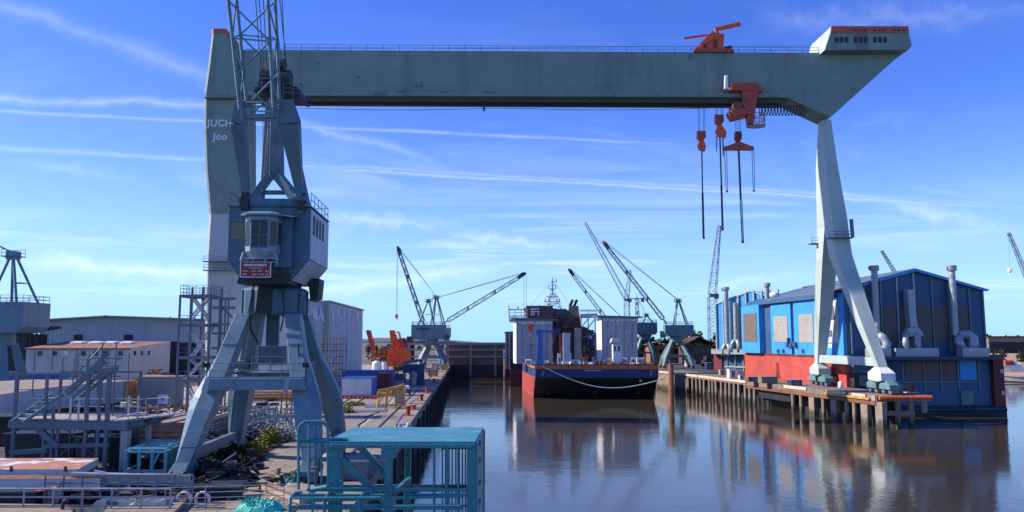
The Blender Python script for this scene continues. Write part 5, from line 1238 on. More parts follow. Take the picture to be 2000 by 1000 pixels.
boxes = [(1092, 712, 7, 22, 'white', 'white box with a dark band on the deck edge'), (1143, 709, 9, 14, 'red', 'red box in the middle of the barge deck'), (1120, 710, 20, 10, 'shiplt', 'long pale pallet stack left of the red box'), (1165, 710, 9, 8, 'olive', 'olive drum box right of the red box'), (1178, 711, 4, 10, 'white', 'slim white post box between red box and cabin'), (1200, 711, 34, 13, 'concrete', 'long grey block in front of the white cabin'), (1219, 705, 9, 12, 'white', 'white cube right of the white cabin'), (1234, 704, 10, 13, 'white', 'bigger white cube near the right tent corner'), (1248, 706, 14, 12, 'shiplt', 'pale grey generator at the right end of the barge deck'), (1032, 709, 12, 10, 'white', 'white crumpled sack pile by the left tent'), (1070, 708, 14, 7, 'shiplt', 'flat grey box beside the blue crane foot'), (1086, 702, 14, 9, 'maroon', 'dark red box behind the white banded box'), (1041, 714, 7, 5, 'net', 'sea-green rope coil at the bow corner')]
for u, v, wpx, hpx, mt, lb in boxes:
    d = 197 + max(0, 716 - v) * 1.4; sc_ = d / F; x = X(u, d); t = thing('deck_box', lb, 'deck box', (x, d, zd), 0, 'boxes on the barge deck')
    w_, h_ = wpx * sc_, hpx * sc_
    m_ = MB(); m_.loft([[(x + a * w_ / 2 * s, d + b * min(1.6, w_) / 2 * s, zd + z) for a, b in ((-1, -1), (1, -1), (1, 1), (-1, 1))] for s, z in ((1, 0), (1, h_ * .85), (.9, h_))]); m_.build('body', M[mt], t)
    m_ = MB(); m_.box((x, d - min(1.6, w_) / 2 - .03, zd + h_ * .45), (w_ * .5, .05, h_ * .3)); m_.box((x, d, zd + .08), (w_ * 1.08, min(1.6, w_) * 1.06, .1)); m_.build('panel', M['greyd'], t)
m_ = MB(); rail_pts = [bp_(.45, .6, zd), bp_(1, .6, zd)]; m_.rail(rail_pts, 1.1, .05, 2.2); m_.build('deck_railing', M['rust'], bg_)
# mooring rope
a_, b_ = bp_(.05, -.25, zd + .1), at(1289, 742, 189.3)
pts = [a_.lerp(b_, k / 24) + V((0, -.35 * math.sin(math.pi * k / 24), -3.3 * math.sin(math.pi * k / 24))) for k in range(25)] + [at(1293, 741, 198), at(1297, 739, 212)]
m_ = MB(); m_.path(pts, .13, 6); tag(m_.build('mooring_rope', M['mooring']), 'pale green mooring rope sagging from the barge bow to the right pier', 'rope')

# ship behind the barge
sh = thing('ship', 'brown ship under repair behind the barge, with pale lattice mast and olive funnel', 'ship', tuple(wa(1090, 728)))
d = 240
def fs(u, v, b=0): return at(u, v, d) + V((0, b, 0))
def sx(pix, b0, b1, mat, name, par=sh):
    m_ = MB(); m_.extr([fs(u, v, b0) for u, v in pix], (0, b1 - b0, 0)); return m_.build(name, mat, par)
sx([(1000, 748), (1170, 748), (1172, 700), (998, 700)], 3, 40, M['dark'], 'hull')
sx([(998, 760), (1172, 760), (1172, 722), (996.5, 722)], 2.7, 2.98, M['maroon'], 'red_boot')
sx([(996.4, 760), (997.6, 760), (996.6, 722), (995.4, 722)], 2.8, 40, M['hullred'], 'red_side')
sx([(1078, 700), (1166, 700), (1160, 655), (1150, 640), (1112, 630), (1078, 640)], 2, 30, M['shipbr'], 'superstructure')
sx([(1028, 640), (1080, 640), (1080, 597), (1028, 597)], 0, 14, M['shipbr'], 'brown_shroud')
m_ = MB()
for v in (604, 609, 614): m_.beam(fs(1037, v, -.15), fs(1053, v, -.15), .3, .45)
m_.build('shroud_gap', M['white'], sh)
sx([(994, 622), (1030, 622), (1030, 626), (996, 629)], -2, 3, M['shiplt'], 'bridge_wing')
m_ = MB(); m_.rail([fs(994, 623, -2), fs(1030, 622, -2)], 2.6, .09, 2, 2); m_.beam(fs(994, 605, -2), fs(1030, 605, -2), .4, .3); m_.beam(fs(994, 598, -2), fs(995, 628, -2), .3); m_.ball(fs(1011, 601, -2), .4); m_.build('wing_railing', M['shiplt'], sh)
m_ = MB(); rr = random.Random(6)
for k in range(9): m_.box(fs(998 + k * 3.4, 620 + rr.uniform(-2, 2), -1), (rr.uniform(.3, .7), .5, rr.uniform(.4, 1.4)))
m_.build('deck_fitting', M['white'], sh)
sx([(1068, 616), (1110, 616), (1112, 608), (1106, 603), (1072, 603)], 1, 9, M['navy'], 'bridge')
sx([(1072, 608.5), (1107, 608.5), (1107, 606), (1072, 606)], .92, 1.0, M['glass'], 'bridge_window')
sx([(1082, 640), (1115, 640), (1112, 616), (1078, 616)], 1.5, 12, M['shipbr'], 'upper_deck')
m_ = MB()
for v in (618, 628, 640, 655, 670, 685): m_.beam(fs(1078, v, 1), fs(1134, v, 1), .8, .22)
for u in (1080, 1092, 1104, 1118, 1130): m_.tube(fs(u, 700, .7), fs(u, 616 if u < 1110 else 640, .7), .1, 5)
rr = random.Random(9)
for k in range(70):
    u, v = rr.uniform(1080, 1160), rr.uniform(645, 700); m_.box(fs(u, v, 1.2 + rr.uniform(0, .4)), (rr.uniform(.3, 1.6), .4, rr.uniform(.2, 1.2)))
for k in range(30):
    u, v = rr.uniform(1078, 1112), rr.uniform(617, 640); m_.box(fs(u, v, 1.0), (rr.uniform(.3, 1.2), .6, rr.uniform(.2, .8)))
for k in range(60):
    u, v = rr.uniform(1078, 1164), rr.uniform(640, 700); m_.beam(fs(u, v, 1.0), fs(u + rr.uniform(-9, 9), v + rr.uniform(-9, 9), 1.0 + rr.uniform(0, .5)), .22)
m_.build('deck_structure', M['shipbr'], sh)
for k in range(26):
    u, v = rr.uniform(1080, 1162), rr.uniform(645, 702); m_ = MB(); m_.box(fs(u, v, .2 - .012 * k), (rr.uniform(.4, 1.2), .5, rr.uniform(.5, 2.0))); m_.build('deck_locker', M[rr.choice(['shiplt', 'greyd', 'red', 'olive', 'navy', 'grey'])], sh)
for k in range(14):
    u = rr.uniform(1030, 1110); v = rr.uniform(598, 640) if u < 1078 else rr.uniform(618, 640); m_ = MB(); m_.box(fs(u, v, (-.1 if u < 1078 else .9) - .01 * k), (rr.uniform(.3, 1.5), .3, rr.uniform(.3, 1.2))); m_.build('hull_patch', M[rr.choice(['rust', 'shipbr', 'greyd', 'dark'])], sh)
m_ = MB()
m_.lattice(fs(1082, 606, 4), fs(1080, 572, 4), 5.2, 3.0, 1.4, 1.0, 5, .14, .09, up=V((0, 1, 0)))
m_.tube(fs(1080, 574, 4), fs(1080, 540, 4), .35, 6, .15)
m_.build('mast', M['shiplt'], sh)
m_ = MB()
for v, a, b in ((588, 1064, 1096), (578, 1068, 1092), (563, 1074, 1087), (555, 1076, 1086), (549, 1077, 1085)): m_.beam(fs(a, v, 4), fs(b, v, 4), .25, .22)
for u, v in ((1088, 548), (1073, 561), (1087, 560), (1074, 586), (1094, 586), (1066, 586)): m_.tube(fs(u, v + 2, 4), fs(u, v - 5, 4), .14, 5)
m_.build('mast_yard', M['greyd'], sh)
sx([(1109, 640), (1133, 640), (1133, 622), (1131, 597), (1114, 596), (1110, 620)], 2, 8, M['olive'], 'funnel')
sx([(1114, 660), (1136, 660), (1134, 621), (1124, 621), (1116, 634)], 1.6, 1.95, M['maroon'], 'funnel_base')
m_ = MB()
for u in (1114.5, 1123): m_.tube(fs(u, 598, 4), fs(u + 6, 584, 4), .42, 8)
m_.build('exhaust_pipe', M['dark'], sh)
m_ = MB(); m_.beam(fs(1133, 606, 2), fs(1166, 606, 2), .3, .3); m_.extr([fs(1133, 613, 0), fs(1167, 612, 0), fs(1167, 620, 0), (fs(1133, 621, 0))], (0, 4, 0)); m_.rail([fs(1133, 613, 0), fs(1166, 613, 0)], 1.3, .06, 2.4)
for u in (1136, 1150, 1164): m_.beam(fs(u, 700, 2), fs(u, 620, 2), .3)
for a, b in (((1136, 640), (1150, 622)), ((1150, 640), (1164, 622)), ((1136, 660), (1164, 650)), ((1136, 652), (1164, 652))): m_.beam(fs(*a, 2), fs(*b, 2), .3)
m_.build('gangway_gantry', M['shiplt'], sh)
sx([(1136, 700), (1168, 700), (1168, 653), (1136, 655)], 3, 12, M['navy'], 'aft_house')
# grey frame hut left of the barge
fh = thing('quay_frame_hut', 'narrow grey frame hut with a flat roof left of the barge tent', 'hut', gat(992, 262))
d = 262
m_ = MB(); m_.extr([at(986, 652, d), at(1003, 651, d), at(1003, 647, d), at(985, 648, d)], (0, 5, 0)); m_.build('roof', M['greyd'], fh)
m_ = MB(); m_.extr([at(989, 720, d), at(1001, 720, d), at(1001, 651, d), at(989, 652, d)], (0, 4, 0)); m_.build('wall', M['screen'], fh)
m_ = MB()
for u in (988, 995, 1002): m_.beam(at(u, 720, d - .3), at(u, 651, d - .3), .45)
m_.build('post', M['shiplt'], fh)

# ------------------------------------------------------------------ right pier on piles
P0, P1 = gr(1284, 724), gr(1712, 773)
pe = (P1 - P0).normalized(); pn = V((-pe.y, pe.x, 0))
if pn.x < 0: pn = -pn
PL = (P1 - P0).length
def pp(s, t, z=0.0): return P0 + pe * s + pn * t + V((0, 0, z))
pier = thing('pier', 'right-hand concrete pier on brown piles with a pale worn edge, under the gantry leg', 'pier', tuple(pp(PL * .6, 3)))
def pext(s0, s1, t0, t1, z0, z1, mat, name):
    m_ = MB(); m_.extr([pp(s0, t0, z0), pp(s1, t0, z0), pp(s1, t1, z0), pp(s0, t1, z0)], (0, 0, z1 - z0)); return m_.build(name, mat, pier)
pext(-90, PL, 0, 8.2, -.9, 0, paint('brown_worn_deck', (.20, .155, .125), .9, .25, .3, .5, (.06, .05, .045), bump=.4), 'deck')
pext(-90, 30, 8.2, 60, -1.0, -.02, M['shaded_dirt'], 'yard_deck')
light = paint('pale_worn_edge_beam', (.62, .45, .33), .85, .2, .5, .35, (.2, .13, .09), rust=.12)
for s0, s1, t in ((-90, PL * .30, 0), (PL * .30 + .3, PL * .56, 0), (PL * .72, PL * .80, 0)):
    pext(s0, s1, -.22, -.02, -.50, .08, light, 'edge_beam')
pext(PL * .86, PL * .985, -.35, -.02, -.75, -.45, M['yellow'], 'yellow_rubbing_strip')
pext(PL * .865, PL * .92, -.3, -.03, -.38, .05, light, 'edge_beam'); pext(PL * .94, PL * .975, -.3, -.03, -.38, .05, light, 'edge_beam')
pext(PL * .56 + .2, PL, -.22, -.03, -1.5, -.92, M['rust'], 'lower_waling')
rr = random.Random(31)
s_ = -12.0
while s_ < PL + .2:
    gap = PL * .60 < s_ < PL * .73
    if not gap:
        wide = s_ > PL * .78 and rr.random() < .45
        m_ = MB(); q = pp(s_, .25); r_ = .38
        if wide: m_.extr([pp(s_, -.1, -.95), pp(s_ + 1.9, -.1, -.95), pp(s_ + 1.9, .6, -.95), pp(s_, .6, -.95)], (0, 0, -7))
        else: m_.tube(q - V((0, 0, .9)), q - V((0, 0, 8)), r_, 10)
        m_.build('pile', M['pile'], pier)
        if wide: s_ += 1.6
    s_ += rr.uniform(2.0, 3.4) if s_ > PL * .25 else rr.uniform(3, 4)
pext(-90, PL * .22, -.02, .5, -6.5, -.92, M['pile'], 'quay_face')
pext(PL * .22, PL - .6, 3.2, 3.6, -6.5, -.92, M['dark'], 'back_wall')
pext(PL * .60, PL * .73, .6, 3.0, -3.2, -.92, M['dark'], 'recess_beam')
# round pier head with orange fender beam
hd = V((P1.x, P1.y, QZ))
m_ = MB(); m_.bb(P1.x - .2, P1.x + 8.6, P1.y + .2, P1.y + 5, QZ - .8, QZ - .015); m_.build('pier_head', M['concrete'], pier)
m_ = MB(); m_.tube((P1.x + .3, P1.y - .15, QZ - .3), (P1.x + 8.6, P1.y - .1, QZ - .25), .33, 10); m_.build('orange_fender_beam', M['lifebuoy'], pier)
for k in range(4):
    m_ = MB(); x = P1.x + 1.4 + k * 2.1; m_.tube((x, P1.y + .6, QZ - .8), (x, P1.y + .6, -4 if k in (1, 2) else 2.3), .45, 10); m_.build('pile', M['pile'], pier)
m_ = MB(); m_.bb(P1.x + 1.0, P1.x + 6.0, P1.y + .2, P1.y + 2.2, 1.9, 2.6); m_.build('pile_cap', M['pile'], pier)
m_ = MB(); m_.rail([pp(PL * .58, 1.0), pp(PL * .72, 1.0)], 1.0, .04, 2); m_.build('railing', M['rust'], pier)
# things standing on the pier
def pspot(u, v): return tuple(gr(u, v))
t = thing('yellow_bollard', 'stubby orange-yellow bollard at the pier head', 'bollard', pspot(1751, 768), 0)
m_ = MB(); m_.loft([[(r_ * math.cos(2 * math.pi * k / 12), r_ * math.sin(2 * math.pi * k / 12), z) for k in range(12)] for r_, z in ((.5, 0), (.38, .1), (.36, .7), (.55, .9), (.5, 1.05))]); m_.build('post', M['yellow'], t, local=True); m_ = MB(); m_.box((0, 0, .04), (1.3, 1.3, .08)); m_.build('base_plate', M['rust'], t, local=True)
t = thing('red_bollard', 'twin red bollard on a pale base at the end of the pier head', 'bollard', pspot(1780, 767), 0)
for x in (-.45, .45):
    m_ = MB(); m_.loft([[(x + r_ * math.cos(2 * math.pi * k / 12), r_ * math.sin(2 * math.pi * k / 12), z) for k in range(12)] for r_, z in ((.36, .1), (.3, .9), (.42, 1.0), (.38, 1.15))]); m_.build('post', M['red'], t, local=True)
m_ = MB(); m_.box((0, 0, .06), (2.2, 1.2, .12)); m_.build('base_plate', M['shiplt'], t, local=True)
t = thing('grey_winch_box', 'low grey winch box between the yellow and red bollards', 'winch', pspot(1765, 764), 0)
m_ = MB(); m_.box((0, 0, .6), (1.6, 1.0, 1.0)); m_.tube((-.9, -.6, .6), (.9, -.6, .6), .3, 10); m_.build('body', M['olive'], t, local=True, bevel=.04)
t = thing('white_buoy', 'white rounded buoy standing on the pier edge below the gantry tie beam', 'buoy', pspot(1642, 759), 0)
m_ = MB(); m_.loft([[(r_ * math.cos(2 * math.pi * k / 14), r_ * math.sin(2 * math.pi * k / 14), z) for k in range(14)] for r_, z in ((.2, 0), (.42, .15), (.46, .6), (.42, 1.1), (.2, 1.35))]); m_.build('body', M['white'], t, local=True, smooth=True)
t = thing('lamp_post', 'thin lamp post on the pier between the gantry leg feet', 'lamp post', pspot(1662, 752), 0)
m_ = MB(); m_.tube((0, 0, 0), (0, 0, 7), .09, 6); m_.beam((0, 0, 7), (.6, 0, 7.1), .1); m_.build('pole', M['greyd'], t, local=True); m_ = MB(); m_.box((.7, 0, 7.05), (.6, .3, .2)); m_.build('lamp_head', M['grey'], t, local=True)
t = thing('red_mobile_crane', 'small red-brown jib crane leaning left beside the gantry leg on the pier', 'jib crane', pspot(1585, 742), 0)
b0 = gr(1585, 742); d = b0.y
m_ = MB(); m_.lattice(at(1582, 724, d), at(1546, 708, d), .5, .5, .3, .3, 8, .07, .045); m_.box(at(1548, 709, d), (.9, .5, .6)); m_.build('jib', M['rust'], t)
m_ = MB(); m_.box(at(1584, 735, d), (2.0, 1.6, 1.6)); m_.beam(at(1575, 742, d), at(1590, 742, d), 1.4, .3); m_.build('base', M['greyd'], t)
m_ = MB(); m_.beam(at(1535, 742, d + 2), at(1570, 731, d + 2), .12); m_.beam(at(1530, 728, d + 2), at(1556, 742, d + 2), .12); m_.rail([at(1518, 742, d + 2), at(1572, 742, d + 2)], 1.2, .05, 1.2); m_.build('guard_frame', M['rust'], t)
pb = [(1430, 739, 1.9, 2.1, 'white', 'white cabinet on the pier left of the red hull wall'), (1448, 742, 1.1, 1.0, 'shiplt', 'low pale box right of the white cabinet'), (1348, 716, 3.2, 2.2, 'shiplt', 'pale grey skip on the pier near the green dock crane'), (1364, 709, 5.4, 2.6, 'white', 'long white container behind the dark loader'), (1385, 722, 1.9, 2.0, 'navy', 'navy drum stack beside the dark loader'), (1470, 746, 2.6, 1.0, 'rust', 'rust-brown pallet on the pier in front of the red hull'), (1500, 749, 3.4, 1.3, 'olive', 'olive tarped pallet on the pier in front of the red hull'), (1552, 753, 2.2, 1.0, 'navy', 'low blue tray beside the red jib crane'), (1612, 752, 1.6, 2.2, 'greyd', 'dark grey cabinet between gantry foot and white buoy'), (1680, 757, 3.2, 2.8, 'dark', 'black generator between the gantry feet'), (1303, 712, 1.6, 1.5, 'white', 'white box under the green dock crane'), (1410, 733, 1.3, 1.3, 'concrete', 'sandy box at the pier edge left of the white cabinet')]
for u, v, w_, h_, mt, lb in pb:
    p = gr(u, v); t = thing('pier_box', lb, 'box', tuple(p), QA, 'boxes and cabinets on the right pier')
    m_ = MB(); m_.box((0, 0, h_ / 2 + .08), (w_, min(w_, 2.2), h_)); m_.build('body', M[mt], t, local=True, bevel=.05)
    m_ = MB(); m_.box((0, -min(w_, 2.2) / 2 - .02, h_ * .5), (w_ * .42, .04, h_ * .7)); m_.build('door', M['greyd'], t, local=True)
    m_ = MB(); m_.box((0, 0, h_ + .11), (w_ * 1.06, min(w_, 2.2) * 1.06, .07)); m_.build('lid', M['grey'], t, local=True)
t = thing('wheel_loader', 'dark wheel loader parked on the right pier by the white container', 'loader', pspot(1383, 716), R(20))
m_ = MB(); m_.box((0, 0, 1.5), (4.2, 2.2, 1.2)); m_.box((-.4, 0, 2.7), (1.7, 1.8, 1.5)); m_.build('body', M['dark'], t, local=True, bevel=.1)
m_ = MB(); m_.beam((2.0, 0, 1.6), (3.6, 0, .9), .4); m_.extr([(3.4, -1.2, .3), (4.2, -1.2, .2), (4.0, -1.2, 1.3), (3.5, -1.2, 1.1)], (0, 2.4, 0)); m_.build('bucket', M['rust'], t, local=True)
for sx_ in (-1.3, 1.3):
    for sy in (-1, 1): m_ = MB(); m_.tube((sx_, sy * .85, .75), (sx_, sy * 1.25, .75), .75, 14); m_.build('wheel', M['dark'], t, local=True)
# brick sheds behind
d = 305
def shed(label, u0, u1, ve, vr, d, dep, wall):
    t = thing('brick_shed', label, 'shed', gat((u0 + u1) / 2, d), 0, 'brick sheds behind the right pier')
    m_ = MB(); m_.bb(X(u0, d), X(u1, d), d, d + dep, QZ - .05, Zp(ve, d)); m_.build('wall', wall, t)
    um = (u0 + u1) / 2
    m_ = MB(); m_.extr([V((X(u0 - 5, d), d - 1, Zp(ve + .5, d))), V((X(um, d), d - 1, Zp(vr, d))), V((X(u1 + 5, d), d - 1, Zp(ve + .5, d))), V((X(u1 + 5, d), d - 1, Zp(ve - 1.5, d))), V((X(um, d), d - 1, Zp(vr - 2, d))), V((X(u0 - 5, d), d - 1, Zp(ve - 1.5, d)))], (0, dep + 2, 0)); m_.build('roof', M['tiledk'], t)
    for k in range(4): m_ = MB(); uu = u0 + (u1 - u0) * (k + .5) / 4; m_.box((X(uu, d), d - .05, Zp(ve + 12, d)), (1.9, .12, 1.6)); m_.build('window', M['glass'], t)
shed('long brick shed with a low roof behind the green dock crane', 1268, 1325, 674, 666, 318, 16, M['brick'])
shed('dark gabled shed with a brown roof right of the green dock crane', 1338, 1388, 673, 659, 300, 14, M['tiledk'])

# draught marks, portholes and rails on the barge and ship
for q in (.06, .94):
    for k in range(7):
        m_ = MB(); p = bp_(q, -.06, zd - 1.3 - k * .55); m_.box(p + V((0, .0 + k * .0, 0)), (.5, .06, .2))
        if zd - 1.3 - k * .55 > zd - 2.1: m_.build('draught_mark', M['shiplt'], bg_)
m_ = MB(); m_.rail([bp_(.0, .5, zd), bp_(.44, .5, zd)], 1.1, .045, 2.4); m_.build('bow_railing', M['greyd'], bg_)
m_ = MB(); m_.rail([bp_(.01, 1, zd), bp_(.01, 44, zd)], 1.1, .045, 2.6); m_.build('side_railing', M['greyd'], bg_)
for k in range(9):
    m_ = MB(); p = fs(1084 + k * 8.5, 648, 1.9); m_.tube(p, p + V((0, -.15, 0)), .32, 10); m_.build('porthole', M['glass'], sh)
for (u0, v0), (u1, v1) in (((1080, 545), (1034, 600)), ((1080, 545), (1118, 598)), ((1080, 560), (1060, 606)), ((1080, 560), (1104, 604))):
    m_ = MB(); m_.tube(fs(u0, v0, 4), fs(u1, v1, 4), .05, 4); m_.build('mast_stay', M['rope'], sh)
rr = random.Random(19)
for k in range(16):
    x = rr.uniform(.06, .97); s = rr.uniform(2, 12); h = rr.uniform(.4, 1.3); p = bp_(x, s, zd + h / 2); m_ = MB(); m_.box(p, (rr.uniform(.4, 1.6), rr.uniform(.4, 1.4), h), rr.uniform(0, 1)); m_.build('deck_gear', M[rr.choice(['white', 'shiplt', 'rust', 'grey', 'olive', 'white'])], bg_)
for k in range(5):
    x = .1 + k * .2; p = bp_(x, 1.1, zd); m_ = MB(); m_.cyl(p, .28, .8, 10); m_.cyl(p + V((0, 0, .7)), .38, .15, 10); m_.build('bollard', M['dark'], bg_)
# ------------------------------------------------------------------ boiler barge: red hull with a blue clad plant building
fa = R(3.4)
fe = V((-math.sin(fa), math.cos(fa), 0)); fr = V((math.cos(fa), math.sin(fa), 0))
FN = V((X(1650, 150), 150, 0))
def bq(s, t, z): return FN + fe * s + fr * t + V((0, 0, z))
def su(u, t=0.0):
    k = (u - 1000) / F; o = FN + fr * t
    return (o.x - k * o.y) / (k * fe.y - fe.x)
def tu(u, s=0.0):
    k = (u - 1000) / F; o = FN + fe * s
    return (k * o.y - o.x) / (fr.x - k * fr.y)
ZL, ZE, ZR, W_ = 10.7, 23.2, 26.9, 27.3
pb_ = thing('boiler_barge', 'bright blue clad plant building with silver ducts on a red hull, behind the right pier', 'floating building', tuple(bq(10, 10, 0)))
def bext(s0, s1, t0, t1, z0, z1, mat, name, par=None, **kw):
    m_ = MB(); m_.extr([bq(s0, t0, z0), bq(s1, t0, z0), bq(s1, t1, z0), bq(s0, t1, z0)], (0, 0, z1 - z0)); return m_.build(name, mat, par or pb_, **kw)
SF = su(1456)
hullr = bext(0, SF + 1, -.35, W_ + .2, -2, ZL - .02, M['hullred'], 'hull')
m_ = MB(); m_.extr([bq(.1, 0, ZL), bq(.1, W_, ZL), bq(.1, W_, ZE), bq(.1, W_ / 2, ZR), bq(.1, 0, ZE)], fe * (SF - .1)); bld = m_.build('plant_building', M['bluedk'], pb_)
# roof sheets with dark fascia
m_ = MB()
m_.extr([bq(-.6, -1.0, ZE - .15), bq(-.6, W_ / 2, ZR + .12), bq(-.6, W_ / 2, ZR + .42), bq(-.6, -1.0, ZE + .12)], fe * (SF - 14)); m_.extr([bq(-.6, W_ + .6, ZE - .1), bq(-.6, W_ + .6, ZE + .15), bq(-.6, W_ / 2 + .01, ZR + .41), bq(-.6, W_ / 2 + .01, ZR + .12)], fe * (SF - 2)); m_.build('roof', M['greyd'], bld)
m_ = MB(); m_.beam(bq(su(1640), -.7, ZE - .75), bq(su(1492), -.7, ZE - .45), .9, 1.0); m_.build('eave_box', M['bluedk'], bld)
m_ = MB(); m_.beam(bq(-.7, -.3, ZE - .05), bq(-.7, W_ / 2, ZR + .05), .12, .45); m_.beam(bq(-.7, W_ / 2, ZR + .05), bq(-.7, W_ + .2, ZE - .05), .12, .45); m_.build('gable_trim', M['bluebld'], bld)
# long side: bays in the sunlit blue tone, dark joints, louvres
def sbay(u0, u1, t, z0, z1, mat, name, par=None):
    s0, s1 = su(u0), su(u1); return bext(min(s0, s1), max(s0, s1), -t, -.02 if t < 1 else -.03, z0, z1, mat, name, par or bld)
def zs(v, u): p = bq(su(u), 0, 0); return at(u, v, p.y).z
b1 = sbay(1457, 1492, 1.4, ZL + .05, ZE - .9, M['bluebld'], 'bay')
b2 = sbay(1508, 1547, .5, ZL + .05, ZE - 1.3, M['bluebld'], 'bay')
b3 = sbay(1553, 1596, .5, ZL + .05, ZE - 1.3, M['bluebld'], 'bay')
b4 = sbay(1600, 1648.5, .5, ZL + .05, ZE - .5, M['bluebld'], 'bay')
def patch(u0, u1, v0, v1, off, th, mat, name, par):
    s0, s1 = su(u0), su(u1); um = (u0 + u1) / 2; z0, z1 = zs(v1, um), zs(v0, um)
    return bext(min(s0, s1), max(s0, s1), -off - th, -off + .02, z0, z1, mat, name, par)
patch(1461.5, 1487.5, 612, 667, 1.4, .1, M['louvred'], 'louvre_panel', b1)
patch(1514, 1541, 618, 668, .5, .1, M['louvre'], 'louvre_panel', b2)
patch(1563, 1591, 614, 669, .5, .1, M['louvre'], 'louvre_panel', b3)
patch(1611, 1641, 588, 669, .5, .1, M['shiplt'], 'pale_wall_panel', b4)
for u0, u1, v0, v1 in ((1625, 1634, 598, 624), (1611, 1628, 645, 657)): patch(u0, u1, v0, v1, .6, .12, M['greyd'], 'window', b4)
patch(1620, 1627, 672, 680, .5, .1, M['white'], 'sign_plate', b4)
m_ = MB()
for u, v in ((1543, 673), (1550, 675), (1557, 673)): m_.tube(bq(su(u), -.5, zs(v, u)), bq(su(u), -1.2, zs(v, u)), .6, 8)
for u in (1523, 1533, 1572): m_.beam(bq(su(u), -.9, zs(690, u)), bq(su(u), -.9, zs(682, u)), .35)
m_.beam(bq(su(1544), -.7, zs(660, 1544)), bq(su(1544), -.7, zs(672, 1544)), .8, .6); m_.build('vent_pipe', M['bluedk'], bld)
for u in (1516, 1622):
    p_ = bext(su(u + 4) , su(u - 2), -.42, -.36, ZL - 5.4, ZL - 2.0, M['maroon'], 'door', hullr)
bext(su(1648), SF, -.5, -.36, ZL - .35, ZL - .03, M['maroon'], 'rubbing_strake', hullr)
# front gable: ribs, dark brown louvres
z1l, z0l = at(1783, 591, 150).z, at(1783, 668, 150).z
gcols = (1688, 1720, 1752, 1785, 1820, 1852, 1892)
for a, b in zip(gcols, gcols[1:]):
    t0, t1 = tu(a) + .35, tu(b) - .35
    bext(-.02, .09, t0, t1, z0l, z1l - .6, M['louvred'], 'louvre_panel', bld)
for u in (1660, 1688, 1720, 1752, 1785, 1820, 1852, 1892, 1919):
    t = tu(u); zt = ZE + (ZR - ZE) * (1 - abs(t - W_ / 2) / (W_ / 2)) - .35
    bext(-.22, .08, t - .14, t + .14, ZL + .5, zt, M['green'] if u not in (1785, 1752) else M['golil'], 'rib', bld)
# ledge with duct plenums, lower recessed blue wall, pontoon, wing in shaded red
bext(-4.0, 0, .5, W_ + .3, ZL - .5, ZL + .05, M['navy'], 'ledge', pb_)
low = bext(-1.2, -.05, .6, W_ - .6, 1.65, ZL - .52, M['bluedk'], 'lower_wall', pb_)
for u0, u1, v0, v1, mt in ((1700, 1748, 704, 742, 'navy'), (1760, 1795, 704, 742, 'louvred'), (1800, 1826, 704, 742, 'louvred'), (1832, 1858, 704, 742, 'louvred'), (1866, 1898, 704, 742, 'bluebld')):
    s = -1.2; t0, t1 = tu(u0, s), tu(u1, s); d_ = bq(s, t0, 0).y
    bext(s - .1, s + .02, t0, t1, at(u0, v1, d_).z, at(u0, v0, d_).z, M[mt], 'wall_panel', low)
for u in (1755, 1797, 1829, 1862, 1902):
    t = tu(u, -1.2); bext(-1.42, -1.15, t - .14, t + .14, 4.4, ZL - .55, M['green'], 'rib', low)
bext(-1.5, -1.18, tu(1700, -1.2), tu(1903, -1.2), 5.9, 6.15, M['green'], 'rail_band', low)
bext(-1.6, -1.18, tu(1864, -1.2), tu(1888, -1.2), 1.8, 4.4, M['green'], 'grey_hatch', low)
bext(-2.2, -.3, .2, W_ + 1.5, -2, 1.6, M['dark'], 'pontoon', pb_)
bext(-2.1, SF, W_ - .5, W_ + 1.5, 1.62, ZL + .3, M['maroon'], 'wing_wall', pb_)  # hull end, its shade put into a darker red
for z in (4.0, 8.0):
    m_ = MB(); p = bq(-2.15, W_ + 1.0, z); m_.box(p, (.5, .2, .7)); m_.build('draught_mark', M['shiplt'], pb_)
m_ = MB(); m_.tube(bq(-2.4, 3, 1.0), bq(-2.4, W_ + 1.3, 1.0), .3, 8); m_.build('rubbing_bar', M['navy'], pb_)
def fz(v, s=-1.4): return at(1780, v, bq(s, 13, 0).y).z
def chimney(u, v0, v1, s, r, par=pb_, t=None, dd=None):
    t = tu(u, s) if t is None else t
    p, q = bq(s, t, fz(v1, s)), bq(s, t, fz(v0, s))
    m_ = MB(); m_.tube(p, q, r, 16); m_.build('chimney', M['duct'], par)
    m_ = MB(); m_.tube(q + V((0, 0, -.2)), q + V((0, 0, .75)), r * 1.5, 16); m_.tube(q + V((-1.0, 0, .3)), q + V((.2, 0, .3)), .35, 8); m_.build('chimney_cap', M['grey'], par)
    m_ = MB()
    for k in range(4): zq = p.z + (q.z - p.z) * (k + .5) / 4; m_.tube(V((p.x, p.y, zq)), V((p.x, p.y, zq + .2)), r * 1.08, 16); m_.beam(V((p.x, p.y, zq + .1)), V((p.x, p.y, zq + .1)) + fe * 1.3, .2)
    m_.build('clamp', M['grey'], par)
chimney(1710, 527, 656, -1.4, .58); chimney(1862, 526, 655, -1.4, .58)
def duct(pts, r, name='duct', sq=False, wd=None):
    P = [bq(s, tu(u, s), fz(v, s)) for u, v, s in pts]; m_ = MB()
    if sq:
        for a, b in zip(P, P[1:]): m_.beam(a, b, wd or r, r)
    else: m_.path(P, r, 12)
    return m_.build(name, M['duct'], pb_, smooth=not sq)
duct([(1776, 566, -1.3), (1776, 612, -1.3), (1778, 640, -1.5)], 1.9, sq=True, wd=1.3, name='riser_duct')
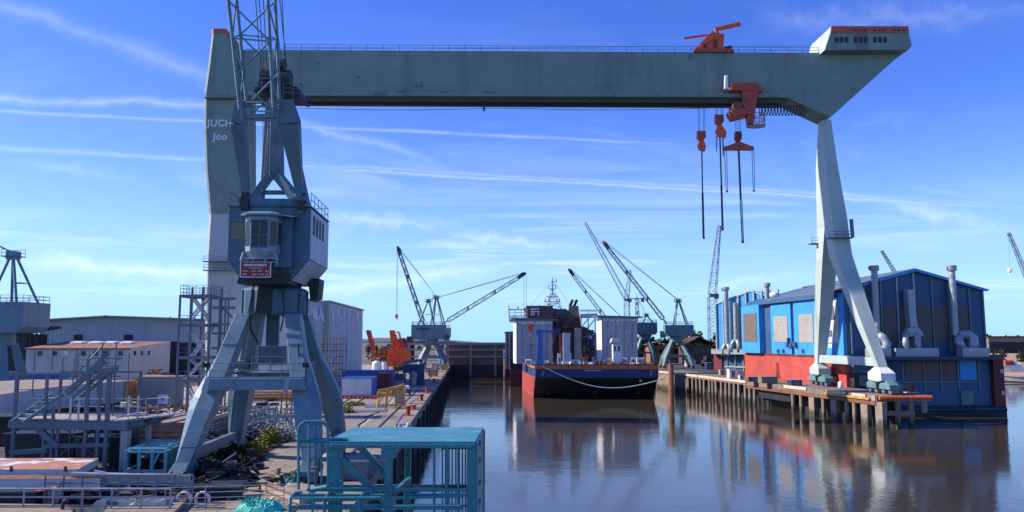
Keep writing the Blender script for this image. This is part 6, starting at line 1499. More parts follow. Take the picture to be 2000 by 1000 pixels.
m_ = MB(); m_.loft([[bq(-1.5 + b * .7, tu(1778, -1.5) + a * w, fz(v)) for a, b in ((-1, -1), (1, -1), (1, 1), (-1, 1))] for w, v in ((.95, 640), (1.7, 650), (1.7, 657))]); m_.build('duct_header', M['duct'], pb_)
for u in (1764, 1787): duct([(u + (6 if u < 1775 else -4), 650, -1.6), (u, 657, -2.2), (u, 668, -2.6), (u, 682, -2.6)], .62)
duct([(1739, 688, -2.8), (1822, 688, -2.8)], 1.5, sq=True, wd=2.0, name='plenum')
duct([(1868, 654, -1.5), (1888, 653, -1.8), (1896, 660, -2.2), (1896, 672, -2.4), (1892, 684, -2.4)], .85)
duct([(1868, 655, -1.6), (1868, 668, -2.0), (1876, 684, -2.4)], .8)
duct([(1868, 688, -2.8), (1919, 688, -2.8)], 1.6, sq=True, wd=2.0, name='plenum')
duct([(1712, 655, -1.5), (1722, 660, -2.0), (1728, 672, -2.4), (1722, 686, -2.4)], .8)
duct([(1690, 688, -2.8), (1730, 688, -2.8)], 1.5, sq=True, wd=2.0, name='plenum')
# rear stack above the roof and far wing turned towards the dock
rs = bq(30, 4, 0)
d_ = 196
m_ = MB(); p = at(1498, 590, d_); q = at(1498, 560, d_); m_.tube(V((p.x, p.y, ZE - 1)), q, .55, 14); m_.build('chimney', M['grey'], pb_); m_ = MB(); m_.tube(q, q + V((0, 0, .9)), .85, 14); m_.build('chimney_cap', M['grey'], pb_)
m_ = MB(); p = at(1512, 576, 186); m_.ball(p, 1.1, 12, 6, .7); m_.build('roof_dome', M['white'], pb_)
wA, wB = V((X(1397, 238), 238, 0)), V((X(1536, 221), 221, 0))
we = (wB - wA).normalized(); wn = V((we.y, -we.x, 0)); WL = (wB - wA).length
if wn.y > 0: wn = -wn
def wq(l, o, z): return wA + we * l + wn * o + V((0, 0, z))
ze_, zr_ = at(1397, 594, 238).z, at(1464, 568, 229).z
lr = (V((X(1464, 229), 229, 0)) - wA).dot(we); zb_ = at(1397, 682, 238).z
wing = None
m_ = MB(); m_.extr([wq(0, 0, zb_), wq(WL, 0, zb_), wq(WL, 0, ze_), wq(lr, 0, zr_), wq(0, 0, ze_)], -wn * 9); wing = m_.build('rear_wing', M['bluebld'], pb_)
m_ = MB(); m_.beam(wq(0, .1, ze_), wq(lr, .1, zr_), .3, .4); m_.beam(wq(lr, .1, zr_), wq(WL, .1, ze_), .3, .4); m_.build('gable_trim', M['golil'], wing)
m_ = MB()
for k in range(9):
    l = WL * k / 9 + .3; zt = ze_ + (zr_ - ze_) * min(l / lr, 1); m_.beam(wq(l, .25, zb_), wq(l, .25, zt), .35, .6)
m_.build('rib', M['golil'], wing)
m_ = MB()
for k in range(2, 9):
    l = WL * k / 9 + .75; m_.extr([wq(l, .05, zb_ + 1.5), wq(l + WL / 9 - .9, .05, zb_ + 1.5), wq(l + WL / 9 - .9, .05, zb_ + 9), wq(l, .05, zb_ + 9)], wn * .1)
m_.build('louvre_panel', M['louvre'], wing)
m_ = MB(); m_.extr([wq(-.3, 2.4, zb_ - 1.4), wq(WL, 2.4, zb_ - 1.4), wq(WL, 2.4, zb_ + .1), wq(-.3, 2.4, zb_ + .1)], -wn * 3.5); m_.build('plenum', M['duct'], wing)
for k, (u, v0, v1) in enumerate(((1420, 567, 672), (1450, 592, 664))):
    l = (V((X(u, 234), 234, 0)) - wA).dot(we); p, q = wq(l, 1.4, at(u, v1, 234).z), wq(l, 1.4, at(u, v0, 234).z)
    m_ = MB(); m_.tube(p, q, .7, 14); m_.build('chimney' if k == 0 else 'riser_duct', M['duct'], pb_)
    if k == 0: m_ = MB(); m_.tube(q, q + V((0, 0, .9)), 1.05, 14); m_.tube(q + V((-1.3, 0, .4)), q, .4, 8); m_.build('chimney_cap', M['grey'], pb_)
    for dl in (-1.1, 1.1):
        m_ = MB(); b_ = wq(l, 1.4, p.z); m_.path([b_, b_ + we * dl * .6 + wn * .4 - V((0, 0, .4)), b_ + we * dl + wn * .7 - V((0, 0, 1.4)), b_ + we * dl + wn * .7 - V((0, 0, 3.4))], .55, 10); m_.build('duct', M['duct'], pb_, smooth=True)
m_ = MB(); m_.extr([wq(-.5, .4, QZ - 5), wq(WL, .4, QZ - 5), wq(WL, .4, zb_ - 1.5), wq(-.5, .4, zb_ - 1.5)], -wn * 10); wbse = m_.build('rear_wing_base', M['bluedk'], pb_)
m_ = MB()
for k in range(1, 5): m_.beam(wq(1.2 + k * 2.7, .55, QZ), wq(1.2 + k * 2.7, .55, zb_ - 1.5), .35, .3)
m_.beam(wq(3, .55, QZ + 1.2), wq(13, .55, QZ + 1.2), .3, .35); m_.build('frame', M['golil'], wbse)
m_ = MB(); m_.extr([wq(-.6, .8, QZ), wq(2.2, .8, QZ), wq(2.2, .8, zb_ - 1.6), wq(-.6, .8, zb_ - 1.6)], -wn * 3); m_.build('red_post', M['maroon'], wbse)

# ------------------------------------------------------------------ far right shore
t = thing('long_shed', 'long beige shed on the far river bank at the right edge', 'shed', (X(1985, 560), 560, QZ))
m_ = MB(); m_.bb(X(1925, 560), X(2100, 560), 560, 575, QZ, Zp(659, 560)); m_.build('wall', M['pile'], t)
m_ = MB(); m_.bb(X(1923, 560), X(2102, 560), 559, 577, Zp(659, 560), Zp(656.5, 560)); m_.build('roof', M['tiledk'], t)
m_ = MB(); m_.bb(X(1928, 560), X(2100, 560), 559.7, 560, QZ, Zp(668, 560)); m_.build('gate_row', M['dark'], t)
for lb, u, v, wd_, mt in (('small red-roofed white boat on the far right beach', 1972, 712, 4.5, 'red'), ('small reddish boat hull on stands, left of the red-roofed one', 1950, 688, 3.0, 'rust'), ('pale tarped boat on the far right beach near the water', 1940, 722, 5.0, 'shiplt'), ('small pale boat at the far right edge of the beach', 1988, 716, 3.0, 'white')):
    p = at(u, v, 272 if v > 700 else 300); d_ = p.y; zb2 = 4.2 if v < 715 else 3.4
    t = thing('beached_boat', lb, 'boat', (p.x, d_, zb2), 0, 'boats laid up on the far beach')
    m_ = MB(); m_.loft([[(x * l, s * b * w_ , z) for s in (-1, 1) for z in ((0 if s < 0 else 1.3), (1.3 if s < 0 else 0))] for x, l, b, w_ in ((-.5, wd_ * 1.4, .9, 1), (.2, wd_ * 1.4, 1.0, 1), (.5, wd_ * 1.4, .15, 1))]); m_.build('hull', M['white'] if mt == 'red' else M[mt], t, local=True)
    m_ = MB(); m_.loft([[(x, y * s, z) for x, y in ((-wd_ * .4, -.8), (wd_ * .25, -.8), (wd_ * .25, .8), (-wd_ * .4, .8))] for s, z in ((1, 1.3), (.85, 2.5), (.3, 3.0))]); m_.build('cabin', M[mt], t, local=True)
m_ = MB(); m_.extr([(X(1938, 262), 262, .8), (X(2010, 262), 262, .4), (X(2010, 262), 262, 1.6), (X(1936, 262), 264, 2.6)], (0, 6, 0)); tag(m_.build('boat_slip', M['concrete']), 'pale concrete boat slip sloping into the water at the far right shore', 'slipway')
# ------------------------------------------------------------------ turquoise ladder-head platform in the foreground
tl = thing('turquoise_platform', 'turquoise steel platform frame with handrails and vertical bars, nearest in the foreground', 'steel platform', (-1.8, 14.5, 8.5))
TEAL = M['teal']
def tb(m_, name, bevel=0.0): return m_.build(name, TEAL, tl, bevel=bevel)
zp = at(800, 868, 14).z
m_ = MB(); f0, f1 = at(636, 868, 14), at(928, 866, 14); r0, r1 = at(690, 843, 16.3), at(944, 840, 16.3)
r0.z = r1.z = zp
m_.extr([V((f0.x, 14, zp)), V((f1.x, 14, zp)), V((r1.x, 16.3, zp)), V((r0.x, 16.3, zp))], (0, 0, .05)); tb(m_, 'top_plate', .008)
m_ = MB(); m_.beam((f0.x, 13.98, zp - .025), (f1.x, 13.98, zp - .025), .05, .07); m_.beam((r0.x, 16.3, zp - .08), (r1.x, 16.3, zp - .08), .08, .16); m_.beam((f0.x, 14.1, zp - .1), (f0.x + .3, 16.2, zp - .1), .08, .12); tb(m_, 'edge_beam', .006)
LOW = -3.0
def post(u0, u1, d, v0, name='post', dep=.16, vbot=None):
    a = at(u0, v0, d).x; b = at(u1, v0, d).x; zt = at(u0, v0, d).z; zb = LOW if vbot is None else at(u0, vbot, d).z
    m_ = MB(); m_.bb(a, b, d, d + dep, zb, zt); return tb(m_, name, .008)
post(643, 668, 14.05, 872); post(752, 766, 14.0, 868); post(790, 802, 16.1, 846)
m_ = MB(); a, b = at(912, 842, 14).x, at(932, 842, 14).x; m_.bb(a, b, 14.0, 14.25, LOW, zp + .0); tb(m_, 'corner_column', .01)
m_ = MB(); c_ = at(945, 845, 16.2).x; m_.extr([(b + .002, 14.05, LOW), (c_, 16.25, LOW), (c_, 16.25, zp + .02), (b + .002, 14.05, zp + .02)], (-.03, 0, 0)); m_.bb(c_ - .14, c_ + .02, 16.2, 16.4, LOW, zp); tb(m_, 'side_plate', .0)
m_ = MB()
for v in (870, 905, 948, 985): p = at(934, v, 14.6); m_.tube(p, p + V((.03, 0, .1)), .035, 8)
tb(m_, 'hinge_lug')
m_ = MB(); m_.beam(at(646, 874, 14.1), at(762, 990, 14.1), .085, .12); m_.beam(at(696, 866, 16.2), at(754, 926, 16.2), .09, .12); m_.beam(at(764, 968, 14.15), at(800, 936, 16.1), .08, .1); tb(m_, 'diagonal_brace', .006)
m_ = MB(); m_.beam(at(668, 950, 16.2), at(912, 950, 16.2), .06, .07); m_.beam(at(600, 956, 14), at(912, 957, 14), .05, .06); m_.beam(at(570, 967, 13.4), at(752, 968, 13.4), .045, .05); m_.beam(at(600, 978, 14), at(912, 968, 14), .05, .05); m_.beam(at(585, 990, 14), at(905, 990, 14), .05, .09); m_.beam(at(668, 951, 16.2), at(668, 951, 14), .05, .06); tb(m_, 'floor_beam', .005)
# hooped guard at the left
m_ = MB()
def hoop(uL, uR, vt, vb, d, r=.032, rc=.16):
    A, B, C, D_ = at(uL, vb, d), at(uL, vt, d), at(uR, vt, d), at(uR, vb, d)
    pts = [A, V((B.x, d, B.z - rc))]
    for k in range(1, 6): an = math.pi / 2 * k / 6; pts.append(V((B.x + rc * (1 - math.cos(an)), d, B.z - rc * (1 - math.sin(an)))))
    for k in range(0, 7): an = math.pi / 2 * k / 6; pts.append(V((C.x - rc * (1 - math.sin(an)), d, C.z - rc * (1 - math.cos(an)))))
    pts.append(D_); m_.path(pts, r, 8)
hoop(583, 641, 823, 956, 13.6, .026); hoop(604, 628, 826, 954, 14.1, .02, .1)
for u, d in ((603, 14.1), (616, 14.1), (628, 14.1)): m_.tube(at(u, 824, d), at(u, 955, d), .018, 6)
m_.tube(at(583, 862, 13.6), at(643, 862, 13.6), .028, 8); m_.tube(at(606, 858, 14.1), at(680, 858, 14.1), .025, 8); m_.tube(at(640, 950, 13.6), at(600, 956, 14.1), .03, 8)
tb(m_, 'guard_hoop')
# safety cage hoops lower left
m_ = MB()
for u in (566, 634, 702):
    pts = [at(u, 1010, 13.0), at(u, 985, 13.0), at(u + 2, 972, 13.05), at(u + 9, 964, 13.3), at(u + 22, 962, 13.6)]; m_.path(pts, .028, 8)
m_.tube(at(566, 973, 13.0), at(745, 972, 13.0), .022, 6); m_.tube(at(566, 990, 13.0), at(900, 988, 13.0), .02, 6); m_.tube(at(610, 1000, 13.0), at(614, 975, 13.0), .02, 6)
tb(m_, 'cage_hoop')
# vertical bars right
m_ = MB()
for u, d, v0 in ((848, 14, 866), (873, 14, 866), (895, 14, 866)): m_.tube(at(u, v0, d), at(u, 1015, d), .022, 6)
for u in (864, 870, 877, 883, 890, 897, 903, 909, 915): m_.tube(at(u, 862, 16.0), at(u, 1010, 16.0), .014, 5)
for v in (868, 876, 948, 958, 966): m_.tube(at(862, v, 16.0), at(916, v, 16.0), .016, 5)
for v in (957, 966, 988): m_.tube(at(790, v, 14), at(912, v, 14), .022, 6)
tb(m_, 'bar_grille')

# ------------------------------------------------------------------ steel stair tower beside the gantry pylon
st = thing('stair_tower', 'tall grey steel stair tower with zigzag flights beside the gantry pylon', 'stair tower', tuple(gr(385, 815)))
d = gr(385, 815).y
x0, x1 = X(352, d), X(412, d); lev = [QZ, Zp(744, d), Zp(699, d), Zp(635, d), Zp(578, d)]
m_ = MB()
for x in (x0, (x0 + x1) / 2 - .5, x1):
    for y in (d, d + 3.4): m_.beam((x, y, QZ), (x, y, lev[-1] + (1.2 if y > d + 1 else .1)), .2)
for z in lev[1:]:
    for y in (d, d + 3.4): m_.beam((x0, y, z), (x1, y, z), .14, .32)
    for x in (x0, x1): m_.beam((x, d, z), (x, d + 3.4, z), .14, .32)
m_.build('frame', M['greyd'], st)
for j, (za, zb) in enumerate(zip(lev, lev[1:])):
    m_ = MB(); xa, xb = (x0 + .4, x1 - .5) if j % 2 else (x1 - .5, x0 + .6)
    for k in (.9, 2.5): m_.stair((xa, d + k, za), (xb, d + k, zb), .95, 15, (0, 1, 0)); xa, xb = xb, xa
    m_.build('stair_flight', M['shiplt'], st)  # sunlight on the treads put into a paler paint than the frame
    m_ = MB(); m_.bb(x0 + .05, x1 - .05, d + .1, d + 3.3, zb - .05, zb + .03); m_.build('landing', M['greyd'], st)
m_ = MB(); z = lev[-1]; m_.rail([(x0, d, z), (x1, d, z), (x1, d + 3.4, z), (x0, d + 3.4, z), (x0, d, z)], 1.25, .03, .8, 2)
for z in lev[1:-1]: m_.rail([(x0, d, z), (x1, d, z)], 1.1, .03, .9, 1)
m_.build('railing', M['greyd'], st)
m_ = MB(); xl = X(404, d - .4)
for dx in (-.3, .3): m_.beam((xl + dx, d - .4, QZ), (xl + dx, d - .4, lev[-1] + 1), .07)
for k in range(46): m_.beam((xl - .3, d - .4, QZ + .3 + k * .3), (xl + .3, d - .4, QZ + .3 + k * .3), .05)
m_.build('ladder', M['concrete'], st)
m_ = MB(); xq = X(442, d)
for z in (Zp(582, d), Zp(600, d), Zp(633, d), Zp(651, d), Zp(680, d)): m_.beam((x1, d + .8, z), (xq + .8, d + .8, z), .2, .25); m_.beam((x1, d + 2.6, z), (xq, d + 2.6, z), .16, .2)
for x in (X(425, d), X(436, d), xq): m_.beam((x, d + .8, QZ), (x, d + .8, Zp(582, d)), .16)
m_.rail([(x1, d + .8, Zp(578, d)), (xq, d + .8, Zp(578, d))], 1.1, .03, .8, 1); m_.beam((X(430, d), d + .8, Zp(600, d)), (xq + .8, d + .8, Zp(625, d)), .2); m_.build('side_gantry', M['greyd'], st)
m_ = MB(); m_.extr([(x0 - .2, d - .3, QZ), (x1 + 1, d - .3, QZ), (x1 + 1, d - .3, QZ + .12), (x0 - .2, d - .3, QZ + .12)], (0, 4, 0)); m_.build('base_slab', M['concrete'], st)

# ------------------------------------------------------------------ bottom left: steel platforms, hatch covers, beams
bgd = thing('curved_box_girder', 'long grey-white box girder section with tan top and orange end lying across the yard', 'girder section', tuple(gr(130, 815)))
secs = []
for q in range(13):
    f = q / 12; u = -60 + 328 * f; dd = 74 + 31 * f; vt = 781 - 38 * f - 6 * math.sin(math.pi * f); vb = 817 - 35 * f
    p, r_ = at(u, vt, dd), at(u, vb, dd); dep = 14.0
    secs.append([V((p.x, p.y, r_.z)), V((p.x, p.y, p.z)), V((p.x - dep, p.y + .6, p.z + .1)), V((p.x - dep, p.y + .6, r_.z))])
m_ = MB(); m_.loft(secs); bo = m_.build('box', [paint('grey_white_girder_side', (.36, .38, .42), .6, .1, .3, .35, (.14, .14, .15)), M['pile']], bgd)
for p in bo.data.polygons:
    if p.normal.z > .6: p.material_index = 1
e0, e1 = secs[-1], secs[-2]; m_ = MB(); q_ = V((.03, 0, 0)); m_.extr([e0[0] + q_, e0[1] + q_, e0[1].lerp(e1[1], .95) + q_, e0[0].lerp(e1[0], .95) + q_], (.05, 0, 0)); m_.extr([e0[0] + V((.05, .03, 0)), e0[1] + V((.05, .03, 0)), e0[2] + V((0, .03, 0)), e0[3] + V((0, .03, 0))], (0, .1, 0)); m_.build('orange_end', paint('faded_orange_end_plate', (.46, .19, .07), .7, .2, 1, .3), bgd)
m_ = MB()
for f in (.1, .4, .7, .95): s_ = secs[int(f * 12)]; m_.bb(s_[0].x - 5, s_[0].x - .4, s_[0].y - .4, s_[0].y + .4, QZ, s_[0].z - .02)
m_.build('support_block', M['timber'], bgd)
bt = thing('blue_tarpaulin_stack', 'stack under a bright blue tarpaulin in front of the white office block', 'covered stack', tuple(gr(70, 768)))
d = gr(70, 768).y
m_ = MB(); m_.loft([[at(-10, 770, d), at(112, 770, d), at(112, 770, d + 5) , at(-10, 770, d + 5)], [at(-10, 731, d), at(115, 729, d), at(112, 728, d) + V((0, 5, 0)), at(-10, 730, d) + V((0, 5, 0))]]); m_.build('tarpaulin', M['cblue'], bt)
m_ = MB(); m_.beam(at(-10, 729, d - .05), at(120, 727, d - .05), .3, .5); m_.build('top_edge', M['shiplt'], bt)
cw = thing('concrete_wall_block', 'wide dull grey block wall with a small white notice, left of the stair tower', 'wall', tuple(gr(335, 795)))
d = 104
m_ = MB(); m_.bb(X(277, d), X(352, d), d, d + 2.5, QZ, Zp(738, d)); m_.build('wall', paint('dull_grey_wall', (.26, .24, .24), .85, .12, .5, .4, (.1, .09, .09)), cw)
m_ = MB(); m_.bb(X(276, d), X(400, d), d - .15, d + 2.7, Zp(737.8, d), Zp(735, d)); m_.build('coping', M['concrete'], cw)
m_ = MB(); p = at(318, 780, d - .06); m_.box(p, (1.35, .06, 1.2)); nt2 = m_.build('notice', M['white'], cw); m_ = MB(); m_.tube(p + V((0, -.04, .05)), p + V((0, -.06, .05)), .2, 12); m_.build('blue_emblem', M['cblue'], nt2)
rk = thing('rusty_scrap_heap', 'heap of rusty orange-brown steel parts in front of the pale hall', 'scrap heap', tuple(gr(305, 742)))
rr = random.Random(17); m_ = MB(); c = at(305, 726, 140)
for k in range(190):
    dx = rr.uniform(-3.4, 3.4); p = V((c.x + dx, c.y + rr.uniform(-1.5, 1.5), QZ + .1 + rr.random() * 3.6 * (1 - abs(dx) / 4.2))); m_.beam(p, p + V((rr.uniform(-1.6, 1.6), rr.uniform(-.6, .6), rr.uniform(-.4, .6))), rr.uniform(.1, .5), rr.uniform(.1, .4))
m_.build('steel_parts', M['rust'], rk)
m_ = MB(); m_.box(V((c.x + .2, c.y - 1.2, QZ + 2.6)), (2.2, 1.0, .5)); m_.build('yellow_part', M['yellow'], rk)
ts = thing('timber_stack', 'broad stack of grey-brown timber mats left of the nearest crane leg', 'timber stack', tuple(gr(325, 868)))
d = 64; m_ = MB(); rr = random.Random(3)
for j in range(7):
    m_.box((X(325, d) + rr.uniform(-.15, .15) - .1, d + 4 + j * .0, QZ + .17 + j * .30), (6.2, 8.2 - j * .15, .26))
m_.build('mats', M['timber'], ts); m_ = MB()
for k in range(4): m_.box((X(325, d) - 2.6 + k * 1.7, d + 4, QZ + .02 + 2.16), (.2, 8, .08))
m_.build('batten', M['concrete'], ts)
# main steel platform with stairs
sp_ = thing('steel_platform', 'blue-grey steel working platform on columns with stairs and handrails, lower left', 'steel platform', tuple(gr(160, 905)))
d = 53.5; GD = M['greyd']; dep = 4.2
zd_ = Zp(828, d); zu = Zp(731, d)
m_ = MB()
for u, w_ in ((44, .2), (102, .16), (118, .16), (182, .2), (206, .16), (222, .24)):
    m_.beam((X(u, d), d, QZ), (X(u, d), d, zu if u != 118 else zd_ + 1.2), w_)
for u in (60, 140, 226): m_.beam((X(u, d), d + dep, QZ), (X(u, d), d + dep, zu), .16)
m_.build('column', GD, sp_)
m_ = MB(); m_.beam((X(36, d), d - .1, zd_), (X(262, d), d - .1, zd_ - .15), .25, .5); m_.beam((X(36, d), d + dep, zd_), (X(250, d), d + dep, zd_ - .1), .25, .5); m_.beam((X(100, d), d, Zp(871, d)), (X(228, d), d, Zp(869, d)), .18, .26); m_.beam((X(40, d), d, Zp(884, d)), (X(110, d), d, Zp(880, d)), .18, .3)
m_.beam((X(88, d), d - .05, zd_ - .2), (X(132, d), d - .05, Zp(873, d)), .3, .36); m_.beam((X(240, d), d - .1, zd_ - .1), (X(290, d + 2), d + 2, zd_ - .05), .3, .55); m_.build('deck_beam', GD, sp_)
m_ = MB(); m_.extr([(X(40, d), d, zd_ + .26), (X(255, d), d, zd_ + .12), (X(285, d), d + dep, zd_ + .12), (X(60, d), d + dep, zd_ + .26)], (0, 0, .05)); m_.build('deck', M['concrete'], sp_)
m_ = MB(); m_.beam((X(46, d), d, zu), (X(234, d), d, zu + .05), .1, .12); m_.beam((X(60, d), d + dep, zu), (X(226, d), d + dep, zu), .1, .12); m_.beam((X(46, d), d, zu - 1.0), (X(120, d), d, zu - 1.0), .05); m_.beam((X(205, d), d - .02, Zp(725, d)), (X(236, d), d - .02, Zp(722, d)), .5, .35)
for u in (75, 100, 128): m_.beam((X(u, d), d, zu), (X(u, d), d, zu - 1.4), .06)
m_.build('upper_rail', GD, sp_)
m_ = MB(); m_.stair((X(138, d), d + .7, zd_ + 1.3), (X(206, d), d + .7, zu + .1), 1.1, 11, (0, 1, 0)); m_.beam((X(138, d), d + .2, zd_ + 2.0), (X(206, d), d + .2, zu + .9), .3, .35); m_.build('stair_flight', GD, sp_)
m_ = MB(); m_.stair((X(66, d), d - .9, zd_ + .2), (X(110, d), d + .9, zd_ + 1.9), 1.3, 7, (1, -.6, 0))
for k in range(7): z = zd_ + .3 + k * .26; m_.beam((X(70 + k * 1.5, d), d + .1, z), (X(110 + k, d), d + .1, z), .3, .05)
m_.build('stair_flight', M['blue'], sp_)
m_ = MB()
for u in (150, 166, 181, 262, 280):
    dd_ = d + (.0 if u < 200 else 1.8); m_.beam((X(u, dd_), dd_, zd_ + .2), (X(u, dd_), dd_, Zp(777, d)), .1)
for v in (778, 793): m_.beam(at(148, v, d), at(204, v + 1, d), .08); m_.beam(at(224, v, d + 1), at(282, v + 2, d + 1.8), .08)
m_.beam(at(228, 815, d + .5), at(286, 806, d + 2.5), .15, .12); m_.build('white_handrail', M['shiplt'], sp_)
m_ = MB()
for u0, u1 in ((60, 140), (140, 226)):
    m_.beam((X(u0, d), d + dep + .12, QZ + .3), (X(u1, d), d + dep + .12, zd_ - .4), .09); m_.beam((X(u1, d), d + dep + .24, QZ + .3), (X(u0, d), d + dep + .24, zd_ - .4), .09)
m_.beam((X(60, d), d + dep + .05, QZ + 1.1), (X(226, d), d + dep + .05, QZ + 1.1), .1)
m_.build('cross_brace', GD, sp_)
m_ = MB(); p = at(255, 875, d); m_.bb(X(249, d), X(263, d), d, d + .5, QZ, zd_ - .45); m_.bb(X(297, d + 2), X(304, d + 2), d + 2, d + 2.3, QZ, zd_ - .3); m_.build('support_column', M['grey'], sp_)
ex = thing('platform_bridge', 'short grey bridge deck jutting right from the steel platform, on a tapered bracket', 'footbridge', tuple(gr(300, 900)))
d = 56; m_ = MB(); m_.extr([at(240, 818, d), at(331, 810, d), at(331, 813, d), at(240, 823, d)], (0, 2.2, 0)); m_.build('deck', M['shiplt'], ex)
m_ = MB(); m_.extr([at(284, 819, d) + V((0, .08, 0)), at(322, 815.5, d) + V((0, .08, 0)), at(300, 824, d) + V((0, .08, 0)), at(290, 832, d) + V((0, .08, 0))], (0, 1.6, 0)); m_.bb(X(297, d), X(305, d), d, d + .4, QZ, Zp(822, d)); m_.build('bracket', GD, ex)
m_ = MB(); m_.rail([at(284, 813, d), at(331, 811, d)], 1.2, .035, .7, 1); m_.build('railing', M['grey'], ex)
# rusty hatch covers
h_ = thing('hatch_cover', 'white hatch cover with bright rust patches on top, the upper one of the pair', 'hatch cover', (-30, 47, QZ + 1.0), 0, 'rusty white hatch covers')
zt = 6.47
pts = [V((-38, 45, zt)), V((at(152, 910, 45).x, 45, zt)), V((at(193, 889, 49.3).x, 49.3, zt)), V((-38, 49.3, zt))]
m_ = MB(); m_.extr([p - V((0, 0, .03)) for p in pts], (0, 0, -.42)); m_.build('cover', M['hatchside'], h_, bevel=.02)
m_ = MB(); m_.extr(pts, (0, 0, -.028)); m_.build('top_sheet', M['hatch'], h_)
m_ = MB()
for u in (22, 128): m_.box(at(u, 916, 44.97), (.16, .05, .3))
m_.build('lug', M['rust'], h_)
m_ = MB(); m_.bb(-38, -24.9, 45.5, 49, QZ, zt - .45); m_.build('packing', M['dark'], h_)
h2_ = thing('hatch_cover', 'white hatch cover with rust streaks on its side, the lower one underneath', 'hatch cover', (-30, 44, QZ), 0, 'rusty white hatch covers')
z2 = at(80, 937, 43).z
m_ = MB(); m_.extr([V((-37, 43, z2)), V((at(196, 937, 43).x, 43, z2)), V((at(212, 930, 44.4).x, 44.4, z2)), V((-37, 44.4, z2))], (0, 0, -.55)); m_.build('cover', M['hatchside'], h2_, bevel=.03)
m_ = MB(); m_.extr([V((-37, 43.0, z2 + .02)), V((at(196, 937, 43).x, 43.0, z2 + .02)), V((at(212, 930, 44.4).x, 44.4, z2 + .02)), V((-37, 44.4, z2 + .02))], (0, 0, -.015)); m_.build('top_sheet', M['rust'], h2_)
m_ = MB(); m_.loft([[at(85, 985, 43.2), at(112, 985, 43.2), at(112, 985, 44), at(85, 985, 44)], [at(76, 956, 43.2), at(126, 956, 43.2), at(126, 956, 44), at(76, 956, 44)]]); m_.build('stand', M['hatchside'], h2_)
vw = thing('valve_wheel', 'red hand wheel on a thin post in front of the lower hatch cover', 'valve', tuple(V((at(91, 955, 41.5).x, 41.5, QZ))))
m_ = MB(); c = at(92, 955, 41.5); m_.path([c + V((.42 * math.cos(2 * math.pi * k / 20), .42 * math.sin(2 * math.pi * k / 20), .05 * math.cos(2 * math.pi * k / 20))) for k in range(21)], .03, 6)
for k in range(3): a = math.pi * k / 3; m_.beam(c - V((.4 * math.cos(a), .4 * math.sin(a), 0)), c + V((.4 * math.cos(a), .4 * math.sin(a), 0)), .035)
m_.build('wheel', M['red'], vw); m_ = MB(); m_.tube((c.x, c.y, QZ), c, .04, 6); m_.build('post', M['dark'], vw)
def slab_thing(label, pix, d0, z, th, mat, name='timber_deck', cat='deck'):
    t = thing(name, label, cat, tuple(plane(*pix[0], z)))
    P = [plane(u, v, z) for u, v in pix]; m_ = MB(); m_.extr(P, (0, 0, -th)); m_.build('deck', mat, t)
    m_ = MB(); a, b = P[0], P[1]; m_.beam(a + V((0, -.03, -th * .5)), b + V((0, -.03, -th * .5)), .06, th + .06); m_.build('edge', M['concrete'], t); return t
slab_thing('tan plank deck in the bottom left corner', [(-40, 1010), (150, 1010), (130, 985), (-40, 983)], 40, QZ + .35, .3, M['timber'])
slab_thing('pinkish concrete slab behind the railing at the bottom left', [(195, 1010), (330, 1010), (372, 968), (226, 968)], 40, QZ + .3, .28, M['apron'], 'concrete_slab', 'slab')
ib = thing('steel_i_beam', 'long grey steel I-beam lying on posts behind the bottom left railing', 'steel beam', tuple(gr(260, 960)))
d = 43.5; a, b = at(140, 933, d), at(372, 938, d)
m_ = MB()
for dz, h in ((.24, .07), (-.24, .07)): m_.beam(a + V((0, 0, dz)), b + V((0, 0, dz)), .45, h)
m_.beam(a, b, .1, .45); m_.build('beam', M['grey'], ib); m_ = MB()
for q in (.05, .35, .68, .97): p = a.lerp(b, q); m_.beam((p.x, d + .3, QZ), (p.x, d + .3, p.z - .27), .2)
m_.build('post', GD, ib)
m_ = MB(); m_.beam(at(184, 919, d), at(222, 927, d), .08); m_.beam(at(222, 927, d), at(300, 932, d), .08); tag(m_.build('steel_rod', M['shiplt']), 'thin pale steel rod lying on the grey I-beam', 'rod')
def fence(name, label, pts, h, n, mat, rails, r=.03):
    t = thing(name, label, 'railing', tuple(pts[0])); m_ = MB()
    a, b = pts
    for k in range(n + 1): p = a.lerp(b, k / n); m_.tube(p, p + V((0, 0, h)), r * 1.3, 6)
    m_.build('post', mat, t); m_ = MB()
    for q in range(rails): z = h * (1 - q / rails); m_.tube(a + V((0, 0, z)), b + V((0, 0, z)), r, 6)
    m_.build('rail', mat, t)
a, b = V((X(-40, 40.5), 40.5, QZ)), V((X(350, 40.5), 40.5, QZ))
fence('pipe_railing', 'grey pipe railing across the bottom left corner', (a, b), 1.25, 7, M['grey'], 3, .04)
a, b = V((X(340, 41.5), 41.5, QZ)), V((X(566, 42.5), 42.5, QZ))
fence('wire_fence', 'low wire fence with thin posts left of the turquoise platform', (a, b), 1.1, 3, M['grey'], 4, .02)
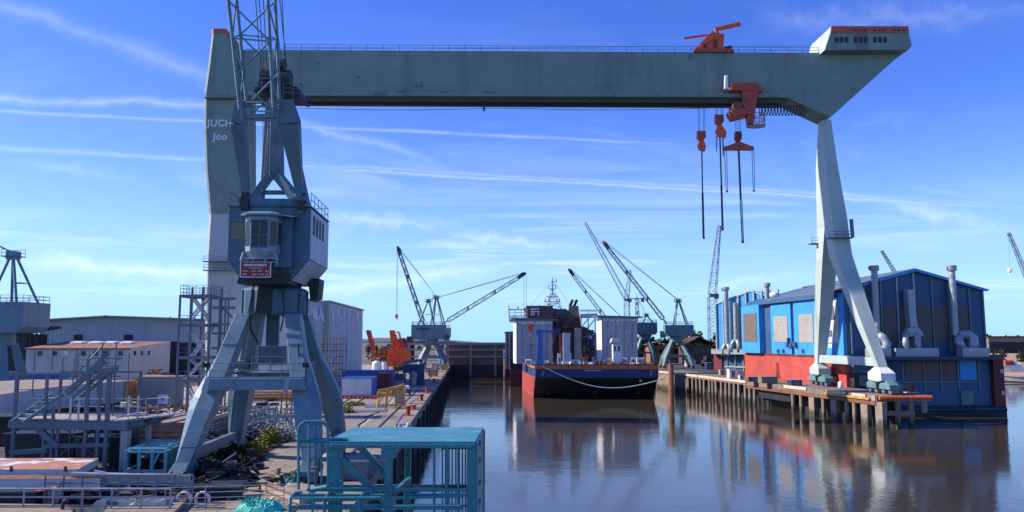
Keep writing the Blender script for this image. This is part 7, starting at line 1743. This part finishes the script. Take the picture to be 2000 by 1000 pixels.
# small things in the corner
t = thing('black_hose_bend', 'black bent hose standing up in the bottom left corner', 'hose', tuple(gr(125, 998))); m_ = MB(); d = 40
m_.path([at(122, 1005, d), at(122, 985, d), at(124, 979, d), at(129, 977, d), at(134, 980, d)], .09, 8); m_.build('hose', M['dark'], t)
t = thing('blue_tarpaulin', 'dark blue-grey tarpaulin bundle at the bottom edge behind the railing', 'tarpaulin', tuple(gr(265, 996)), 0)
p = gr(262, 998); rr = random.Random(2); g = [[(-2.2 + 4.4 * i / 9, -.8 + 1.6 * j / 6, .02 if i in (0, 9) or j in (0, 6) else rr.uniform(.25, .6)) for i in range(10)] for j in range(7)]
m_ = MB(); m_.add([q for r_ in g for q in r_], [(j * 10 + i, j * 10 + i + 1, (j + 1) * 10 + i + 1, (j + 1) * 10 + i) for j in range(6) for i in range(9)]); m_.build('cover', M['greyd'], t, local=True)
for k, (u, lb) in enumerate(((357, 'pale coil of hose in the shadow behind the wire fence, the left coil'), (393, 'pale coil of hose in the shadow behind the wire fence, the right coil'))):
    c = gr(u, 992); t = thing('hose_coil', lb, 'hose', tuple(c), 0, 'pale hose coils behind the wire fence'); m_ = MB()
    m_.path([V((.35 * math.cos(a * .5), .12 * a / 20, .4 + .38 * math.sin(a * .5))) for a in range(0, 40)], .05, 6); m_.build('hose', M['shiplt'], t, local=True)
# slatted teal crate frame
cr = thing('slatted_frame_crate', 'pale teal slatted steel frame box at the foot of the nearest crane', 'steel frame', tuple(gr(318, 924)))
z1 = at(300, 881, 52).z; A_, B_ = V((X(262, 52), 52, 0)), V((X(338, 52), 52, 0)); C_, D2 = V((X(308, 57), 57, 0)), V((X(372, 57), 57, 0))
tm = paint('pale_teal_frame_paint', (.16, .40, .44), .5, .15, 1, .35)
m_ = MB()
for p in (A_, B_, C_, D2, A_.lerp(B_, .33), A_.lerp(B_, .66)): m_.beam(p + V((0, 0, QZ)), p + V((0, 0, z1 + .04)), .17)
for p, q in ((A_, B_), (B_, D2), (D2, C_), (C_, A_)):
    for z in (QZ + .3, z1 - .06): m_.beam(p + V((0, 0, z)), q + V((0, 0, z)), .12)
m_.beam(A_.lerp(B_, .6) + V((0, 0, QZ + .2)), A_.lerp(B_, .85) + V((0, 0, z1)), .1); m_.build('frame', tm, cr)
m_ = MB()
for k in range(7): q = (k + .5) / 7; m_.beam(A_.lerp(C_, q) + V((0, 0, z1 + .1)), B_.lerp(D2, q) + V((0, 0, z1 + .1)), .26, .1)
m_.build('slat', tm, cr)
m_ = MB(); P = [B_ + V((.02, 0, QZ + .2)), D2 + V((.02, 0, QZ + .2)), D2 + V((.02, 0, z1 - .1)), B_ + V((.02, 0, z1 - .1))]; m_.extr(P, (.04, 0, 0)); m_.build('side_sheet', paint('teal_sheet', (.06, .2, .22), .6, .2, 1, .4), cr)
# scrap and pipes behind the nearest crane
pr_ = thing('pipe_rack', 'crowded rack of grey-blue scaffold pipes and frames behind the nearest crane', 'pipe rack', tuple(gr(540, 845)))
rr = random.Random(77); d0 = gr(540, 845).y
m_ = MB()
for k in range(80):
    u = rr.uniform(486, 606); dd = d0 + rr.uniform(-3, 9); x = X(u, dd); z = QZ + rr.uniform(0, .3); m_.tube((x, dd, z), (x + rr.uniform(-.5, .5), dd + rr.uniform(-.4, .4), z + rr.uniform(.8, 2.3)), rr.uniform(.03, .06), 5)
m_.build('upright', M['blued'], pr_); m_ = MB()
for k in range(40):
    u = rr.uniform(486, 606); dd = d0 + rr.uniform(-3, 9); x = X(u, dd); z = QZ + rr.uniform(.3, 2.2); m_.tube((x - rr.uniform(.4, 1.6), dd, z), (x + rr.uniform(.4, 1.6), dd + rr.uniform(-.4, .4), z + rr.uniform(-.2, .2)), rr.uniform(.03, .06), 5)
m_.build('cross_pipe', M['greyd'], pr_)
fr_ = thing('orange_frame_rack', 'rust-orange ladder-like frame rack standing behind the nearest crane portal', 'rack', tuple(gr(568, 808)))
d = gr(568, 808).y; m_ = MB()
for u in (556, 566, 576): m_.beam((X(u, d), d, QZ), (X(u, d), d, Zp(767, d)), .16)
for v in (770, 779, 790, 800): m_.beam(at(554, v, d), at(578, v, d), .12)
m_.build('frame', paint('rust_orange_frame', (.5, .17, .07), .7, .2, 1, .3), fr_)
m_ = MB(); m_.beam(at(557, 800, d - .1), at(575, 772, d - .1), .1); m_.build('brace', M['rust'], fr_)
rf = thing('red_pipe_trestle', 'low dark red pipe trestle left of the orange rack', 'trestle', tuple(gr(518, 812)))
d = gr(518, 812).y; m_ = MB()
for u in (493, 504, 516, 528, 541): m_.beam((X(u, d), d, QZ), (X(u + rr.uniform(-3, 3), d), d, Zp(796, d)), .14)
m_.beam(at(490, 796, d), at(520, 801, d), .16); m_.beam(at(512, 804, d), at(542, 795, d), .16); m_.build('frame', M['red'], rf); m_ = MB(); m_.tube(at(490, 800, d + .4), at(542, 800, d + .4), .12, 8); m_.build('pipe', M['rust'], rf)
for k, (v, lb) in enumerate(((772, 'farther row of rusty steel pipes on sleepers beyond the portal'), (784, 'nearer row of rusty steel pipes on sleepers beyond the portal'))):
    p = gr(525, v); t = thing('pipe_stack', lb, 'pipe stack', tuple(p), 0, 'rows of rusty pipes beyond the portal'); m_ = MB()
    for q in range(5): m_.tube((-5, q * .7, .5 + (q % 2) * .3), (4.5, q * .7 + .4, .5 + (q % 2) * .3), .28, 8)
    m_.build('pipes', M['rust'] if k else M['timber'], t, local=True); m_ = MB()
    for x in (-4, 0, 4): m_.box((x, 1.4, .1), (.3, 4, .2))
    m_.build('sleeper', M['dark'], t, local=True)
# timber, planks, nets on the quay in front
t = thing('timber_log', 'long weathered timber lying diagonally on the quay beside the green net', 'timber', tuple(gr(545, 965))); a, b = gr(508, 954), gr(592, 987); m_ = MB(); m_.beam(a + V((0, 0, .25)), b + V((0, 0, .25)), .42, .42); m_.build('log', M['timber'], t)
m_ = MB(); m_.beam(b + V((.02, -.02, .25)), b + V((.06, -.03, .25)), .4, .4); m_.build('end_grain', M['concrete'], t)
t = thing('tyre', 'black rubber tyre lying on the timber near the bottom', 'tyre', tuple(gr(526, 948))); m_ = MB(); c = gr(526, 948) + V((0, 0, .3)); m_.path([c + V((.38 * math.cos(2 * math.pi * k / 18), .38 * math.sin(2 * math.pi * k / 18), 0)) for k in range(19)], .17, 8); m_.build('rubber', M['dark'], t, smooth=True)
def heap(name, label, u, v, rx, ry, h, mat, seed, cat):
    p = gr(u, v); rr = random.Random(seed); t = thing(name, label, cat, tuple(p)); m_ = MB(); n = 18
    g = []
    for j in range(n + 1):
        for i in range(n + 1):
            x, y = -1 + 2 * i / n, -1 + 2 * j / n; q = max(0, 1 - x * x - y * y); g.append((x * rx, y * ry, .02 + h * q ** .6 * rr.uniform(.6, 1.1)))
    m_.add(g, [(j * (n + 1) + i, j * (n + 1) + i + 1, (j + 1) * (n + 1) + i + 1, (j + 1) * (n + 1) + i) for j in range(n) for i in range(n)]); m_.build('heap', mat, t, local=True)
    m_ = MB()
    for k in range(22): a = V((rr.uniform(-.7, .7) * rx, rr.uniform(-.7, .7) * ry, h * .8)); m_.path([a, a + V((rr.uniform(-.4, .4), rr.uniform(-.3, .3), rr.uniform(0, .25))), a + V((rr.uniform(-.7, .7), rr.uniform(-.4, .4), -.1))], .025, 4)
    m_.build('loose_strand', mat, t, local=True)
heap('fishing_net', 'sea-green net heap at the bottom edge in front of the timber', 508, 996, 1.2, .7, .55, M['net'], 3, 'net')
heap('fishing_net', 'darker green net heap on the quay beside the hooped turquoise guard', 572, 938, .9, .9, .45, paint('dark_green_netting', (.02, .13, .11), .7, .4, 4, .3), 5, 'net')
t = thing('orange_timber_prop', 'leaning orange-brown plank with a thin stick, near the dark green net', 'plank', tuple(gr(540, 955))); m_ = MB(); a, b = gr(534, 958), gr(546, 930); m_.beam(a + V((0, 0, .1)), b + V((0, 0, .5)), .2, .1); m_.build('plank', M['yellow'], t); m_ = MB(); m_.tube(b + V((0, 0, .5)), at(530, 921, b.y), .03, 5); m_.build('stick', M['timber'], t)
t = thing('pallet', 'small wooden pallet in the shadow by the wire fence', 'pallet', tuple(gr(440, 953))); p = gr(440, 953); m_ = MB()
for k in range(6): m_.box((-.9 + k * .36, 0, .2), (.26, 1.1, .04))
for y in (-.5, 0, .5): m_.box((0, y, .1), (2.1, .1, .16))
m_.build('slats', M['timber'], t, local=True)
t = thing('hand_tool_trolley', 'small brown hand trolley with dark levers seen through the hooped guard', 'trolley', tuple(gr(611, 944))); m_ = MB(); m_.box((0, 0, .55), (.55, .5, .9)); m_.build('box', M['timber'], t, local=True, bevel=.03); m_ = MB()
for x in (-.2, .1, .3): m_.tube((x, 0, 1.0), (x + .05, 0, 1.5), .03, 5)
m_.beam((-.35, 0, 1.4), (.4, 0, 1.42), .04); m_.tube((-.3, .3, .2), (.3, .3, .2), .2, 10); m_.build('lever', M['dark'], t, local=True)
t = thing('blue_skip', 'dark steel skip on the quay seen under the turquoise plate', 'skip', tuple(gr(690, 935))); m_ = MB(); m_.loft([[(x * s, y * s, z) for x, y in ((-1.2, -1), (1.2, -1), (1.2, 1), (-1.2, 1))] for s, z in ((.75, .05), (1, 1.2))]); m_.build('bin', M['greyd'], t, local=True); m_ = MB(); m_.beam((-1.2, -1, 1.2), (1.2, -1, 1.2), .1); m_.beam((-1.2, 1, 1.2), (1.2, 1, 1.2), .1); m_.build('rim', M['grey'], t, local=True)
# white bar by the crane foot
m_ = MB(); a = gr(464, 884); m_.beam(a + V((0, 0, .3)), a + V((.35, .2, .95)), .16); tag(recenter(m_.build('white_marker_post', M['white']), a), 'short tilted white marker post by the rear foot of the nearest crane', 'marker post')
# weeds along the inner crane rail
def weed(label, u, v, r, h, n, seed, mt='leaf', name='weed_bush', grp='weed bushes along the crane rail'):
    p = gr(u, v); rr = random.Random(seed); t = thing(name, label, 'bush', tuple(p), 0, grp); m_ = MB()
    for k in range(n):
        a = rr.uniform(0, 6.28); q = rr.uniform(0, r) ** 1; b = V((q * math.cos(a), q * math.sin(a), 0)); hh = h * rr.uniform(.45, 1.0) * (1 - .4 * q / r)
        tip = b + V((rr.gauss(0, .18), rr.gauss(0, .18), hh)); w_ = rr.uniform(.02, .05)
        for j in range(4):
            c = b.lerp(tip, rr.uniform(.2, 1)); dv = V((rr.gauss(0, 1), rr.gauss(0, 1), rr.gauss(.4, .6))).normalized(); s = rr.uniform(.06, .16); sd = dv.orthogonal().normalized() * s * .4
            m_.add([c, c + dv * s + sd, c + dv * s * 2, c + dv * s - sd], [(0, 1, 2, 3)])
    m_.build('foliage', M[mt], t, local=True); m_ = MB()
    for k in range(12): a = rr.uniform(0, 6.28); m_.tube((0, 0, 0), (r * .6 * math.cos(a), r * .6 * math.sin(a), h * .6), .015, 4)
    m_.build('stem', M[mt], t, local=True)
for a in (('tallest yellow-green weed bush beside the inner crane rail', 527, 873, .95, 1.9, 420, 1), ('broad low weed bush left of the tallest one on the rail line', 490, 888, 1.3, 1.1, 420, 2), ('small weed bush nearest to the rear crane foot', 468, 898, .8, .9, 260, 3), ('dark weed bush right behind the tallest one', 548, 862, .9, 1.0, 260, 4), ('sparse weed patch beyond the right crane leg', 672, 806, 1.2, .8, 240, 5), ('thin weed patch farther along the rail beyond the right crane leg', 690, 792, 1.6, .6, 240, 6)): weed(*a)
# dark shrubs and junk between the crane feet
jk = thing('junk_pile', 'shadowed pile of dark junk and boulders between the left feet of the nearest crane', 'junk pile', tuple(gr(420, 925)))
rr = random.Random(55); m_ = MB(); c = gr(425, 915)
for k in range(90):
    p = c + V((rr.uniform(-2.0, 1.9), rr.uniform(-4, 4), rr.uniform(0, .6))); m_.box(p, (rr.uniform(.2, .8), rr.uniform(.2, .8), rr.uniform(.1, .7)), rr.uniform(0, 3))
m_.build('debris', M['dark'], jk); m_ = MB()
for k in range(9): p = c + V((rr.uniform(-1.6, 1.6), rr.uniform(-3.5, 2.5), .35)); m_.ball(p, rr.uniform(.3, .55), 8, 5, .8)
m_.build('boulder', M['concrete'], jk)

# ------------------------------------------------------------------ dark clutter and a black backdrop added to darken the lower left yard
sr = thing('dark_backdrop', 'long black open-fronted backdrop added for the darkness behind the working platform', 'backdrop', tuple(gr(120, 875)))
d = 63
m_ = MB(); m_.bb(X(-60, d), X(250, d), d + 3, d + 3.3, QZ, Zp(818, d)); m_.build('back_wall', M['dark'], sr)
m_ = MB(); m_.bb(X(-60, d), X(252, d), d, d + 3.2, Zp(818, d) + .01, Zp(814, d) + .01); m_.build('roof', M['dark'], sr)
m_ = MB()
for u in (-20, 40, 95, 150, 205, 248): m_.beam((X(u, d), d + .1, QZ), (X(u, d), d + .1, Zp(818, d)), .18)
m_.build('post', M['greyd'], sr)
rr = random.Random(91)
def dark_box(label, u, v, w_, l_, h_, mt, rz=0.0, tarp=False):
    p = gr(u, v); t = thing('steel_bin', label, 'bin', tuple(p), rz, 'dark steel bins in the lower left yard')
    m_ = MB(); m_.loft([[(x * s, y * s, z) for x, y in ((-w_ / 2, -l_ / 2), (w_ / 2, -l_ / 2), (w_ / 2, l_ / 2), (-w_ / 2, l_ / 2))] for s, z in ((.92, .1), (1, h_))]); m_.build('body', M[mt], t, local=True, bevel=.03)
    m_ = MB()
    for x in (-w_ * .3, w_ * .3): m_.box((x, 0, .06), (.2, l_, .12))
    m_.beam((-w_ / 2, -l_ / 2, h_), (w_ / 2, -l_ / 2, h_), .1); m_.beam((-w_ / 2, l_ / 2, h_), (w_ / 2, l_ / 2, h_), .1); m_.build('rim', M['greyd'], t, local=True)
for a in (('wide black bin under the left half of the working platform', 90, 895, 5.2, 2.0, 1.9, 'dark', .05), ('navy bin under the right half of the working platform', 205, 898, 3.6, 1.8, 1.7, 'navy', -.1), ('black bin in the shadow left of the teal frame box', 240, 912, 1.6, 1.4, 2.1, 'dark', .2), ('dark grey bin behind the bottom railing, below the I-beam', 180, 968, 2.6, 1.3, .8, 'greyd', .1), ('navy bin behind the bottom railing, right of the dark grey one', 310, 958, 2.8, 1.5, .8, 'navy', -.15), ('black bin behind the wire fence beside the hose coils', 420, 972, 3.0, 1.6, .7, 'dark', .1), ('low black bin at the left frame edge below the hatch covers', 20, 985, 3.4, 1.2, .75, 'dark', 0)): dark_box(*a)
def steel_heap(label, u, v, rx, ry, h, n, seed, mt):
    p = gr(u, v); rr = random.Random(seed); t = thing('scrap_heap', label, 'scrap heap', tuple(p), 0, 'heaps of scrap steel in the yard')
    m_ = MB()
    for k in range(n):
        a = V((rr.uniform(-rx, rx), rr.uniform(-ry, ry), rr.uniform(0, h) + .1)); b = a + V((rr.uniform(-1.4, 1.4), rr.uniform(-.9, .9), rr.uniform(-.5, .7)))
        a.z = max(a.z, .06); b.z = max(b.z, .06); m_.beam(a, b, rr.uniform(.04, .22), rr.uniform(.04, .16))
    m_.build('steel', M[mt], t, local=True)
    m_ = MB()
    for k in range(n // 6): m_.box((rr.uniform(-rx, rx), rr.uniform(-ry, ry), rr.uniform(.1, h)), (rr.uniform(.3, 1.2), rr.uniform(.3, 1), rr.uniform(.1, .6)), rr.uniform(0, 3))
    m_.build('plate', M['dark'], t, local=True)
for a in (('dark tangle of scrap steel between timber stack and pipe rack', 445, 850, 3.2, 4, 1.3, 110, 1, 'greyd'), ('low scrap heap behind the teal slatted frame box', 400, 885, 1.2, 3, 1.1, 60, 2, 'dark'), ('scrap heap right of the white stair tower base', 470, 820, 3.0, 4, 1.5, 90, 3, 'greyd'), ('blue-grey scrap heap in front of the pipe rack', 520, 862, 2.4, 1.6, .8, 70, 4, 'greyd'), ('scrap heap under the white-railed platform bridge', 290, 905, 1.6, 2.0, 1.0, 60, 5, 'greyd'), ('scrap heap behind the bottom left pipe railing', 120, 975, 3.0, 1.0, .6, 60, 6, 'greyd'), ('flat scrap heap along the wire fence', 385, 965, 2.6, 1.4, .5, 60, 7, 'dark'), ('rusty scrap heap beyond the timber stack', 330, 812, 4.0, 3.0, 1.0, 70, 8, 'rust'), ('dark scrap heap between crane foot and wire fence', 440, 935, 1.8, 1.6, .6, 60, 9, 'dark'), ('scrap heap under the box girder at its orange end', 290, 792, 3.0, 2.0, 1.6, 60, 10, 'greyd')): steel_heap(*a)
# scaffold tube frame standing above the working platform
sf = thing('tube_scaffold', 'thin grey scaffold tube frame with a sloping handrail above the working platform', 'scaffold', tuple(gr(200, 880)))
d = 57; m_ = MB()
for u in (130, 152, 178, 205, 232):
    m_.tube((X(u, d), d, QZ), (X(u, d), d, Zp(668 if u in (205, 232) else 700, d)), .045, 5); m_.tube((X(u, d), d + 2, QZ), (X(u, d), d + 2, Zp(690, d)), .045, 5)
for v in (700, 715, 735): m_.tube(at(152 if v < 735 else 128, v, d), at(236, v, d), .04, 5)
m_.tube(at(140, 742, d), at(206, 668, d), .045, 5); m_.tube(at(150, 752, d), at(232, 668, d), .045, 5); m_.tube(at(178, 720, d + 2), at(240, 700, d + 2), .04, 5)
m_.build('tube_frame', M['greyd'], sf)
m_ = MB(); m_.beam(at(150, 752, d + .3), at(210, 690, d + .3), .7, .08); m_.build('ramp', M['greyd'], sf)
# second pipe railing nearer the camera
a, b = V((X(110, 42.5), 42.5, QZ)), V((X(392, 42.8), 42.8, QZ))
fence('pipe_railing', 'second grey pipe railing just behind the first at the bottom left', (a, b), 1.55, 8, M['greyd'], 4, .035)

# hoses and cables lying on the left quay
def lay(name, label, pts, r, mat):
    P = [gr(u, v) + V((0, 0, r)) for u, v in pts]; Q = []
    for a, b in zip(P, P[1:]):
        for k in range(6): Q.append(a.lerp(b, k / 6))
    Q.append(P[-1]); n = len(Q)
    Q = [p + qr * (.18 * math.sin(i * 1.3) * math.sin(math.pi * i / n)) for i, p in enumerate(Q)]
    m_ = MB(); m_.path(Q, r, 6); o = recenter(m_.build(name, mat), Q[0]); tag(o, label, 'cable'); return o
lay('power_cable', 'black power cable snaking along the quay toward the yellow trestle', [(655, 905), (668, 870), (700, 835), (716, 815), (752, 800)], .05, M['dark'])
lay('air_hose', 'orange air hose lying across the quay near the nearest crane', [(560, 930), (600, 905), (625, 880), (690, 872)], .035, M['orange'])
lay('water_hose', 'pale blue water hose lying near the quay edge bollards', [(775, 826), (792, 806), (800, 790), (826, 770)], .04, M['cblue'])

for a in (('dark low shrub at the front foot of the nearest crane', 395, 932, 1.0, 1.2, 420, 21), ('dark shrub in the middle of the shadowed junk pile', 428, 912, 1.3, 1.3, 520, 22), ('dark shrub at the rear foot of the nearest crane', 452, 900, 1.0, 1.5, 420, 23), ('dark shrub between junk pile and quay paving', 470, 915, .9, .9, 320, 24)): weed(*a, mt='leafd', name='dark_shrub', grp='dark shrubs between the crane feet')
# gussets, bolts and floor grating on the turquoise platform
for u, v, d in ((656, 880, 14.04), (759, 880, 13.99), (759, 984, 13.99), (656, 950, 14.04)):
    m_ = MB(); p = at(u, v, d - .012); s = .13; m_.extr([p + V((-s, 0, -s)), p + V((s, 0, -s)), p + V((s, 0, s)), p + V((-s, 0, s))], (0, .012, 0)); gs = m_.build('gusset_plate', TEAL, tl)
    for a, b in ((-1, -1), (1, -1), (1, 1), (-1, 1)):
        m_ = MB(); q = p + V((a * .09, 0, b * .09)); m_.tube(q, q + V((0, -.02, 0)), .016, 8); m_.build('bolt', M['grey'], gs)
for k in range(9):
    m_ = MB(); x = f0.x + .1 + (f1.x - f0.x - .2) * k / 8; m_.tube((x, 13.955, zp - .025), (x, 13.94, zp - .025), .014, 8); m_.build('edge_bolt', M['grey'], tl)
